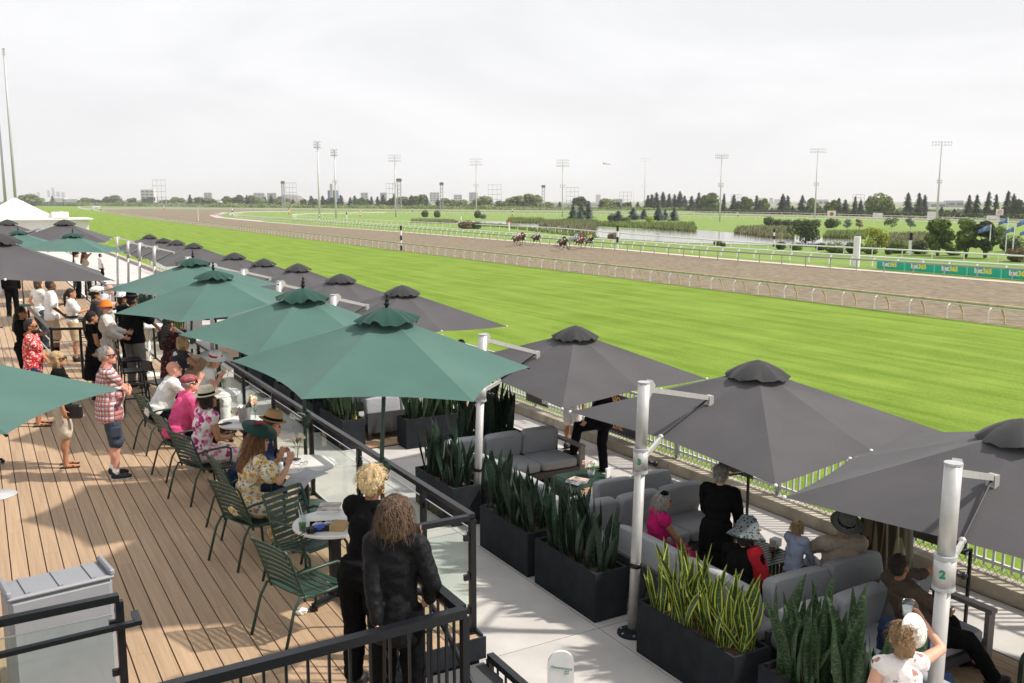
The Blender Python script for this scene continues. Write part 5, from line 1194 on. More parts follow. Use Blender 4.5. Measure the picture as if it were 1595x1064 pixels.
# ---------------------------------------------------------------- umbrellas
def rot3(yaw, tx, ty):
    return Matrix.Rotation(ty, 3, 'Y') @ Matrix.Rotation(tx, 3, 'X') @ Matrix.Rotation(yaw, 3, 'Z')
def canopy(t, tips, apex, mt, capmt, bow, sag, capr, caph, vent0=.06, wav=.07, seedv=0):
    "panels between neighbouring rib tips, each its own mesh, plus the vent cap"
    n = len(tips); apex = V(apex)
    for i in range(n):
        a, e = V(tips[i]), V(tips[(i + 1) % n]); b = B(); U, Vn = 8, 10; vs = []
        for j in range(Vn + 1):
            v = vent0 + (1 - vent0) * j / Vn
            for k in range(U + 1):
                u = k / U; tip = a.lerp(e, u); q = 4 * u * (1 - u); ve = v * (1 - bow * q * v * v)
                p = apex.lerp(tip, ve); p.z -= sag * q * v * (1 - .3 * v) - .012 * sin(v * 9 + i) * q; vs.append(p)
        b.add(vs, [(j * (U + 1) + k, (j + 1) * (U + 1) + k, (j + 1) * (U + 1) + k + 1, j * (U + 1) + k + 1) for j in range(Vn) for k in range(U)])
        me = b.mesh('canopy_panel', mt, True)
        if me.polygons[40].normal.z < 0: me.flip_normals()
        link('canopy_panel', me, t)
        B().tube([apex.lerp(a, .08) + V((0, 0, -.03)), a + V((0, 0, -.012))], .011, 5).build('rib', 'black_metal' if 'green' in mt else 'grey_alu', t)
    r = random.Random(seedv); nn = 48; vs = []; rings = ((0, 0), (.3, -.12), (.62, -.36), (.85, -.66), (.97, -.9), (1.0, -1.08)); ph = r.uniform(0, 6)
    tipdirs = [(V(q) - apex) for q in tips]; zdrop = sum(-q.z / V((q.x, q.y, 0)).length for q in tipdirs) / n
    for ri, (rr, zz) in enumerate(rings):
        for k in range(nn):
            a = 2 * pi * k / nn + .0; w_ = sin(n * a + ph) * .45 + sin((n * 2 + 1) * a + ph * 2) * .45 + sin(a * 3 + ph) * .3 + sin(a * 17 + ph) * .2
            rad_ = capr * rr * (1 + wav * w_ * rr * rr)
            # cap outline follows the canopy plan (square or six sided)
            base_z = -capr * rr * zdrop
            vs.append(apex + V((cos(a) * rad_, sin(a) * rad_, caph * (1 - rr) + base_z * rr + .045 * rr + .034 * w_ * rr * rr * rr)))
    b = B(); b.add(vs, [(i * nn + k, i * nn + (k + 1) % nn, (i + 1) * nn + (k + 1) % nn, (i + 1) * nn + k) for i in range(len(rings) - 1) for k in range(nn)])
    me = b.mesh('vent_cap', capmt, True)
    if me.polygons[nn * 3].normal.z < 0: me.flip_normals()
    o = link('vent_cap', me, t); return o
def cantilever(cx, cy_, cz, yaw, s, rise, tx, ty, dm, pole, label, num=None, arm=True, base_z=PT, detail=True):
    bx, by, lx, ly, zt = pole; t = thing('cantilever_umbrella', label, 'umbrella', (bx, by, base_z), 0, 'dark grey cantilever umbrellas'); O = V((bx, by, base_z))
    Rm = rot3(yaw, tx, ty); c = V((cx, cy_, cz)) - O; W = lambda a, b_, z: Rm @ V((a * s, b_ * s, z)) + c
    tips = [W(-1, 0, dm), W(-1, -1, 0), W(0, -1, dm), W(1, -1, 0), W(1, 0, dm), W(1, 1, 0), W(0, 1, dm), W(-1, 1, 0)]; apex = W(0, 0, rise)
    canopy(t, tips, apex, 'canopy_grey', 'cap_grey', .02, .04, .40, .12, seedv=int(cx * 100), wav=.06)
    for q in tips: B().ell(q, .022, n=8, m_=6).build('rib_tip', 'white_paint', t, smooth=True)
    B().tube([apex - V((0, 0, .55)), apex - V((0, 0, .02))], .03, 8).build('hub', 'grey_alu', t)
    top = V((lx, ly, zt - base_z)); band = top * .70
    B().tube([(0, 0, 0), band], .058, 20).build('pole', 'silver', t, smooth=True)
    B().tube([band, top], .066, 20).build('pole', 'silver', t, smooth=True)
    B().tube([top, top + V((0, 0, .02))], .069, 20).build('pole_cap', 'grey_alu', t, smooth=False)
    if detail:
        B().tube([band - V((0, 0, .12)), band + V((0, 0, .12))], .082, 20).build('collar', 'silver', t, smooth=True)
        B().tube([band + V((0, 0, .11)), band + V((0, 0, .14))], .086, 20).build('collar_ring', 'grey_alu', t); B().tube([band - V((0, 0, .14)), band - V((0, 0, .11))], .086, 20).build('collar_ring', 'grey_alu', t)
        B().lathe([(.17, 0), (.17, .02), (.09, .035), (.075, .07)], (0, 0, .002), 24).build('base_flange', 'planter', t)
        for k in range(6): B().lathe([(.013, 0), (.013, .015)], (.135 * cos(k * 1.05), .135 * sin(k * 1.05), .022), 6).build('bolt', 'grey_alu', t)
        B().tube([band * .40 + V((0, 0, -.02)), band * .40 + V((0, 0, .03))], .068, 16).tube([band * .40 + V((.06, -.03, 0)), band * .27 + V((.12, -.06, 0)), band * .18 + V((.03, -.07, 0))], .013, 6).build('strap', 'black_metal', t, smooth=True)
        B().tube([band + V((.08, -.02, -.02)), band + V((.16, -.05, -.05))], .02, 8).ell(band + V((.17, -.05, -.05)), .032, n=8, m_=6).build('crank', 'black_metal', t, smooth=True)
    m0 = W(-1, 0, dm); up_ = apex.lerp(m0, .52) + V((0, 0, .07))
    a0 = top - V((0, 0, .07)); d = (up_ - a0); dn = V((d.x, d.y, 0)).normalized()
    B().bar(a0 + dn * .05, up_, .035, .06).build('upper_arm', 'silver', t); B().bar(a0 + dn * .02 + V((0, 0, -.09)), a0 + dn * .16 + V((0, 0, .06)), .07, .1).build('hinge', 'silver', t)
    B().box(up_ + V((0, 0, -.04)), (.07, .09, .14)).build('arm_bracket', 'silver', t)
    B().bar(band + dn * .05, m0 + V((0, 0, -.01)), .035, .05).build('lower_arm', 'silver', t); B().ell(m0 + V((0, 0, .01)), .035, n=8, m_=6).build('arm_knob', 'silver', t, smooth=True)
    B().tube([up_, m0 + V((0, 0, .02))], .012, 6).build('tension_rod', 'black_metal', t)
    if num:
        q = -V((O.x, O.y, 0)).normalized(); q = Matrix.Rotation(.35, 3, 'Z') @ q
        q = Matrix.Rotation(-.5, 3, 'Z') @ q
        words(num, .09, 'print_green', t, tuple(band + q * .0855), (pi / 2, 0, math.atan2(q.y, q.x) + pi / 2), bold=.004)
    return t
cantilever(8.531, 8.526, .819, .103, 1.685, .712, .048, -.009, .08, (6.052, 7.783, .117, .035, 1.69), 'dark grey cantilever umbrella on the silver post numbered 3', '3')
cantilever(8.748, 5.196, .709, .324, 1.637, .716, .046, .01, .033, (6.21, 4.179, .122, .053, 1.659), 'nearest dark grey cantilever umbrella, silver post numbered 2, cut by the right edge', '2')
cantilever(8.975, 13.356, .68, .118, 1.628, .706, .076, -.019, .058, (6.265, 11.947, .135, .001, 1.681), 'dark grey cantilever umbrella right behind the nearest green one')
fars = [((626, 452), 'dark grey umbrella with its right tip over the turf, behind the nearest green one'), ((531, 433), 'dark grey umbrella left of the one reaching over the turf'), ((464, 416), 'dark grey umbrella above the second green canopy'), ((411, 408), 'fourth dark grey umbrella down the row from the turf tip'), ((365.5, 398), 'dark grey umbrella right of the two overlapping green tops'), ((302, 382), 'dark grey umbrella peeping over the rearmost of the three close green ones'), ((275, 377), 'third dark grey umbrella from the far end of the row'), ((255, 374), 'second dark grey umbrella from the far end of the row'), ((233, 368), 'farthest dark grey umbrella of the trackside row')]
for i, (q, lab) in enumerate(fars):
    a = at(q[0], q[1], 1.68)
    cantilever(a.x, a.y, .96, .10 + .05 * sin(i * 2.3), 1.68, .72, .04, -.01, .055, (a.x - 1.9, a.y - .55, .12, 0, 1.70), lab, detail=i < 4)
cantilever(.323, 19.111, 2.302, .031, 1.679, .677, -.001, .016, .06, (-1.7, 18.6, .1, 0, 3.1), 'dark grey cantilever umbrella at the left edge above the standing staff', base_z=DK)
cantilever(3.041, 40.3, 2.15, -.2, 1.65, .67, .02, .02, .04, (.7, 40.9, .1, 0, 2.3), 'large dark grey umbrella in front of the white tent', base_z=PT)
cantilever(1.2, 44.5, 2.1, .2, 1.6, .67, .02, .02, .04, (-1.0, 44.0, .1, 0, 2.4), 'dark grey umbrella half hidden behind the large one by the tent', base_z=DK)
def market(cx, cy_, cz, yaw, s, rise, tx, ty, pole, label, crank=1.13, z0=DK, hub=True):
    px_, py_ = pole; O = V((px_, py_, z0)); t = thing('market_umbrella', label, 'umbrella', tuple(O), 0, 'green market umbrellas'); Rm = rot3(yaw, tx, ty); c = V((cx, cy_, cz)) - O
    tips = [Rm @ V((s * cos(pi / 3 * k), s * sin(pi / 3 * k), 0)) + c for k in range(6)]; apex = Rm @ V((0, 0, rise)) + c
    canopy(t, tips, apex, 'canopy_green', 'cap_green', .075, .05, .30, .07, wav=.06, seedv=int(cy_ * 10))
    n_ = (Rm @ V((0, 0, 1))); d = n_
    B().tube([(0, 0, 0), (0, 0, 1.2), apex + d * .02], [.021, .021, .019], 12).build('pole', 'green_metal', t, smooth=True)
    b = B(); b.lathe([(.02, 0), (.02, .03), (.038, .05), (.038, .065), (.022, .075), (.03, .1), (.026, .125), (.012, .135), (.02, .155), (.018, .175), (.004, .19)], (0, 0, 0), 12); R3 = d.to_track_quat('Z', 'Y').to_matrix(); b.v = [R3 @ (p * .75) + apex + d * .06 for p in b.v]; b.build('finial', 'black_metal', t, smooth=True)
    B().tube([(0, 0, crank - .1), (0, 0, crank + .1)], .032, 12).ell((.03, -.02, crank), (.05, .035, .07)).build('crank_box', 'green_metal', t, smooth=True)
    B().tube([(0, -.03, crank + .02), (-.03, -.09, crank + .06), (-.11, -.1, crank + .09)], .009, 6).build('crank_handle', 'silver', t, smooth=True)
    B().lathe([(.25, 0), (.25, .05), (.2, .06), (.03, .075), (.03, .3)], (0, 0, .002), 24).build('base', 'green_metal', t)
    for q in tips: B().tube([V((0, 0, 0)) + apex - V((0, 0, .62)), apex.lerp(q, .5) - V((0, 0, .02))], .008, 5).build('strut', 'black_metal', t)
    return t
market(3.28, 8.104, 2.115, -.357, 1.408, .482, .088, .022, (3.2, 8.03), 'nearest green market umbrella, its whole canopy in view')
market(3.225, 10.52, 2.106, -.134, 1.361, .478, .083, .038, (3.2, 10.43), 'green market umbrella directly behind the nearest one')
market(3.206, 14.908, 2.01, -.025, 1.485, .497, .036, -.025, (3.2, 14.96), 'green market umbrella over the woman with the wide white hat')
market(3.398, 17.473, 2.092, -.162, 1.517, .468, -.011, -.002, (3.3, 17.5), 'green market umbrella rearmost of the overlapping four')
market(2.531, 30.983, 2.147, -.001, 1.535, .489, -.019, .05, (2.5, 30.98), 'small looking green umbrella far off in front of the large grey one')
market(-.507, 8.006, 2.113, -.104, 1.442, .5, -.02, -.029, (-.5, 8.0), 'green market umbrella cut by the left edge')
market(-1.2, 13.2, 2.05, .2, 1.45, .5, 0, 0, (-1.2, 13.2), 'green umbrella tip just showing behind the left edge one')
market(1.3, 36.5, 2.1, .3, 1.5, .48, 0, 0, (1.3, 36.5), 'farthest green umbrella half hidden behind the small looking one')

# ---------------------------------------------------------------- deck railings
def rail_run(t, a, e, z, top=(.06, .045), fill='glass', post_a=True, post_b=True, posts=None, pitch=.13, zl=0.0):
    "posts, top rail and glass or balusters from a to e, heights over zl"
    a, e = V((a[0], a[1], zl)), V((e[0], e[1], zl)); d = (e - a).normalized(); Ln = (e - a).length; n_ = V((d.y, -d.x, 0))
    B().bar(a + V((0, 0, z - top[1] / 2)), e + V((0, 0, z - top[1] / 2)), top[0], top[1]).build('top_rail', 'black_metal', t)
    ds = posts if posts is not None else [0, Ln]
    for q in ds:
        p = a + d * q; B().box(p + V((0, 0, (z - top[1]) / 2)), (.05, .05, z - top[1] - .002), (0, 0, math.atan2(d.y, d.x))).build('post', 'black_metal', t)
        B().box(p + V((0, 0, .006)), (.1, .1, .012), (0, 0, math.atan2(d.y, d.x))).build('foot_plate', 'black_metal', t)
    for q0, q1 in zip(ds, ds[1:]):
        if fill == 'glass':
            p0, p1 = a + d * (q0 + .05), a + d * (q1 - .05); zb, zt_ = .08, z - .14
            B().bar(p0 + V((0, 0, (zb + zt_) / 2)), p1 + V((0, 0, (zb + zt_) / 2)), .01, zt_ - zb).build('glass_panel', 'glass', t)
            B().bar(p0 + V((0, 0, zt_ + .003)), p1 + V((0, 0, zt_ + .003)), .011, .006).build('glass_edge', 'bright_edge', t)
            for zz in (.2, .5, z - .2):
                for p_, s_ in ((p0, 1), (p1, -1)): B().box(p_ - d * s_ * .005 + V((0, 0, zz)), (.05, .03, .045), (0, 0, math.atan2(d.y, d.x))).build('clip', 'black_metal', t)
        else:
            n = int((q1 - q0) / pitch)
            me = B().box((0, 0, (z - top[1] + .08) / 2), (.016, .016, z - top[1] - .08)).mesh('baluster', 'black_metal')
            for k in range(1, n): link('baluster', me, t, tuple(a + d * (q0 + (q1 - q0) * k / n)), math.atan2(d.y, d.x))
            B().bar(a + d * q0 + V((0, 0, .09)), a + d * q1 + V((0, 0, .09)), .03, .02).build('bottom_rail', 'black_metal', t)
t = thing('glass_railing', 'long black railing with glass panels along the deck edge', 'railing', (3.44, 6.63, 0))
rail_run(t, (0, 0), (0, 33), 1.05, posts=[0, .99] + [.99 + 1.67 * k for k in range(1, 19)])
t = thing('glass_railing', 'short return of the glass railing behind the two people in black', 'railing', (3.44, 6.63, 0))
rail_run(t, (-.034, 0), (-.88, 0), 1.047, posts=[.846])
B().bar((-.06, 0, .495), (-.80, 0, .495), .01, .82).build('glass_panel', 'glass', t); B().bar((-.06, 0, .908), (-.80, 0, .908), .011, .006).build('glass_edge', 'bright_edge', t)
for zz in (.2, .5, .85): B().box((-.05, 0, zz), (.06, .03, .05)).build('clip', 'black_metal', t)
t = thing('baluster_railing', 'black baluster railing across the bottom of the picture, behind it the two people in black', 'railing', (2.56, 5.05, 0))
rail_run(t, (0, 0), (-4.2, -.09), 1.05, (.07, .06), 'bars', posts=[0, 2.1, 4.2]); 
t = thing('baluster_railing', 'short black baluster railing beside the carpeted stair', 'railing', (2.56, 5.05, 0))
rail_run(t, (0, .04), (.01, 1.55), 1.047, (.07, .06), 'bars', posts=[1.5])
B().bar((0, .036, 1.02), (0, .0, 1.02), .03, .03).build('joint', 'black_metal', t)
B().bar((0, .1, .09), (0, 1.5, .09), .03, .02).build('bottom_rail', 'black_metal', t)
me = B().box((0, 0, .53), (.016, .016, .9)).mesh('baluster', 'black_metal')
for k in range(1, 12): link('baluster', me, t, (.003, .04 + .122 * k, 0))
t = thing('stair_railing', 'black rail running down from the deck corner beside the path', 'railing', (3.46, 6.36, PT))
rail_run(t, (0, 0), (0, -3.2), 1.07, (.06, .055), 'bars', posts=[0, 1.6, 3.2])
t = thing('stair_handrail', 'bent black pipe handrail in the stair well', 'handrail', (2.68, 6.2, 0))
B().tube([(.0, .1, .62), (.12, .1, .62), (.16, .05, .6), (.16, -.3, .45), (.16, -2, -.45)], .021, 10).build('pipe', 'black_metal', t, smooth=True)
for yy, zz in ((-.2, .49), (-1.5, -.2)): B().bar((.155, yy, zz), (-.1, yy, zz - .1), .014).build('bracket', 'black_metal', t)
t = thing('glass_railing', 'black framed glass railing at the lower left corner', 'railing', (.65, 6.40, 0))
rail_run(t, (0, 0), (-3.2, -.12), 1.05, (.06, .05), posts=[0, 1.6, 3.2])
t = thing('stair_handrail', 'black handrail with a turned end in front of the lower left glass', 'handrail', (.74, 6.22, 0))
B().bar((-3.2, -.22, .9), (-.02, -.0, .9), .045, .03).build('rail', 'black_metal', t); B().bar((0, -.02, .9), (.0, .17, .9), .045, .03).build('turned_end', 'black_metal', t)
for xx in (-.15, -1.7): B().tube([(xx, 0, .885), (xx, .08, .84), (xx, .17, .84)], .01, 6).build('bracket', 'black_metal', t)
# rail posts around the raised bar area farther back
for i, (x0, y0, x1, y1, lab) in enumerate(((1.2, 21.0, 2.25, 20.6, 'black open railing in front of the server with a ponytail'), (1.2, 21.1, 1.0, 25.6, 'black open railing beside the man in khaki shorts'), (2.3, 24.4, 3.35, 24.0, 'black open railing behind the man with the orange hat'))):
    t = thing('open_railing', lab, 'railing', (x0, y0, 0)); dx, dy = x1 - x0, y1 - y0; Ln = math.hypot(dx, dy)
    B().bar((0, 0, 1.05), (dx, dy, 1.05), .06, .05).build('top_rail', 'black_metal', t)
    for q in (0, .5, 1): B().box((dx * q, dy * q, .51), (.05, .05, 1.02)).build('post', 'black_metal', t)
    for zz in (.25, .5, .78): B().bar((0, 0, zz), (dx, dy, zz), .02).build('cable', 'silver', t)

# ---------------------------------------------------------------- snake plants in dark planters
def leaf_mesh(seed, mt):
    r = random.Random(seed); n = 8; vs = []; uv = []; lean = r.uniform(.02, .2); tw = r.uniform(-.9, .9); wd = r.uniform(.034, .05); bend = r.uniform(-.12, .12)
    for i in range(n + 1):
        q = i / n; w_ = wd * (.55 + 1.1 * q - .25 * q * q) if q < .6 else wd * 1.1 * max(0.02, (1 - ((q - .6) / .4) ** 1.7))
        a = tw * q; cx, cy2 = lean * q * q, bend * sin(q * 2.6)
        for k, u in enumerate((-1, 0, 1)):
            x = u * w_; y = -.35 * w_ * (1 - abs(u)) ; vs.append((cx + x * cos(a) - y * sin(a), cy2 + x * sin(a) + y * cos(a), q)); uv.append((k / 2, q))
    fs = []
    for i in range(n):
        for k in range(2): fs.append((i * 3 + k, i * 3 + k + 1, (i + 1) * 3 + k + 1, (i + 1) * 3 + k))
    me = bpy.data.meshes.new('leaf'); me.from_pydata(vs, [], fs); me.materials.append(M[mt]); ul = me.uv_layers.new(name='uv')
    for lp in me.loops: ul.data[lp.index].uv = uv[lp.vertex_index]
    me.polygons.foreach_set('use_smooth', [True] * len(fs)); return me
leafs = {k: [leaf_mesh(i * 3 + 1, k) for i in range(7)] for k in ('snake_dark', 'snake_mid', 'snake_gold')}
def planter(x0, x1, y0, y1, label, mt='snake_dark', n=42, z=PT, h=.585, lh=.62, seed=0, splay=.12):
    t = thing('planter', label, 'planter', ((x0 + x1) / 2, (y0 + y1) / 2, z + .004), 0, 'snake plant planters'); W, D = x1 - x0, y1 - y0; th = .03; r = random.Random(seed + 5)
    b = B()
    for sx, sy, w_, d_ in ((-1, 0, th, D), (1, 0, th, D), (0, -1, W - 2 * th, th), (0, 1, W - 2 * th, th)): b.box((sx * (W / 2 - th / 2), sy * (D / 2 - th / 2), h / 2), (w_, d_, h))
    b.build('pot', 'planter', t); B().box((0, 0, h * .45), (W - 2 * th - .002, D - 2 * th - .002, h * .88)).build('soil', 'plant_soil', t)
    nx = max(2, round(W / .13)); k = 0
    for i in range(int(n * (2.2 if 'snake_gold' != mt else 1.8))):
        u, v = r.uniform(-1, 1), r.uniform(-1, 1); x, y = u * (W / 2 - .09), v * (D / 2 - .09)
        o = link('leaf', r.choice(leafs[mt]), t, (x, y, h * .88), rot=(r.gauss(0, splay), r.gauss(0, splay), r.uniform(0, 6.3))); s_ = lh * 1.22 * r.uniform(.45, 1.15) * (1 + .1 * sin(x * 9 + y * 5)); o.scale = (s_ * 1.2, s_ * 1.2, s_)
    return t
PX0, PX1 = 5.83, 6.29
planter(PX0, PX1, 8.2, 9.52, 'dark planter with snake plants left of the post numbered 3', n=46, seed=1)
planter(PX0, PX1, 9.70, 11.0, 'second dark planter beyond the post numbered 3, beside the deck corner', n=46, seed=2)
planter(PX0, PX1, 11.85, 13.2, 'dark planter with snake plants in front of the white post under the green canopy', n=46, seed=3)
planter(PX0, PX1, 5.95, 7.42, 'dark planter with yellow edged snake plants', 'snake_gold', n=66, seed=4, lh=.58, splay=.22)
planter(PX0 + .1, PX1 + .1, 4.35, 5.75, 'nearest planter, dark green snake plants by the lower edge', 'snake_mid', n=50, seed=5, lh=.72)
planter(PX0 + .05, PX1 + .05, 16.75, 18.1, 'planter holding a small bottle, behind the railing under the nearest green canopy', 'snake_mid', n=40, seed=6)
planter(6.98, 8.3, 16.2, 16.66, 'wide planter facing the gap, behind the nearest green umbrella pole', 'snake_mid', n=46, seed=7)
planter(7.1, 8.5, 14.35, 14.8, 'planter with tall dark snake plants behind the pale sofa', n=52, seed=8, lh=.8)
planter(PX0, PX1, 18.4, 19.7, 'planter third in line beyond the gap', n=36, seed=9)
planter(PX0, PX1, 20.0, 21.3, 'planter fourth in line beyond the gap', n=30, seed=10)
planter(PX0, PX1, 22.4, 23.7, 'planter fifth in line beyond the gap', n=30, seed=11)
planter(PX0, PX1, 24.0, 25.3, 'planter sixth in line beyond the gap', n=30, seed=12)
planter(4.7, 5.2, 33.4, 35.6, 'far planter with snake plants left of the white posts', n=40, seed=13, lh=.9)
planter(6.6, 7.6, 38.5, 39, 'far planter with snake plants between the white posts', n=30, seed=14, lh=.9)
planter(5.4, 5.8, 31.5, 32.6, 'far planter with yellow edged plants beside the white bar', 'snake_gold', n=22, seed=15)
planter(7.9, 8.8, 38.5, 39, 'far planter right of the white posts', n=26, seed=16, lh=.9)
t = thing('water_bottle', 'small bottle with blue cap left in a planter', 'bottle', (6.2, 16.9, PT + .53)); B().lathe([(.03, 0), (.033, .02), (.033, .13), (.015, .17), (.013, .19)], (0, 0, 0), 10).build('bottle_body', 'ad_yellow', t, smooth=True); B().lathe([(.017, 0), (.017, .025)], (0, 0, .19), 10).build('lid', 'blue_plastic', t)

# ---------------------------------------------------------------- sofas
cm = {}
def cushion(t, c, d, rot=None, name='cushion', r=.05):
    k = tuple(round(q, 2) for q in d)
    if k not in cm: cm[k] = rounded((0, 0, 0), d).mesh(name, 'cushion', True)
    return link(name, cm[k], t, c, rot=rot)
FZ = PT + .05
def sofa(x0, x1, yb_, dirn, label, arm_x=None, depth=.93, n=3, z=FZ, hi=.80):
    "straight sofa whose back stands at yb_, facing dirn (-1 toward the camera side, +1 away)"
    t = thing('sofa', label, 'sofa', ((x0 + x1) / 2, yb_, z), 0, 'grey outdoor sofas'); xm = (x0 + x1) / 2; W = x1 - x0; d = dirn
    B().box((0, d * depth / 2, .2), (W, depth, .1)).build('seat_frame', 'sofa_frame', t)
    B().box((0, d * .03, .38), (W, .05, .35)).build('back_frame', 'sofa_frame', t)
    for sx in (-1, 1):
        for q in (.06, depth - .06): B().box((sx * (W / 2 - .05), d * q, .075), (.07, .07, .15)).build('leg', 'sofa_frame', t)
    w_ = W / n
    for k in range(n):
        x = -W / 2 + w_ * (k + .5)
        cushion(t, (x, d * (depth / 2 + .1), .335), (w_ - .012, depth - .22, .16), name='seat_cushion')
        cushion(t, (x, d * (.175 + (k % 2) * .012), .60), (w_ - .02, .19, .44), rot=(-d * (.2 + .03 * ((k * 7) % 3 - 1)), 0, .03 * ((k * 5) % 3 - 1)), name='back_cushion')
    if arm_x is not None:
        ax = arm_x - xm
        B().box((ax, d * depth / 2, .60), (.1, depth + .02, .045)).build('armrest', 'sofa_side', t)
        B().box((ax, d * (depth - .035), .29), (.1, .05, .575)).build('arm_front', 'sofa_side', t)
        B().box((ax, d * .03, .29), (.1, .05, .575)).build('arm_back', 'sofa_frame', t)
        B().box((ax + .0, d * depth / 2, .24), (.04, depth - .1, .04)).build('arm_stretcher', 'sofa_frame', t)
    return t
def side_sofa(y0, y1, label, x=6.42, z=FZ):
    t = thing('sofa', label, 'sofa', (x, (y0 + y1) / 2, z), 0, 'grey outdoor sofas'); D = y1 - y0; n = 2 if D > 1.2 else 1
    B().box((.42, 0, .2), (.84, D, .1)).build('seat_frame', 'sofa_frame', t); B().box((.03, 0, .38), (.05, D, .35)).build('back_frame', 'sofa_frame', t)
    for k in range(n):
        y = -D / 2 + D / n * (k + .5)
        cushion(t, (.5, y, .335), (.66, D / n - .012, .16), name='seat_cushion')
        cushion(t, (.17, y, .60), (.19, D / n - .02, .44), rot=(0, .2, .02 * (k * 2 - 1)), name='back_cushion')
    for sy in (-1, 1): B().box((.8, sy * (D / 2 - .06), .075), (.06, .06, .15)).build('leg', 'sofa_frame', t)
    return t
for yf, yn, w1, w2, w3 in ((13.62, 10.12, 'pale sofa facing the camera beyond the green slatted table', 'sofa back nearest the green slatted table, facing away', 'side sofa along the planters beside the green slatted table'),
                           (9.86, 6.42, 'sofa facing the camera behind the woman in magenta', 'sofa seen from behind in front of the boy', 'side sofa behind the yellow edged plants'),
                           (6.20, 2.7, 'sofa on which the man in the brown blazer sits', 'sofa beyond the lower edge of the picture', 'side sofa behind the nearest planter')):
    sofa(6.46, 8.66, yf, -1, w1, 8.73)
    sofa(7.3 if yf > 13 else 6.9, 8.66, yn, 1, w2, 8.73 if yf > 13 else None, n=2)
    side_sofa(yn + .02 if yf < 13 else yn + .3, yf - .98, w3)
sofa(6.6, 8.4, 20.2, -1, 'sofa glimpsed under the nearest green canopy, facing the camera', 8.47)
sofa(6.5, 8.0, 17.0, 1, 'sofa with rounded back right behind the wide planter', None, n=2)
sofa(6.6, 8.4, 24.4, -1, 'farther sofa in the next bay', 8.47); sofa(6.5, 8.0, 21.2, 1, 'sofa backing onto the farther bay', None, n=2)
# green slatted tables with waterfall ends
def slat_table(cx, cy_, label, W=.86, D=.80, h=.44, z=FZ, rz=0):
    t = thing('slatted_table', label, 'table', (cx, cy_, z), rz, 'green slatted low tables'); n = 13; w_ = D / n
    prof = [(-W / 2, 0), (-W / 2, h - .09), (-W / 2 + .03, h - .03), (-W / 2 + .09, h), (W / 2 - .09, h), (W / 2 - .03, h - .03), (W / 2, h - .09), (W / 2, 0)]
    b = B()
    for i in range(len(prof) - 1): b.bar((prof[i][0], 0, prof[i][1]), (prof[i + 1][0], 0, prof[i + 1][1]), w_ * .72, .012, up=(0, 1, 0) if False else (0, 0, 1))
    me = b.mesh('slat', 'green_metal')
    for k in range(n): link('slat', me, t, (0, -D / 2 + w_ * (k + .5), 0))
    for x in (-W / 2 + .1, W / 2 - .1): B().bar((x, -D / 2, h - .03), (x, D / 2, h - .03), .03, .02).build('crossbar', 'green_metal', t)
    return t
slat_table(8.05, 11.58, 'green slatted low table with flowers and magazines'); slat_table(8.1, 7.95, 'green slatted low table by the boy, glasses and flowers on it'); slat_table(8.85, 4.4, 'low slatted table cut by the lower right corner', z=FZ)
# black tubular divider frames at the sofa ends
for x, y, lab in ((9.0, 13.35, 'black tubular frame beside the pale sofa, in front of the man in the suit'), (8.98, 9.62, 'black tubular frame behind the standing woman in black'), (8.98, 6.12, 'black tubular frame behind the post numbered 2')):
    t = thing('divider_frame', lab, 'frame', (x, y, PT)); 
    B().bar((0, 0, 0), (0, 0, .88), .03).build('post', 'black_metal', t); B().bar((.52, -.06, 0), (.52, -.06, .88), .03).build('post', 'black_metal', t); B().bar((-.015, 0, .895), (.535, -.06, .895), .03).build('top_bar', 'black_metal', t)
# signs fixed to the picket fence
def fence_sign(y0, y1, z0, z1, mt, lab, lines):
    t = thing('fence_sign', lab, 'sign', (10.66, (y0 + y1) / 2, PT + .20)); B().box((0, 0, (z0 + z1) / 2), (.012, y1 - y0, z1 - z0)).build('board', mt, t)
    for (txt, sz, dy, dz, m_, bo, sh) in lines: words(txt, sz, m_, t, (-.008, dy, dz), (pi / 2, 0, -pi / 2), bold=bo, shear=sh)
def fy(px, py): return at(px, py, PT + .5).y * 10.8 / at(px, py, PT + .5).x
def on_fence(px, py):
    d = FW * F_PX + R_ * (px - W_PX / 2) - UU * (py - H_PX / 2); q = CAM + d * (10.66 / d.x); return q.y, q.z - PT - .20
y1, _ = on_fence(820, 612); y0, zc = on_fence(853, 640)
fence_sign(y0, y1, .08, .85, 'board_dark', 'dark sign with white script on the fence under the third dark umbrella', [('Homestretch', .30, 0, .52, 'print_white', .002, .5), ('BAR &', .1, -.38, .3, 'print_white', .003, 0), ('SUITES', .1, -.38, .18, 'print_white', .003, 0)])
y1, _ = on_fence(922, 665); y0, zc = on_fence(999, 700)
fence_sign(y0, y1, .05, .85, 'board_navy', 'navy no smoking sign on the fence left of the post numbered 3', [('NO', .2, 0, .72, 'print_orange', .006, 0), ('SMOKING', .2, 0, .48, 'print_orange', .006, 0), ('HERE', .2, 0, .23, 'print_orange', .006, 0)])
y1, _ = on_fence(1120, 730); y0, zc = on_fence(1172, 750)
fence_sign(y0, y1, .12, .85, 'board_dark', 'black betting board on the fence behind the standing woman in black', [('bet365', .34, -.05, .55, 'print_white', .012, 0)])
y1, _ = on_fence(1385, 830); y0, zc = on_fence(1470, 870)
fence_sign(y0 - .3, y1 + .1, .12, .9, 'board_dark', 'black betting board on the fence beside the pleated cover', [('bet365', .40, .06, .56, 'print_white', .014, 0)])
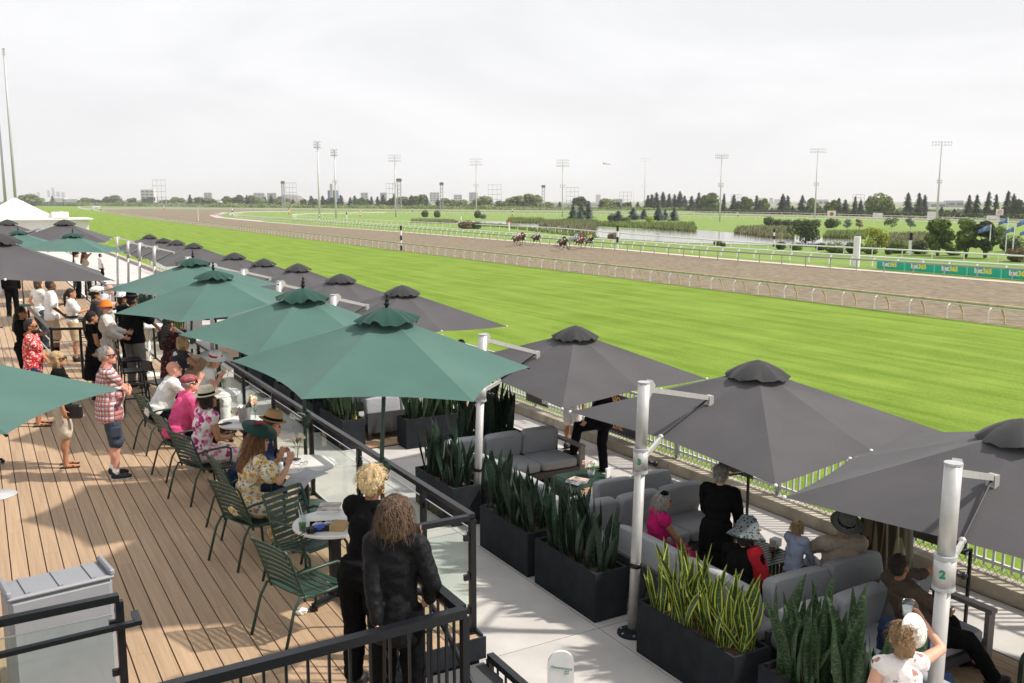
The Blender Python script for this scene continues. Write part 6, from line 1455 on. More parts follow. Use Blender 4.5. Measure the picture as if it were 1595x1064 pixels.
# pleated olive cover
t = thing('pleated_cover', 'olive and black pleated cloth cover standing by the curb wall', 'cover', (9.72, 7.35, PT)); b = B(); nn = 60; vs = []
for z, k in ((0, 1.0), (.5, .95), (1.1, .86), (1.7, .6)):
    for i in range(nn): a = 2 * pi * i / nn; r_ = .36 * k * (1 + .09 * sin(a * 15)); vs.append((cos(a) * r_, sin(a) * r_ * .8, z))
b.add(vs, [(j * nn + i, j * nn + (i + 1) % nn, (j + 1) * nn + (i + 1) % nn, (j + 1) * nn + i) for j in range(3) for i in range(nn)] + [tuple(range(3 * nn, 4 * nn))]); b.build('cloth', 'drape', t, smooth=True)
# A-frame sign on the path
p = at(872, 1040, PT + .55)
t = thing('sandwich_board', 'white arched sign with green script on the path', 'sign', (4.16, 6.35, PT), rad(-24)); b = B(); out = [(-.115, 0), (.115, 0)] + [(.115 * cos(a), .80 + .115 * sin(a)) for a in [pi * k / 14 for k in range(15)]]
n = len(out); b.add([(x, -.012, z) for x, z in out] + [(x, .012, z) for x, z in out], [tuple(range(n)), tuple(range(n, 2 * n))[::-1]] + [(i, i + n, (i + 1) % n + n, (i + 1) % n) for i in range(n)]); o = b.build('board', 'white_paint', t)
B().box((0, .0, .015), (.24, .3, .03)).build('foot', 'grey_alu', t)
words('Homestretch', .036, 'print_green', t, (0, -.014, .76), (pi / 2, .2, 0), shear=.5, ext=.001); words('BAR &', .014, 'print_green', t, (.05, -.014, .725), (pi / 2, 0, 0), ext=.001); words('SUITES', .014, 'print_green', t, (.05, -.014, .705), (pi / 2, 0, 0), ext=.001)
# plastic storage bin behind the lower left railing
t = thing('storage_bin', 'light grey moulded plastic bin with ribbed lid behind the lower left railing', 'bin', (.33, 7.3, 0), rad(8))
B().box((0, 0, .43), (.70, .34, .86)).build('body', 'bin_grey', t).modifiers.new('b', 'BEVEL').width = .03
B().box((0, 0, .875), (.72, .36, .03)).build('lid', 'bin_grey', t).modifiers.new('b', 'BEVEL').width = .012
for x in (-.22, 0, .22): B().box((x, 0, .892), (.03, .32, .016)).build('rib', 'bin_grey', t)
for x in (-.345, .345): B().box((x, 0, .91), (.04, .36, .05)).build('end_ridge', 'bin_grey', t).modifiers.new('b', 'BEVEL').width = .012
# ---------------------------------------------------------------- garden chairs, tables
def make_chair(label):
    t = thing('garden_armchair', label, 'chair', (0, 0, 0), 0, 'green slatted armchairs on the deck')
    seat = lambda y: .43 - .05 * sin(max(0, min(1, (y + .21) / .42)) * pi) * .6 + .03 * (y > .12) * 0
    b = B(); n = 6; vs = []
    for i in range(n + 1):
        x = -.235 + .47 * i / n; z = -.012 * (1 - (x / .235) ** 2)
        for y, dz in ((-.021, -.004), (.021, -.004), (.021, .004), (-.021, .004)): vs.append((x, y, z + dz))
    fs = [(i * 4 + k, (i + 1) * 4 + k, (i + 1) * 4 + (k + 1) % 4, i * 4 + (k + 1) % 4) for i in range(n) for k in range(4)] + [(3, 2, 1, 0), tuple(range(n * 4, n * 4 + 4))]
    b.add(vs, fs); me = b.mesh('seat_slat', 'green_metal')
    for k in range(9):
        y = -.20 + .052 * k; z = seat(y); tl = -.12 + .03 * k
        if k == 8: z -= .012; tl = -.5
        link('seat_slat', me, t, (0, y, z), rot=(tl * .6, 0, 0))
    mb = bpy.data.meshes.new('back_slat'); mb = me.copy(); mb.name = 'back_slat'
    for k in range(8):
        q = k / 7; y = -.215 - .13 * q - .03 * q * q; z = .465 + .38 * q
        link('back_slat', mb, t, (0, y, z), rot=(rad(111 + 4 * q), 0, 0))
    for sx in (-1, 1):
        x = sx * .245
        B().tube([(x * 1.03, -.40, 0), (x, -.30, .33), (x, -.235, .425), (x, -.10, .40)], .0135, 8).build('leg', 'green_metal', t, smooth=True)
        B().tube([(x * 1.05, .27, 0), (x * 1.03, .245, .36), (x * 1.03, .19, .415), (x, .05, .40), (x, -.1, .40)], .0135, 8).build('leg', 'green_metal', t, smooth=True)
        B().tube([(x, -.19, .38), (x, -.205, .44), (x, -.33, .80), (x, -.37, .86)], .012, 8).build('back_post', 'green_metal', t, smooth=True)
        B().tube([(x, -.265, .62), (x * 1.1, -.20, .645), (x * 1.14, .0, .65), (x * 1.14, .12, .645), (x * 1.14, .175, .61), (x * 1.1, .18, .5), (x * 1.02, .17, .41)], .0135, 8).build('armrest', 'green_metal', t, smooth=True)
    B().tube([(-.245, .02, .375), (-.1, .02, .365), (.1, .02, .365), (.245, .02, .375)], .011, 6).build('stretcher', 'green_metal', t, smooth=True)
    return t
proto = make_chair('green slatted armchair nearest the bottom, empty, turned to the table with the mint drinks')
def put(o, x, y, f): o.location = (x + .09, y - .05, .001); o.rotation_euler = (0, 0, -math.atan2(f[0], f[1]))
put(proto, 2.15, 7.45, (.95, .3))
q = at(466, 838, .44)
for x, y, f, lab in ((q.x, q.y, (.45, -.89), 'empty green armchair with its slatted back to the woman in yellow flowers'), (2.2, 9.35, (.92, .35), 'green armchair under the woman in the yellow flowered dress'), (2.2, 11.65, (.93, .35), 'green armchair under the woman in the pink flowered dress'), (2.17, 12.75, (.97, .2), 'green armchair under the man in the pink shirt'), (2.15, 14.25, (.95, .2), 'green armchair under the bald man in the white shirt'), (2.35, 10.25, (.95, .1), 'green armchair under the man in navy with the straw hat'), (3.9, 7.9, (0, 1), '')):
    if not lab: continue
    c_ = dup(proto, label=lab); put(c_, x, y, f)
def bistro(x, y, label, r=.375, base=True):
    t = thing('bistro_table', label, 'table', (x, y, 0), 0, 'round marble tables along the glass railing')
    B().lathe([(0, .712), (r - .01, .712), (r, .718), (r, .735), (r - .006, .742), (0, .742)], (0, 0, 0), 48).build('table_top', 'marble', t, smooth=False)
    B().box((0, 0, .38), (.09, .09, .66)).build('column', 'black_metal', t); B().box((0, 0, .703), (.3, .3, .016)).build('plate', 'black_metal', t)
    for k in range(2):
        d = V((cos(k * pi / 2 + .5), sin(k * pi / 2 + .5), 0)) * .3
        B().bar(-d + V((0, 0, .05)), d + V((0, 0, .05)), .05, .03).build('foot_bar', 'black_metal', t)
        for s_ in (-1, 1): B().box(d * s_ + V((0, 0, .02)), (.06, .06, .035)).build('foot', 'black_metal', t)
    return t
T1, T2, T3, T4 = (2.65, 7.85), (2.98, 9.86), (2.95, 12.2), (3.02, 14.35)
bistro(*T1, 'round marble table with mint drinks and a magazine, beside the empty chairs'); bistro(*T2, 'round marble table with a newspaper and a gerbera'); bistro(*T3, 'round marble table with the champagne bucket'); bistro(*T4, 'round marble table in front of the clapping bald man')
TZ = .743
def cup(x, y, label, z=TZ, fill=None, r=.038, h=.12, straw=False, cat='cup', name='plastic_cup'):
    t = thing(name, label, cat, (x, y, z)); B().lathe([(r * .75, .002), (r, h), (r * .95, h), (r * .7, .006)], (0, 0, 0), 18).build('glass_wall', 'drink_glass', t, smooth=True)
    if fill: B().lathe([(0, .005), (r * .7, .006), (r * .86, h * .62), (0, h * .62)], (0, 0, 0), 16).build('drink', fill, t, smooth=True)
    if straw: B().tube([(.01, 0, .01), (-.035, -.02, h * 1.75)], .004, 6).build('straw', 'white_paint', t)
    return t
def wineglass(x, y, label, z=TZ, fill=None, tall=False):
    t = thing('wine_glass', label, 'glass', (x, y, z)); k = .6 if tall else 1
    B().lathe([(.032, 0), (.03, .003), (.005, .006), (.004, .08), (.02 * k, .1), (.034 * k, .13), (.032 * k, .18), (.03 * k, .18), (.03 * k, .13)], (0, 0, 0), 16).build('bowl', 'drink_glass', t, smooth=True)
    if fill: B().lathe([(0, .1), (.018 * k, .102), (.03 * k, .125), (.03 * k, .14), (0, .14)], (0, 0, 0), 14).build('drink', fill, t, smooth=True)
    return t
def vase(x, y, label, z=TZ, cols=('petal_peach',), r=.05, h=.2, bowl=False):
    t = thing('flower_vase', label, 'vase', (x, y, z)); rr = random.Random(int(x * 100))
    if bowl: B().lathe([(0, 0), (.05, 0), (.065, .11), (.06, .11), (0, .1)], (0, 0, 0), 16).build('pot', 'white_paint', t, smooth=True); h = .12
    else: B().lathe([(.03, 0), (.032, .02), (.028, .09), (.018, .13), (.02, .14), (.016, .13)], (0, 0, 0), 14).build('glass_body', 'drink_glass', t, smooth=True)
    n = 16 if bowl else len(cols)
    for i in range(n):
        a = rr.uniform(0, 6.3); q = rr.uniform(.01, .12) if bowl else .025 + .03 * i; top = (cos(a) * q, sin(a) * q, h + (rr.uniform(.03, .13) if bowl else .05 + .03 * i))
        B().tube([(0, 0, .02), (top[0] * .4, top[1] * .4, h * .7), top], .003, 5).build('stem', 'stem_green', t)
        flower(t, top, cols[i % len(cols)], rr.uniform(.022, .034) if bowl else r, 7 if bowl else 13, tiltv=(cos(a) * .6, sin(a) * .6 - .4, 1))
    b = B()
    for i in range(22 if bowl else 9): a = rr.uniform(0, 6.3); q = rr.uniform(.02, .1 if bowl else .045); z_ = h * rr.uniform(.75, 1.3); b.add([(cos(a) * q * .2, sin(a) * q * .2, z_ * .8), (cos(a + .3) * q, sin(a + .3) * q, z_), (cos(a) * q * 1.5, sin(a) * q * 1.5, z_ * 1.02), (cos(a - .3) * q, sin(a - .3) * q, z_ * .95)], [(0, 1, 2, 3)])
    b.build('foliage', 'stem_green', t, kind='stuff'); return t
def slab_thing(name, label, cat, x, y, w_, d_, h_, mt, rz=0, z=TZ, bend=0):
    t = thing(name, label, cat, (x, y, z + .001), rz); B().box((0, 0, h_ / 2), (w_, d_, h_)).build(name + '_body' if name != 'phone' else 'case', mt, t); return t
# things on the tables
p = at(472, 806, TZ + .06); cup(p.x, p.y, 'plastic cup with a white straw standing farther back on the marble table', fill='ice', straw=True)
p = at(471, 822, TZ + .03); cup(p.x, p.y, 'plastic cup with mint at the bottom, near the table edge', fill='mint', straw=True)
p = at(513, 792, TZ); t = thing('magazine', 'glossy magazine with a blue photo cover on the marble table', 'magazine', (p.x, p.y, TZ + .001), rad(-28)); B().box((0, 0, .008), (.2, .25, .016)).build('pages', 'print_white', t); B().box((0, 0, .018), (.202, .252, .003)).build('cover', 'print_photo', t); words('RACING', .035, 'print_white', t, (0, -.05, .021), (0, 0, 0), ext=.0005, bold=.001)
p = at(505, 822, TZ); t = thing('tray', 'black tray holding foil packets on the marble table', 'tray', (p.x, p.y, TZ + .001), rad(-20)); B().box((0, 0, .006), (.26, .2, .012)).box((0, .098, .018), (.26, .006, .024)).box((0, -.098, .018), (.26, .006, .024)).build('base', 'black_metal', t)
for i, (dx, dy, m_, lab) in enumerate(((-.05, .02, 'foil', 'crumpled foil packet, left on the tray'), (.04, .0, 'foil', 'crumpled foil packet, right on the tray'), (-.06, -.06, 'blue_plastic', 'shiny blue packet on the tray'))):
    t = thing('foil_packet', lab, 'packet', (p.x + dx, p.y + dy, TZ + .015)); o = B().ell((0, 0, .02), (.05, .035, .02), n=14, m_=10).build('wrap', m_, t, smooth=False); wobble(o, .03, .02)
p2 = at(533, 822, TZ); t = thing('paper_bag', 'small brown kraft paper parcel at the table edge', 'parcel', (p2.x - .03, p2.y, TZ + .001), rad(-35)); B().box((0, 0, .025), (.13, .17, .05)).build('paper', 'kraft', t)
p = at(484, 830, TZ); t = thing('camera', 'black strap and small camera beside the mint cup', 'camera', (p.x, p.y, TZ + .001)); B().box((0, 0, .025), (.07, .05, .05)).build('body', 'leather', t); B().tube([(0, -.02, .03), (0, -.06, .03)], .022, 12).build('lens_barrel', 'leather', t); B().tube([(-.03, 0, .03), (-.1, -.02, .006), (-.13, -.08, .006), (-.08, -.05, .006)], .005, 5).build('strap', 'leather', t)
vase(T2[0] - .02, T2[1] + .12, 'glass vase with a peach and a cream gerbera on the newspaper table', cols=('petal_peach', 'petal_cream'), r=.052)
p = at(478, 742, TZ); t = thing('newspaper', 'open newspaper hanging over the marble table edge', 'newspaper', (p.x + .05, p.y + .05, TZ + .002), rad(-62)); b = B(); vs = []
for i in range(9):
    for j in range(7): x = -.15 + .038 * i; y = -.26 + .065 * j; vs.append((x, y, .004 + .006 * sin(x * 20) - (max(0, -.12 - y) ** 1.3) * 1.1))
b.add(vs, [(i * 7 + j, (i + 1) * 7 + j, (i + 1) * 7 + j + 1, i * 7 + j + 1) for i in range(8) for j in range(6)]); b.build('sheet', 'print_text', t)
for dx, dy, lab in ((-.12, .0, 'eyeglasses lying on the newspaper table'), (-.02, -.12, 'second pair of eyeglasses nearer the vase')):
    t = thing('eyeglasses', lab, 'glasses', (T2[0] + dx, T2[1] + dy, TZ + .012), rad(30)); B().tube([(.03 * cos(a) - .035, 0, .02 + .018 * sin(a)) for a in [k * pi / 5 for k in range(11)]], .002, 4).tube([(.03 * cos(a) + .035, 0, .02 + .018 * sin(a)) for a in [k * pi / 5 for k in range(11)]], .002, 4).bar((-.065, 0, .025), (-.05, .1, .005), .004).bar((.065, 0, .025), (.05, .1, .005), .004).build('frame', 'leather', t)
cup(T2[0] - .2, T2[1] + .1, 'tumbler of orange drink by the man in navy', fill='petal_peach', r=.036, h=.1); cup(T2[0] - .26, T2[1] - .06, 'clear tumbler beside the orange drink', r=.034, h=.11, fill='ice')
slab_thing('phone', 'dark phone lying by the vase on the newspaper table', 'phone', T2[0] - .03, T2[1] + .22, .075, .15, .01, 'leather', .6)
x, y = T3; t = thing('ice_bucket', 'steel ice bucket in the middle of a marble table', 'bucket', (x - .02, y + .0, TZ)); B().lathe([(.07, .003), (.095, .2), (.105, .205), (.1, .2), (.065, .01)], (0, 0, 0), 28).build('wall', 'silver', t, smooth=True); B().lathe([(0, .16), (.085, .16), (0, .175)], (0, 0, 0), 14).build('ice', 'ice', t)
t = thing('champagne_bottle', 'champagne bottle tilted in the ice bucket', 'bottle', (x, y, TZ + .03)); b = B(); b.lathe([(.03, 0), (.042, .03), (.042, .17), (.02, .24), (.015, .3), (.017, .32)], (0, 0, 0), 16, (0, .22, 0)); b.build('glass_body', 'bottle_green', t, smooth=True); B().lathe([(.0215, .235), (.0165, .29), (.0185, .325), (0, .326)], (0, 0, 0), 14, (0, .22, 0)).build('foil_neck', 'gold_foil', t, smooth=True)
vase(x + .12, y - .02, 'glass vase with two peach gerberas beside the ice bucket', cols=('petal_peach', 'petal_peach', 'petal_cream'), r=.05)
wineglass(x - .16, y + .12, 'tall champagne flute left of the ice bucket', fill='gold_foil', tall=True); wineglass(x - .13, y - .02, 'shorter flute in front of the ice bucket', fill='gold_foil', tall=True)
cup(x - .03, y - .16, 'clear cup with a pink drink in front of the ice bucket', fill='ice', r=.036, h=.09)
slab_thing('phone', 'dark phone lying left on the champagne table', 'phone', x - .28, y - .02, .08, .16, .01, 'leather', -1.1)
for dx, dy, lab in ((.1, -.2, 'dark sunglasses on the right of the champagne table'), (.02, -.24, 'cutlery lying by the sunglasses')): slab_thing('sunglasses' if 'sun' in lab else 'fork', lab, 'sunglasses' if 'sun' in lab else 'cutlery', x + dx, y + dy, .13, .05 if 'sun' in lab else .02, .025 if 'sun' in lab else .006, 'lens' if 'sun' in lab else 'silver', .7)
x, y = T4; vase(x + .13, y, 'glass vase of peach flowers on the farther marble table', cols=('petal_peach', 'petal_cream', 'petal_peach'), r=.05)
for i, (dx, dy) in enumerate(((-.05, .03), (-.12, -.06), (.0, -.16))): wineglass(x + dx, y + dy, ['wine glass nearest the umbrella pole', 'wine glass in the middle of the farther table', 'wine glass at the near edge of the farther table'][i])
slab_thing('menu', 'white menu sheet lying on the farther marble table', 'menu', x + .1, y - .18, .15, .22, .002, 'print_white', .5)
t = thing('wooden_stand', 'pale wooden host stand behind the white hat', 'stand', (3.05, 16.1, 0)); B().box((0, 0, .5), (.42, .36, 1.0)).build('body', 'wood', t); B().box((0, 0, 1.02), (.5, .42, .03)).build('shelf_top', 'wood_patio', t)
# patio table things
z = FZ + .448
vase(8.15, 11.62, 'white pot of cream and peach flowers on the green slatted table', z=z, cols=('petal_white', 'petal_peach', 'petal_cream'), bowl=True)
t = thing('magazine_stack', 'small stack of magazines on the green slatted table', 'magazines', (7.75, 11.45, z), .25)
for k in range(4): B().box((.01 * k, -.008 * k, .007 + .013 * k), (.21, .27, .012)).build('magazine', 'print_photo' if k == 3 else 'print_text', t, rz=.06 * k)
slab_thing('menu_card', 'upright menu card by the flowers', 'card', 8.33, 11.42, .1, .03, .15, 'print_white', .4, z=z); slab_thing('sunglasses', 'dark sunglasses beside the menu card', 'sunglasses', 8.42, 11.28, .13, .05, .02, 'lens', -.3, z=z)
vase(8.2, 8.12, 'white pot of pink flowers on the table by the boy', z=z, cols=('petal_peach', 'petal_cream', 'petal_peach'), bowl=True)
cup(7.88, 7.82, 'clear plastic cup on the table by the boy', z=z, fill='ice', r=.04, h=.11); cup(8.2, 7.78, 'glass bottle with dark drink left on the slatted table', z=z, fill='cola', r=.032, h=.17, cat='bottle', name='drink_bottle')
for i, (dx, dy, lab) in enumerate(((8.36, 7.88, 'clear tumbler left of the napkin box'), (8.42, 7.76, 'clear tumbler nearest the boy'), (8.02, 8.2, 'small glass behind the flowers'))): cup(dx, dy, lab, z=z, r=.035, h=.09, fill='ice')
slab_thing('napkin_box', 'white napkin box on the table by the boy', 'box', 8.44, 7.98, .12, .1, .1, 'print_white', .2, z=z); slab_thing('menu', 'white sheet lying behind the flowers', 'menu', 8.32, 8.24, .2, .16, .003, 'print_white', .2, z=z)
# bar stools, high tables farther back
def stool(x, y, f, label):
    t = thing('bar_chair', label, 'chair', (x, y, 0), -math.atan2(f[0], f[1]), 'black metal bar chairs')
    B().box((0, 0, .75), (.42, .4, .03)).build('seat', 'black_metal', t)
    for sx in (-1, 1):
        for sy in (-1, 1): B().tube([(sx * .24, sy * .22, 0), (sx * .18, sy * .17, .74)], .013, 6).build('leg', 'black_metal', t)
        B().tube([(sx * .18, -.18, .75), (sx * .19, -.22, 1.0), (sx * .16, -.25, 1.12)], .012, 6).build('back_post', 'black_metal', t)
    B().bar((-.17, -.235, 1.05), (.17, -.235, 1.05), .02, .16).build('backrest', 'black_metal', t)
    for sy in (-1, 1): B().bar((-.22, sy * .2, .25), (.22, sy * .2, .25), .02).build('foot_rail', 'black_metal', t)
    for sx in (-1, 1): B().bar((sx * .22, -.2, .3), (sx * .22, .2, .3), .02).build('foot_rail', 'black_metal', t)
    return t
stool(2.2, 16.9, (1, 0), 'black bar chair in front of the man in the dark polo'); stool(2.45, 15.6, (1, .3), 'black bar chair with curved back behind the bald man'); stool(2.3, 18.1, (1, 0), 'black bar chair farther behind the speckled shirt'); stool(2.2, 25.2, (1, 0), 'black bar chair in the open railing area')
def high_table(x, y, label, z0=0.0):
    t = thing('high_table', label, 'table', (x, y, z0), 0, 'white tulip high tables'); B().lathe([(.3, 1.04), (.3, 1.07)], (0, 0, 0), 28).build('table_top', 'white_paint', t); B().lathe([(.24, 0), (.22, .02), (.03, .05), (.03, 1.04)], (0, 0, 0), 24).build('pedestal', 'white_paint', t, smooth=True)
high_table(3.0, 17.2, 'white high table beside the railing near the dark polo'); q = at(25, 468, 0); high_table(q.x, q.y, 'white high table under the left edge umbrella'); high_table(3.0, 20.5, 'white high table by the railing behind the orange hat'); high_table(2.9, 23.5, 'white high table with flowers behind the open railing')
vase(2.95, 23.5, 'vase of white flowers on the white high table', z=1.07, cols=('petal_white', 'petal_cream', 'petal_white'), r=.06); vase(3.0, 17.2, 'vase of mixed flowers on the high table near the rail', z=1.07, cols=('petal_peach', 'petal_cream', 'petal_peach'), r=.05)

p = at(-6, 772, 0); t = thing('umbrella_stand', 'round grey metal foot at the left picture edge', 'umbrella stand', (p.x, p.y, 0)); B().lathe([(.24, 0), (.235, .015), (.05, .03), (.03, .05), (.03, .35)], (0, 0, 0), 32).build('foot_disc', 'grey_alu', t, smooth=True)
p = at(2, 722, 0); t = thing('swivel_chair', 'black castor foot of a chair at the left picture edge', 'chair', (p.x - .25, p.y, 0)); B().box((0, 0, .45), (.45, .45, .06)).build('seat', 'black_metal', t); B().tube([(0, 0, .1), (0, 0, .45)], .025, 8).build('column', 'black_metal', t)
for k in range(5): a = k * 1.256; B().bar((0, 0, .1), (cos(a) * .27, sin(a) * .27, .06), .03).ell((cos(a) * .27, sin(a) * .27, .03), (.03, .03, .03), n=8, m_=6).build('leg', 'black_metal', t)
t = thing('white_bar', 'white bar counter between the far white posts', 'bar counter', (6.4, 36.2, PT)); B().box((0, 0, .5), (1.6, .5, 1.0)).build('body', 'white_paint', t); B().box((0, 0, 1.02), (1.8, .6, .04)).build('counter_top', 'white_paint', t)
t = thing('crumpled_napkin', 'crumpled white tissue on the deck by the table foot', 'napkin', tuple(at(471, 957, 0.0))); o = B().ell((0, 0, .03), (.05, .03, .03), n=12, m_=8).build('tissue', 'print_white', t); wobble(o, .05, .03)

# ---------------------------------------------------------------- the people
E_ = (1, 0)
pr = person
a = pr((1.36, 12.98, 0), (.97, -.1), 'man in red plaid shirt and navy cargo shorts standing with arms folded', 1.77, 'skin_pink', hands=[(.16, .25, 1.17), (-.15, .27, 1.13)], top=('plaid', .85, .16), bottom=('shorts', 'cloth_slate', .98), hair=('crop', 'hair_grey'), glasses=True, vox=.0115, belly=.045, build=1.08, shoes='cloth_charcoal', curl=1.1, palms=[(V((.8, .1, 0)), V((0, -1, 0))), (V((-.8, .1, 0)), V((0, -1, 0)))], turn=.05)
for q in a['an']: o = B().cap(q + V((0, 0, .01)), q + V((0, 0, .07)), .042, .044).build('sock', 'cloth_white', a['root'], smooth=True)
b = B()
for q in (0, 1): k_ = a['kn'][q]; b.box(k_ + V((.085 if q else -.085, 0, .16)), (.03, .14, .15), (0, 0, .0))
o = b.build('cargo_pocket', 'cloth_slate', a['root']); o.modifiers.new('b', 'BEVEL').width = .015
a = pr((.84, 13.9, 0), (.97, -.2), 'blonde woman half hidden by the left green canopy, black bag at her hip', 1.62, 'skin_tan', female=True, top=('cloth_black', .5, .02), bottom=('shorts', 'cloth_sand', .95), hair=('bob', 'hair_blond'), glasses=True, vox=.014, barefeet=True, pitch=-.05)
for q in a['an']: B().box(q + V((0, .05, -.07)), (.09, .25, .03)).bar(q + V((-.045, .05, -.05)), q + V((.045, .1, -.03)), .02, .012).build('sandal', 'leather', a['root'])
t = thing('shoulder_bag', 'black shoulder bag worn by the blonde woman under the canopy', 'bag', (.98, 13.72, .80)); o = B().box((0, 0, 0), (.26, .07, .2), (0, 0, 0)).build('pouch', 'leather', t, rz=-.5); o.modifiers.new('b', 'BEVEL').width = .03; B().bar((-.08, 0, .1), (-.2, .1, .5), .02, .006).build('strap', 'leather', t)
a = pr((.66, 16.75, 0), (.95, -.25), 'bearded man in red and white flowered shirt and sunglasses', 1.76, 'skin_tan', hands=[(.14, .24, 1.1), (-.12, .26, 1.08)], top=('red_floral', .8, .0), bottom=('shorts', 'cloth_navy', .9), hair=('crop', 'hair_black'), beard='hair_black', glasses=True, vox=.0145, barefeet=True, belly=.03)
for q in a['an']: B().box(q + V((0, .06, -.07)), (.1, .27, .03)).bar(q + V((-.05, .06, -.045)), q + V((.05, .06, -.03)), .04, .012).bar(q + V((-.05, .12, -.05)), q + V((.05, .12, -.04)), .03, .012).build('sandal', 'leather', a['root'])
pr((.62, 19.4, 0), (.9, -.3), 'woman with long dark hair and sunglasses on her head, hands clasped', 1.7, 'skin_tan', hands=[(-.03, .34, 1.2), (.04, .35, 1.22)], female=True, top=('cloth_black', .5, .05), bottom=('pants', 'cloth_black', 1), hair=('long', 'hair_black'), vox=.0145, curl=.9)
pr((1.25, 25.6, 0), (.9, .4), 'woman in a white sleeveless top and dark trousers under the grey canopy', 1.74, 'skin_light', hands=[(-.24, .05, 1.0), (.32, .3, .98)], female=True, top=('cloth_white', .25, .12), bottom=('pants', 'cloth_slate', 1), hair=('bob', 'hair_brown'), vox=.018)
pr((.86, 33.2, 0), (.2, 1), 'person in wide black trousers, body hidden by the grey canopy', 1.75, 'skin_light', top=('cloth_black', 1.9, 0), bottom=('pants', 'cloth_black', 1), hair=('crop', 'hair_dark'), vox=.02, shoes='cloth_white')
a = pr((1.40, 23.7, 0), (.9, .1), 'man in white polo and khaki shorts with black socks', 1.86, 'skin_deep', hands=[(-.1, .3, 1.2), (.25, .18, 1.0)], top=('cloth_white', .8, .06), bottom=('shorts', 'cloth_khaki', .95), hair=('crop', 'hair_black'), vox=.017)
for q in a['an']: B().cap(q + V((0, 0, .02)), q + V((0, 0, .2)), .05, .058).build('sock', 'cloth_black', a['root'], smooth=True)
a = pr((1.78, 23.2, 0), (.95, -.15), 'server with a long dark ponytail in white polo and khaki shorts, clapping', 1.68, 'skin_tan', hands=[(-.03, .34, 1.22), (.04, .36, 1.24)], female=True, top=('cloth_white', .8, 0), bottom=('shorts', 'cloth_khaki', .9), hair=('tail', 'hair_black'), vox=.016, curl=.15)
B().lathe([(.16, 0), (.165, .05)], a['hip'] + V((0, 0, .12)), 18, None, 1, .78).build('waist_apron', 'leather', a['root'])
t_ = a
a = pr((2.05, 19.1, 0), (.97, -.15), 'man in an orange bucket hat and loose speckled shirt holding a beer', 1.74, 'skin_pink', hands=[(-.05, .36, 1.14), (.22, .30, 1.08)], top=('speckled', 1.75, .2, .032), bottom=('pants', 'cloth_grey', 1), hair=('thin', 'hair_grey'), hat=('bucket', 'cloth_orange'), glasses=True, vox=.0145, belly=.04, beard='hair_grey')
w_ = a['root'].matrix_basis if False else None
def hold(a, i, dz=0, fwd=.08):
    r_ = a['root']; R = Matrix.Rotation(r_.rotation_euler[2], 3, 'Z'); return V(r_.location) + R @ (a['wr'][i] + V((0, fwd, dz)))
p = hold(a, 0, -.04, .09); cup(p.x, p.y, 'plastic cup of beer in the hand of the man with the orange hat', z=p.z, fill='beer', r=.04, h=.13)
pr((1.72, 18.35, 0), (.9, .1), 'dark haired woman in a black dress behind the orange hat', 1.66, 'skin_tan', female=True, hands=[(-.1, .1, .95), (.05, .16, .95)], top=('cloth_black', .15, 0), bottom=('dress', 'cloth_black', .5, .08), hair=('tail', 'hair_black'), vox=.016)
pr((2.62, 21.3, 0), (.9, -.35), 'woman in a black and white patterned bucket hat and black top', 1.7, 'skin_tan', female=True, hands=[(-.1, .28, 1.05), (.25, .2, .95)], top=('cloth_black', .2, 0), bottom=('pants', 'cloth_black', 1), hair=('bob', 'hair_dark'), hat=('bucket', 'bw_hat'), glasses=True, vox=.016)
pr((2.45, 25.6, 0), (.8, -.3), 'bald man in pale blue shirt bending over the railing', 1.75, 'skin_pink', sit=.78, lean=.75, hands=[(-.15, .5, 1.05), (.15, .5, 1.05)], top=('cloth_paleblue', 1.9, 0), bottom=('pants', 'cloth_navy', 1), vox=.018)
a = pr((2.2, 22.3, 0), (.9, 0), 'woman with dark bun and white feathery hat, charcoal jacket', 1.7, 'skin_tan', female=True, top=('cloth_charcoal', 1.9, 0), bottom=('pants', 'cloth_black', 1), hair=('bun', 'hair_black'), vox=.016)
o = B().ell(a['H'](.02, .03, .14), (.13, .15, .06), n=20, m_=12).build('feather_hat', 'petal_white', a['root']); wobble(o, .08, .04)
q = at(213, 604, 0)
pr((q.x, q.y, 0), (.75, .66), 'tall man in dark polo, grey trousers and black hat leaning on the bar', 1.86, 'skin_brown', hands=[(-.2, .35, 1.12), (.3, .38, 1.05)], top=('cloth_ink', .85, .08, .03), bottom=('pants', 'cloth_grey', 1), hair=('crop', 'hair_black'), hat=('brim', 'cloth_black', 'cloth_charcoal', .14), vox=.0145, build=1.1)
pr((2.75, 16.55, 0), (.8, .5), 'woman with long dark hair in a dark red flowered dress', 1.68, 'skin_tan', female=True, hands=[(-.15, .3, 1.1), (.2, .3, 1.05)], top=('dark_floral', .9, 0), bottom=('dress', 'dark_floral', .85, .1), hair=('long', 'hair_black'), vox=.0145)
pr((2.62, 15.55, 0), (.9, .2), 'blonde woman in a black and white shapes top, arm raised', 1.68, 'skin_tan', female=True, sit=.62, lean=.3, hands=[(-.15, .3, .95), (.32, .42, 1.2)], top=('bw_shapes', .2, 0), bottom=('pants', 'cloth_white', 1), hair=('bob', 'hair_blond'), vox=.0145, build=1.1)
a = pr((2.85, 14.95, 0), (.9, -.3), 'person under a wide white hat with red band, leaning forward', 1.66, 'skin_pink', female=True, sit=.46, lean=.45, hands=[(-.12, .42, .95), (.15, .42, .98)], top=('cloth_white', .3, 0), bottom=('dress', 'cloth_white', .5), hair=('bob', 'hair_blond'), hat=('wide', 'cloth_white', 'cloth_red'), vox=.0145, pitch=.25)
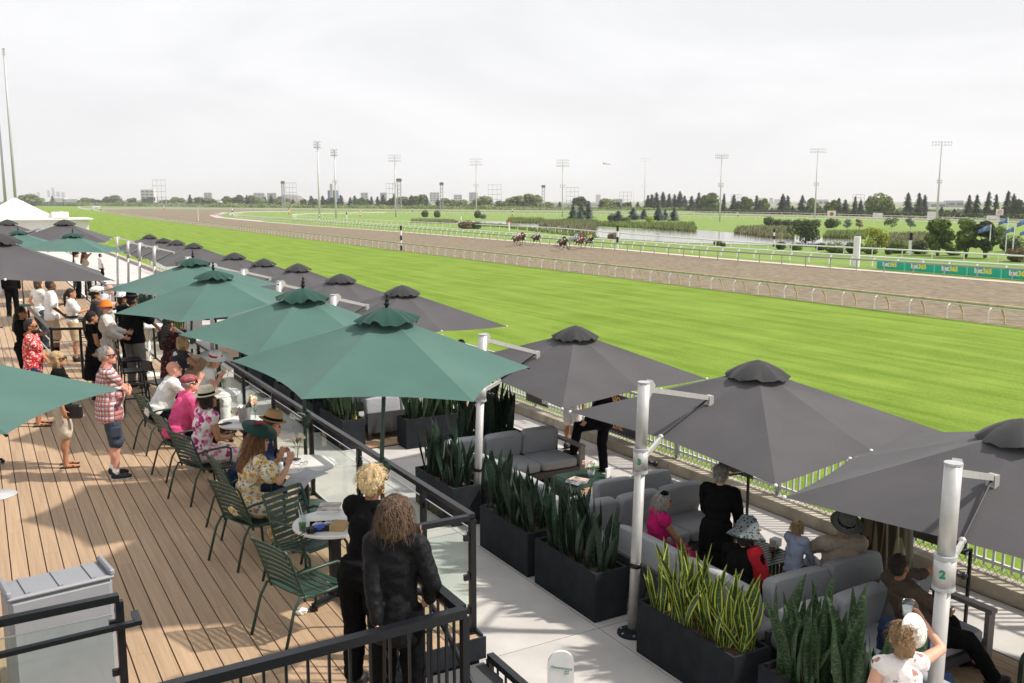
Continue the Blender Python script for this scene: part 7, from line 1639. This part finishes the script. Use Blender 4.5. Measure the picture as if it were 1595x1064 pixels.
pr((2.1, 14.15, 0), (.97, -.02), 'bald man in a white shirt sitting and clapping', 1.76, 'skin_pink', sit=.46, lean=.52, hands=[(-.03, .62, .98), (.06, .63, .98)], top=('cloth_white', .85, .05), bottom=('pants', 'cloth_ink', 1), hair=None, vox=.0125, belly=.04, palms=[(V((.1, .5, 1)), V((1, 0, 0))), (V((-.1, .5, 1)), V((-1, 0, 0)))], curl=.1, pitch=-.3)
a = pr((2.12, 12.7, 0), (.97, .05), 'man in a bright pink shirt and colourful plaid cap sitting', 1.76, 'skin_pink', sit=.46, lean=.38, hands=[(-.1, .42, .72), (.1, .45, .74)], top=('cloth_pink', 1.3, .05), bottom=('pants', 'cloth_ink', 1), hair=('thin', 'hair_grey'), hat=('cap', 'cap_plaid'), glasses=True, vox=.0125, belly=.05, build=1.08, pitch=-.25)
a = pr((2.2, 11.62, 0), (.95, .18), 'woman in a white dress with pink flowers and cream straw hat, sitting', 1.68, 'skin_tan', female=True, sit=.46, lean=.28, hands=[(-.1, .36, .72), (.1, .38, .74)], top=('pink_floral', .12, 0, .024), bottom=('dress', 'pink_floral', .75), hair=('bob', 'hair_dark'), hat=('brim', 'cloth_cream', 'cloth_black', .17), vox=.0115, build=1.12, pitch=-.2, turn=.15, shoes='cloth_sand')
a = pr((2.18, 9.32, 0), (.97, .1), 'woman in a yellow flowered dress clapping, green hat with red flower', 1.68, 'skin_light', female=True, sit=.46, lean=.3, hands=[(-.06, .46, 1.0), (.16, .46, .98)], top=('yellow_floral', .0, 0, .024), bottom=('dress', 'yellow_floral', .8), hair=('long', 'hair_auburn'), vox=.011, palms=[(V((.1, .25, 1)), V((1, .2, 0))), (V((.05, .35, 1)), V((-1, .2, 0)))], curl=.08, turn=.1, shoes='cloth_sand', build=1.05)
for sh in (0, 1):
    s0 = a['sc'] + a['rt'] * (.16 if sh else -.16) * a['s']; e0_ = a['el'][sh]; o = B().ell(s0.lerp(e0_, .5), (.1, .1, .12), n=16, m_=12).build('puff_sleeve', 'yellow_floral', a['root'], smooth=True); wobble(o, .03, .05)
b = B(); R1 = a['Rh'] @ Euler((-.2, .3, 0)).to_matrix(); b.lathe([(0, .0), (.08, .0), (.185, -.014), (.188, -.006), (.09, .014), (.07, .05), (0, .055)], (0, 0, 0), 24); b.v = [R1 @ p + a['H'](.0, .0, .145) for p in b.v]; o = b.build('fascinator', 'cap_green', a['root'], smooth=True); wobble(o, .02, .08)
for k in range(3): flower(a['root'], a['H'](.03 + .025 * k, -.06 + .03 * k, .19 + .01 * k), 'cloth_red', .045, 6)
pr((2.36, 10.22, 0), (.95, -.15), 'man in a navy shirt and tan straw hat bending over the table', 1.74, 'skin_pink', sit=.46, lean=.62, hands=[(-.16, .5, .8), (.2, .52, .8)], top=('cloth_navy', 1.7, .03), bottom=('pants', 'cloth_navy', 1), hair=('crop', 'hair_brown'), hat=('brim', 'cloth_tan', 'cloth_black', .145), vox=.0125, pitch=.05)
# the two in black at the rail
a = pr((2.28, 6.15, 0), (.82, .57), 'person with cropped curly blonde hair, black clothes and sunglasses at the rail', 1.73, 'skin_brown', female=True, lean=.27, hands=[(-.12, .52, 1.10), (.14, .56, 1.10)], top=('cloth_black', 1.8, .02, .02), bottom=('pants', 'cloth_black', .85), hair=('curly', 'hair_pale'), glasses=True, vox=.010, turn=.0, pitch=-.05, build=1.0, barefeet=False, curl=.8)
B().tube([a['H'](.082, .0, -.05) + V((0, .014 * cos(k), .014 * sin(k) - .01)) for k in [q * .7 for q in range(10)]], .004, 6).build('earring', 'gold_foil', a['root'], smooth=True)
a = pr((2.27, 5.50, 0), (.62, .78), 'person with tousled brown hair in a shiny black jacket, hand behind the back', 1.69, 'skin_light', hands=[(-.08, -.19, .93, (-.5, -.8, 0)), (.2, .16, .98)], top=('cloth_silk', 1.95, .2, .018), bottom=('pants', 'cloth_black', 1), hair=('shaggy', 'hair_brown'), vox=.0105, build=.88, curl=1.1, lean=.05)
p = hold(a, 0, -.06, -.03); t = thing('phone', 'dark phone held behind the back at the railing', 'phone', tuple(p), .6); B().box((0, 0, 0), (.15, .012, .075)).build('case', 'leather', t)
p = hold(a, 0, -.12, 0); t = thing('walking_stick', 'folded black stick with a wrist loop hanging by the railing', 'stick', (p.x + .02, p.y - .05, .32)); B().tube([(0, 0, 0), (.01, 0, .5)], .012, 8).build('shaft', 'leather', t); B().tube([(.01, 0, .42), (.05, 0, .3), (.03, 0, .2), (0, 0, .3)], .006, 6).build('loop', 'leather', t)
# patio people
Z = FZ
pr((9.35, 12.95, PT), (-.75, .66), 'man in a black suit with one foot raised, head hidden by the canopy', 1.82, 'skin_light', feet=[(-.12, .50, .42), (.12, 0, .07)], hands=[(-.22, .3, .95), (.24, .1, .85)], top=('cloth_ink', 1.9, .1), bottom=('pants', 'cloth_ink', 1), hair=('crop', 'hair_dark'), vox=.015)
t = thing('foot_stool', 'low dark box under the raised foot of the man in the suit', 'stool', (9.35 - .75 * .52 - .08, 12.95 + .66 * .52 - .08, PT)); B().box((0, 0, .17), (.3, .3, .34)).build('body', 'sofa_frame', t)
pr((9.75, 14.6, PT), (.9, .3), 'man in white shorts by the fence, head hidden by the canopy', 1.8, 'skin_tan', top=('cloth_white', .8, .05), bottom=('shorts', 'cloth_white', .9), hair=('crop', 'hair_brown'), vox=.017)
a = pr((6.83, 8.42, Z), (.92, -.35), 'woman in a sleeveless magenta dress sitting, dark flower in her hair', 1.68, 'skin_tan', female=True, sit=.42, lean=.18, hands=[(-.06, .4, .58), (.08, .42, .58)], top=('cloth_magenta', .0, 0, .024), bottom=('dress', 'cloth_magenta', .5), hair=('bob', 'hair_grey'), vox=.012, build=1.1, turn=.1)
o = B().ell(a['H'](.05, -.01, .12), (.05, .05, .03), n=14, m_=8).build('hair_flower', 'cloth_ink', a['root']); wobble(o, .04, .02)
a = pr((7.32, 7.85, Z), (.85, .4), 'grey haired woman in black standing with pink flowers in her hair', 1.68, 'skin_light', female=True, lean=.12, hands=[(-.1, .3, 1.0), (.15, .32, 1.0)], top=('cloth_black', 1.8, .25, .03), bottom=('dress', 'cloth_black', .7, .08), hair=('curly', 'hair_grey'), vox=.012, build=1.05, pitch=.1)
for dx, dy, dz in ((.09, .07, .12), (.13, .03, .08), (.08, .1, .08), (.12, .07, .03)): flower(a['root'], a['H'](dx, dy, dz), 'cloth_rose', .04, 7, tiltv=(.6, .4, .5))
a = pr((6.85, 7.02, Z), (.9, .3), 'person in black with red sleeves under a big grey dotted hat', 1.66, 'skin_light', female=True, sit=.42, lean=.3, hands=[(-.1, .4, .62), (.12, .4, .6)], top=('cloth_black', 1.8, 0), bottom=('pants', 'cloth_black', 1), hair=('bob', 'hair_dark'), vox=.0125, pitch=.15, build=1.1)
b = B(); b.lathe([(0, 0), (.1, 0), (.19, -.05), (.215, -.075), (.2, -.05), (.13, .01), (.12, .08), (.09, .12), (0, .125)], (0, 0, 0), 28); b.v = [a['Rh'] @ p + a['H'](0, -.01, .06) for p in b.v]; o = b.build('dotted_hat', 'polka', a['root'], smooth=True); wobble(o, .03, .08)
o = B().ell(a['H'](.0, -.02, .17), (.1, .08, .06), n=16, m_=10).build('hat_bow', 'polka', a['root']); wobble(o, .06, .05)
b = B(); b.cap(a['sc'] + a['rt'] * .14, a['el'][1], .105, .095); b.cap(a['el'][1], a['wr'][1], .09, .07); o = b.build('red_sleeve', 'cloth_red', a['root'], smooth=True); fuse(o, .015, 2); wobble(o, .03, .08)
a = pr((7.90, 7.18, Z), (.95, .1), 'small blond boy in a blue shirt sitting on the sofa edge', 1.22, 'skin_light', sit=.48, lean=.1, hands=[(-.1, .3, .75), (.15, .35, .8)], top=('blue_stripe', 1.7, .06), bottom=('pants', 'cloth_ink', .9), hair=('bob', 'hair_blond'), vox=.0105, feet=[(-.1, .36, .2), (.1, .38, .2)], build=.85)
a = pr((8.22, 6.84, Z), (.5, .87), 'man in a grey felt hat and beige jacket leaning back on the sofa', 1.78, 'skin_tan', sit=.38, lean=-.3, hands=[(-.24, .42, .66), (.3, .36, .60)], top=('cloth_beige', 1.85, .05, .028), bottom=('pants', 'pale_stripe', 1), hair=('crop', 'hair_grey'), hat=('brim', 'cloth_felt', 'cloth_black', .185), vox=.0115, build=1.05, belly=.03, pitch=-.25)
a = pr((7.86, 5.50, Z), (.93, -.36), 'dark haired man in a brown blazer and black trousers lounging on the sofa', 1.82, 'skin_tan', sit=.42, lean=-.42, hands=[(-.42, .36, .88, (-.3, -.3, -1)), (.05, .3, .66)], top=('cloth_brown', 1.9, .06, .028), bottom=('pants', 'cloth_black', 1), hair=('crop', 'hair_dark'), vox=.0105, build=1.08, turn=-.55, feet=[(-.15, .62, .08), (.22, .66, .08)])
B().bar(a['sc'] + a['fr'] * .14 - a['up'] * .02, a['sc'] + a['fr'] * .135 - a['up'] * .28, .11, .03, up=tuple(a['fr'])).build('shirt_front', 'blue_stripe', a['root'])
p_ = a['root'].location
pass
q = at(1398, 990, PT + 1.55)
a = pr((q.x - .06, q.y - .12, PT), (.35, .94), 'woman seen from behind in a white flowered halter, white fascinator, arm raised with a cup', 1.68, 'skin_light', female=True, lean=.1, hands=[(-.3, .12, .95), (.36, .34, 1.62, (1, -.3, -.6))], top=('white_floral', .0, .0, .02), bottom=('dress', 'white_floral', .6, .12), hair=('long' if False else 'curly', 'hair_honey'), vox=.009, build=1.05, palms=[(V((0, 0, -1)), V((1, 0, 0))), (V((-.35, .3, .8)), V((-1, 0, 0)))], curl=.6, turn=.25)
o = B().ell(a['H'](0, -.1, -.03), (.085, .06, .085), n=16, m_=12).build('bun', 'hair_honey', a['root'], smooth=True); wobble(o, .04, .03)
b = B(); R1 = a['Rh'] @ Euler((.9, .9, 0)).to_matrix(); b.lathe([(0, .0), (.06, .0), (.125, -.012), (.127, -.008), (.06, .008), (0, .01)], (0, 0, 0), 28); b.v = [R1 @ p + a['H'](.09, -.05, .09) for p in b.v]; o = b.build('fascinator', 'petal_white', a['root'], smooth=True)
for k in range(7):
    an = k * .9; c0 = R1 @ V((0, 0, .01)) + a['H'](.09, -.05, .09); B().tube([c0, c0 + R1 @ V((cos(an) * .04, sin(an) * .04, .05)), c0 + R1 @ V((cos(an) * .09, sin(an) * .09, .02)), c0 + R1 @ V((cos(an + .4) * .05, sin(an + .4) * .05, .008))], .004, 5).build('feather', 'petal_white', a['root'])
p = hold(a, 1, .02, .04); R = Matrix.Rotation(a['root'].rotation_euler[2], 3, 'Z'); p = V(a['root'].location) + R @ (a['wr'][1] + V((-.10, .05, .02)))
cup(p.x, p.y, 'clear cup of ice held up by the woman with the fascinator', z=p.z, fill='ice', r=.045, h=.13)
pr((6.78, 4.85, Z), (.9, .1), 'dark haired head just behind the white fascinator', 1.74, 'skin_tan', sit=.42, lean=.0, top=('cloth_navy', .8, 0), bottom=('pants', 'cloth_denim', 1), hair=('crop', 'hair_dark'), vox=.014)
# far figures
p = at(156, 399, PT + 1.6); pr((p.x, p.y, PT), (.9, .2), 'man in a white tee shirt walking far down the terrace', 1.75, 'skin_tan', top=('cloth_white', .8, .05), bottom=('shorts', 'cloth_black', .9), hair=('crop', 'hair_black'), vox=.025)
p = at(131, 396, 1.6); pr((p.x, p.y, 0), (1, 0), 'long haired woman far off raising her hands to her head', 1.7, 'skin_tan', female=True, hands=[(-.12, .2, 1.62), (.16, .22, 1.66)], top=('cloth_sand', .2, 0), bottom=('pants', 'cloth_black', 1), hair=('long', 'hair_auburn'), vox=.022)
p = at(117, 399, 1.6); pr((p.x, p.y, 0), (1, 0), 'man in a black cap far off beside the raised hands', 1.78, 'skin_tan', top=('cloth_white', .8, 0), bottom=('pants', 'cloth_black', 1), hair=('crop', 'hair_dark'), hat=('cap', 'cloth_black'), vox=.022)
p = at(34, 350, PT + 1.6); pr((p.x, p.y, PT), (1, 0), 'worker in an orange vest near the white tent', 1.78, 'skin_tan', top=('cloth_orange', .8, 0), bottom=('pants', 'cloth_navy', 1), hair=('crop', 'hair_dark'), vox=.04)
pr((9.2, 18.2, PT), (.9, 0), 'bare armed person behind the wide planter, mostly hidden', 1.75, 'skin_tan', top=('cloth_white', .3, 0), bottom=('shorts', 'cloth_denim', .8), hair=('crop', 'hair_brown'), vox=.02)
# ---------------------------------------------------------------- unique labels for look-alike far trees
by = {}
for o in C.objects:
    if o.parent is None and 'label' in o and o['label'].count(',') and ('conifer ' in o['label'] or 'rounded tree' in o['label'] or 'willow' in o['label']): by.setdefault(o['label'], []).append(o)
words_ = ['first', 'second', 'third', 'fourth', 'fifth', 'sixth', 'seventh', 'eighth', 'ninth', 'tenth', 'eleventh', 'twelfth']
for lab, os_ in by.items():
    if len(os_) > 1:
        [o.__setitem__('label', o['label'].replace('the tallest mast', 'tallest mast').replace('fairly ', '')) for o in os_]; lab = os_[0]['label']; os_.sort(key=lambda o: math.atan2(o.location.x, o.location.y))
        for i, o in enumerate(os_): o['label'] = lab.replace(', ', ', %s from left, ' % words_[min(i, 11)])
# ---------------------------------------------------------------- haze over the whole place
HAZE = 0.00014
m, t, p = nodes('haze'); t.nodes.remove(p); pv = N(t, 'ShaderNodeVolumePrincipled', Density=HAZE, Anisotropy=.1); pv.inputs['Color'].default_value = (1, 1, 1, 1)
L(t, pv.outputs[0], t.nodes['Material Output'].inputs['Volume']); M['haze'] = m
B().box((1000, 5400, 58), (15500, 14500, 130)).build('haze', 'haze', kind='stuff', label='thin summer haze over the course')
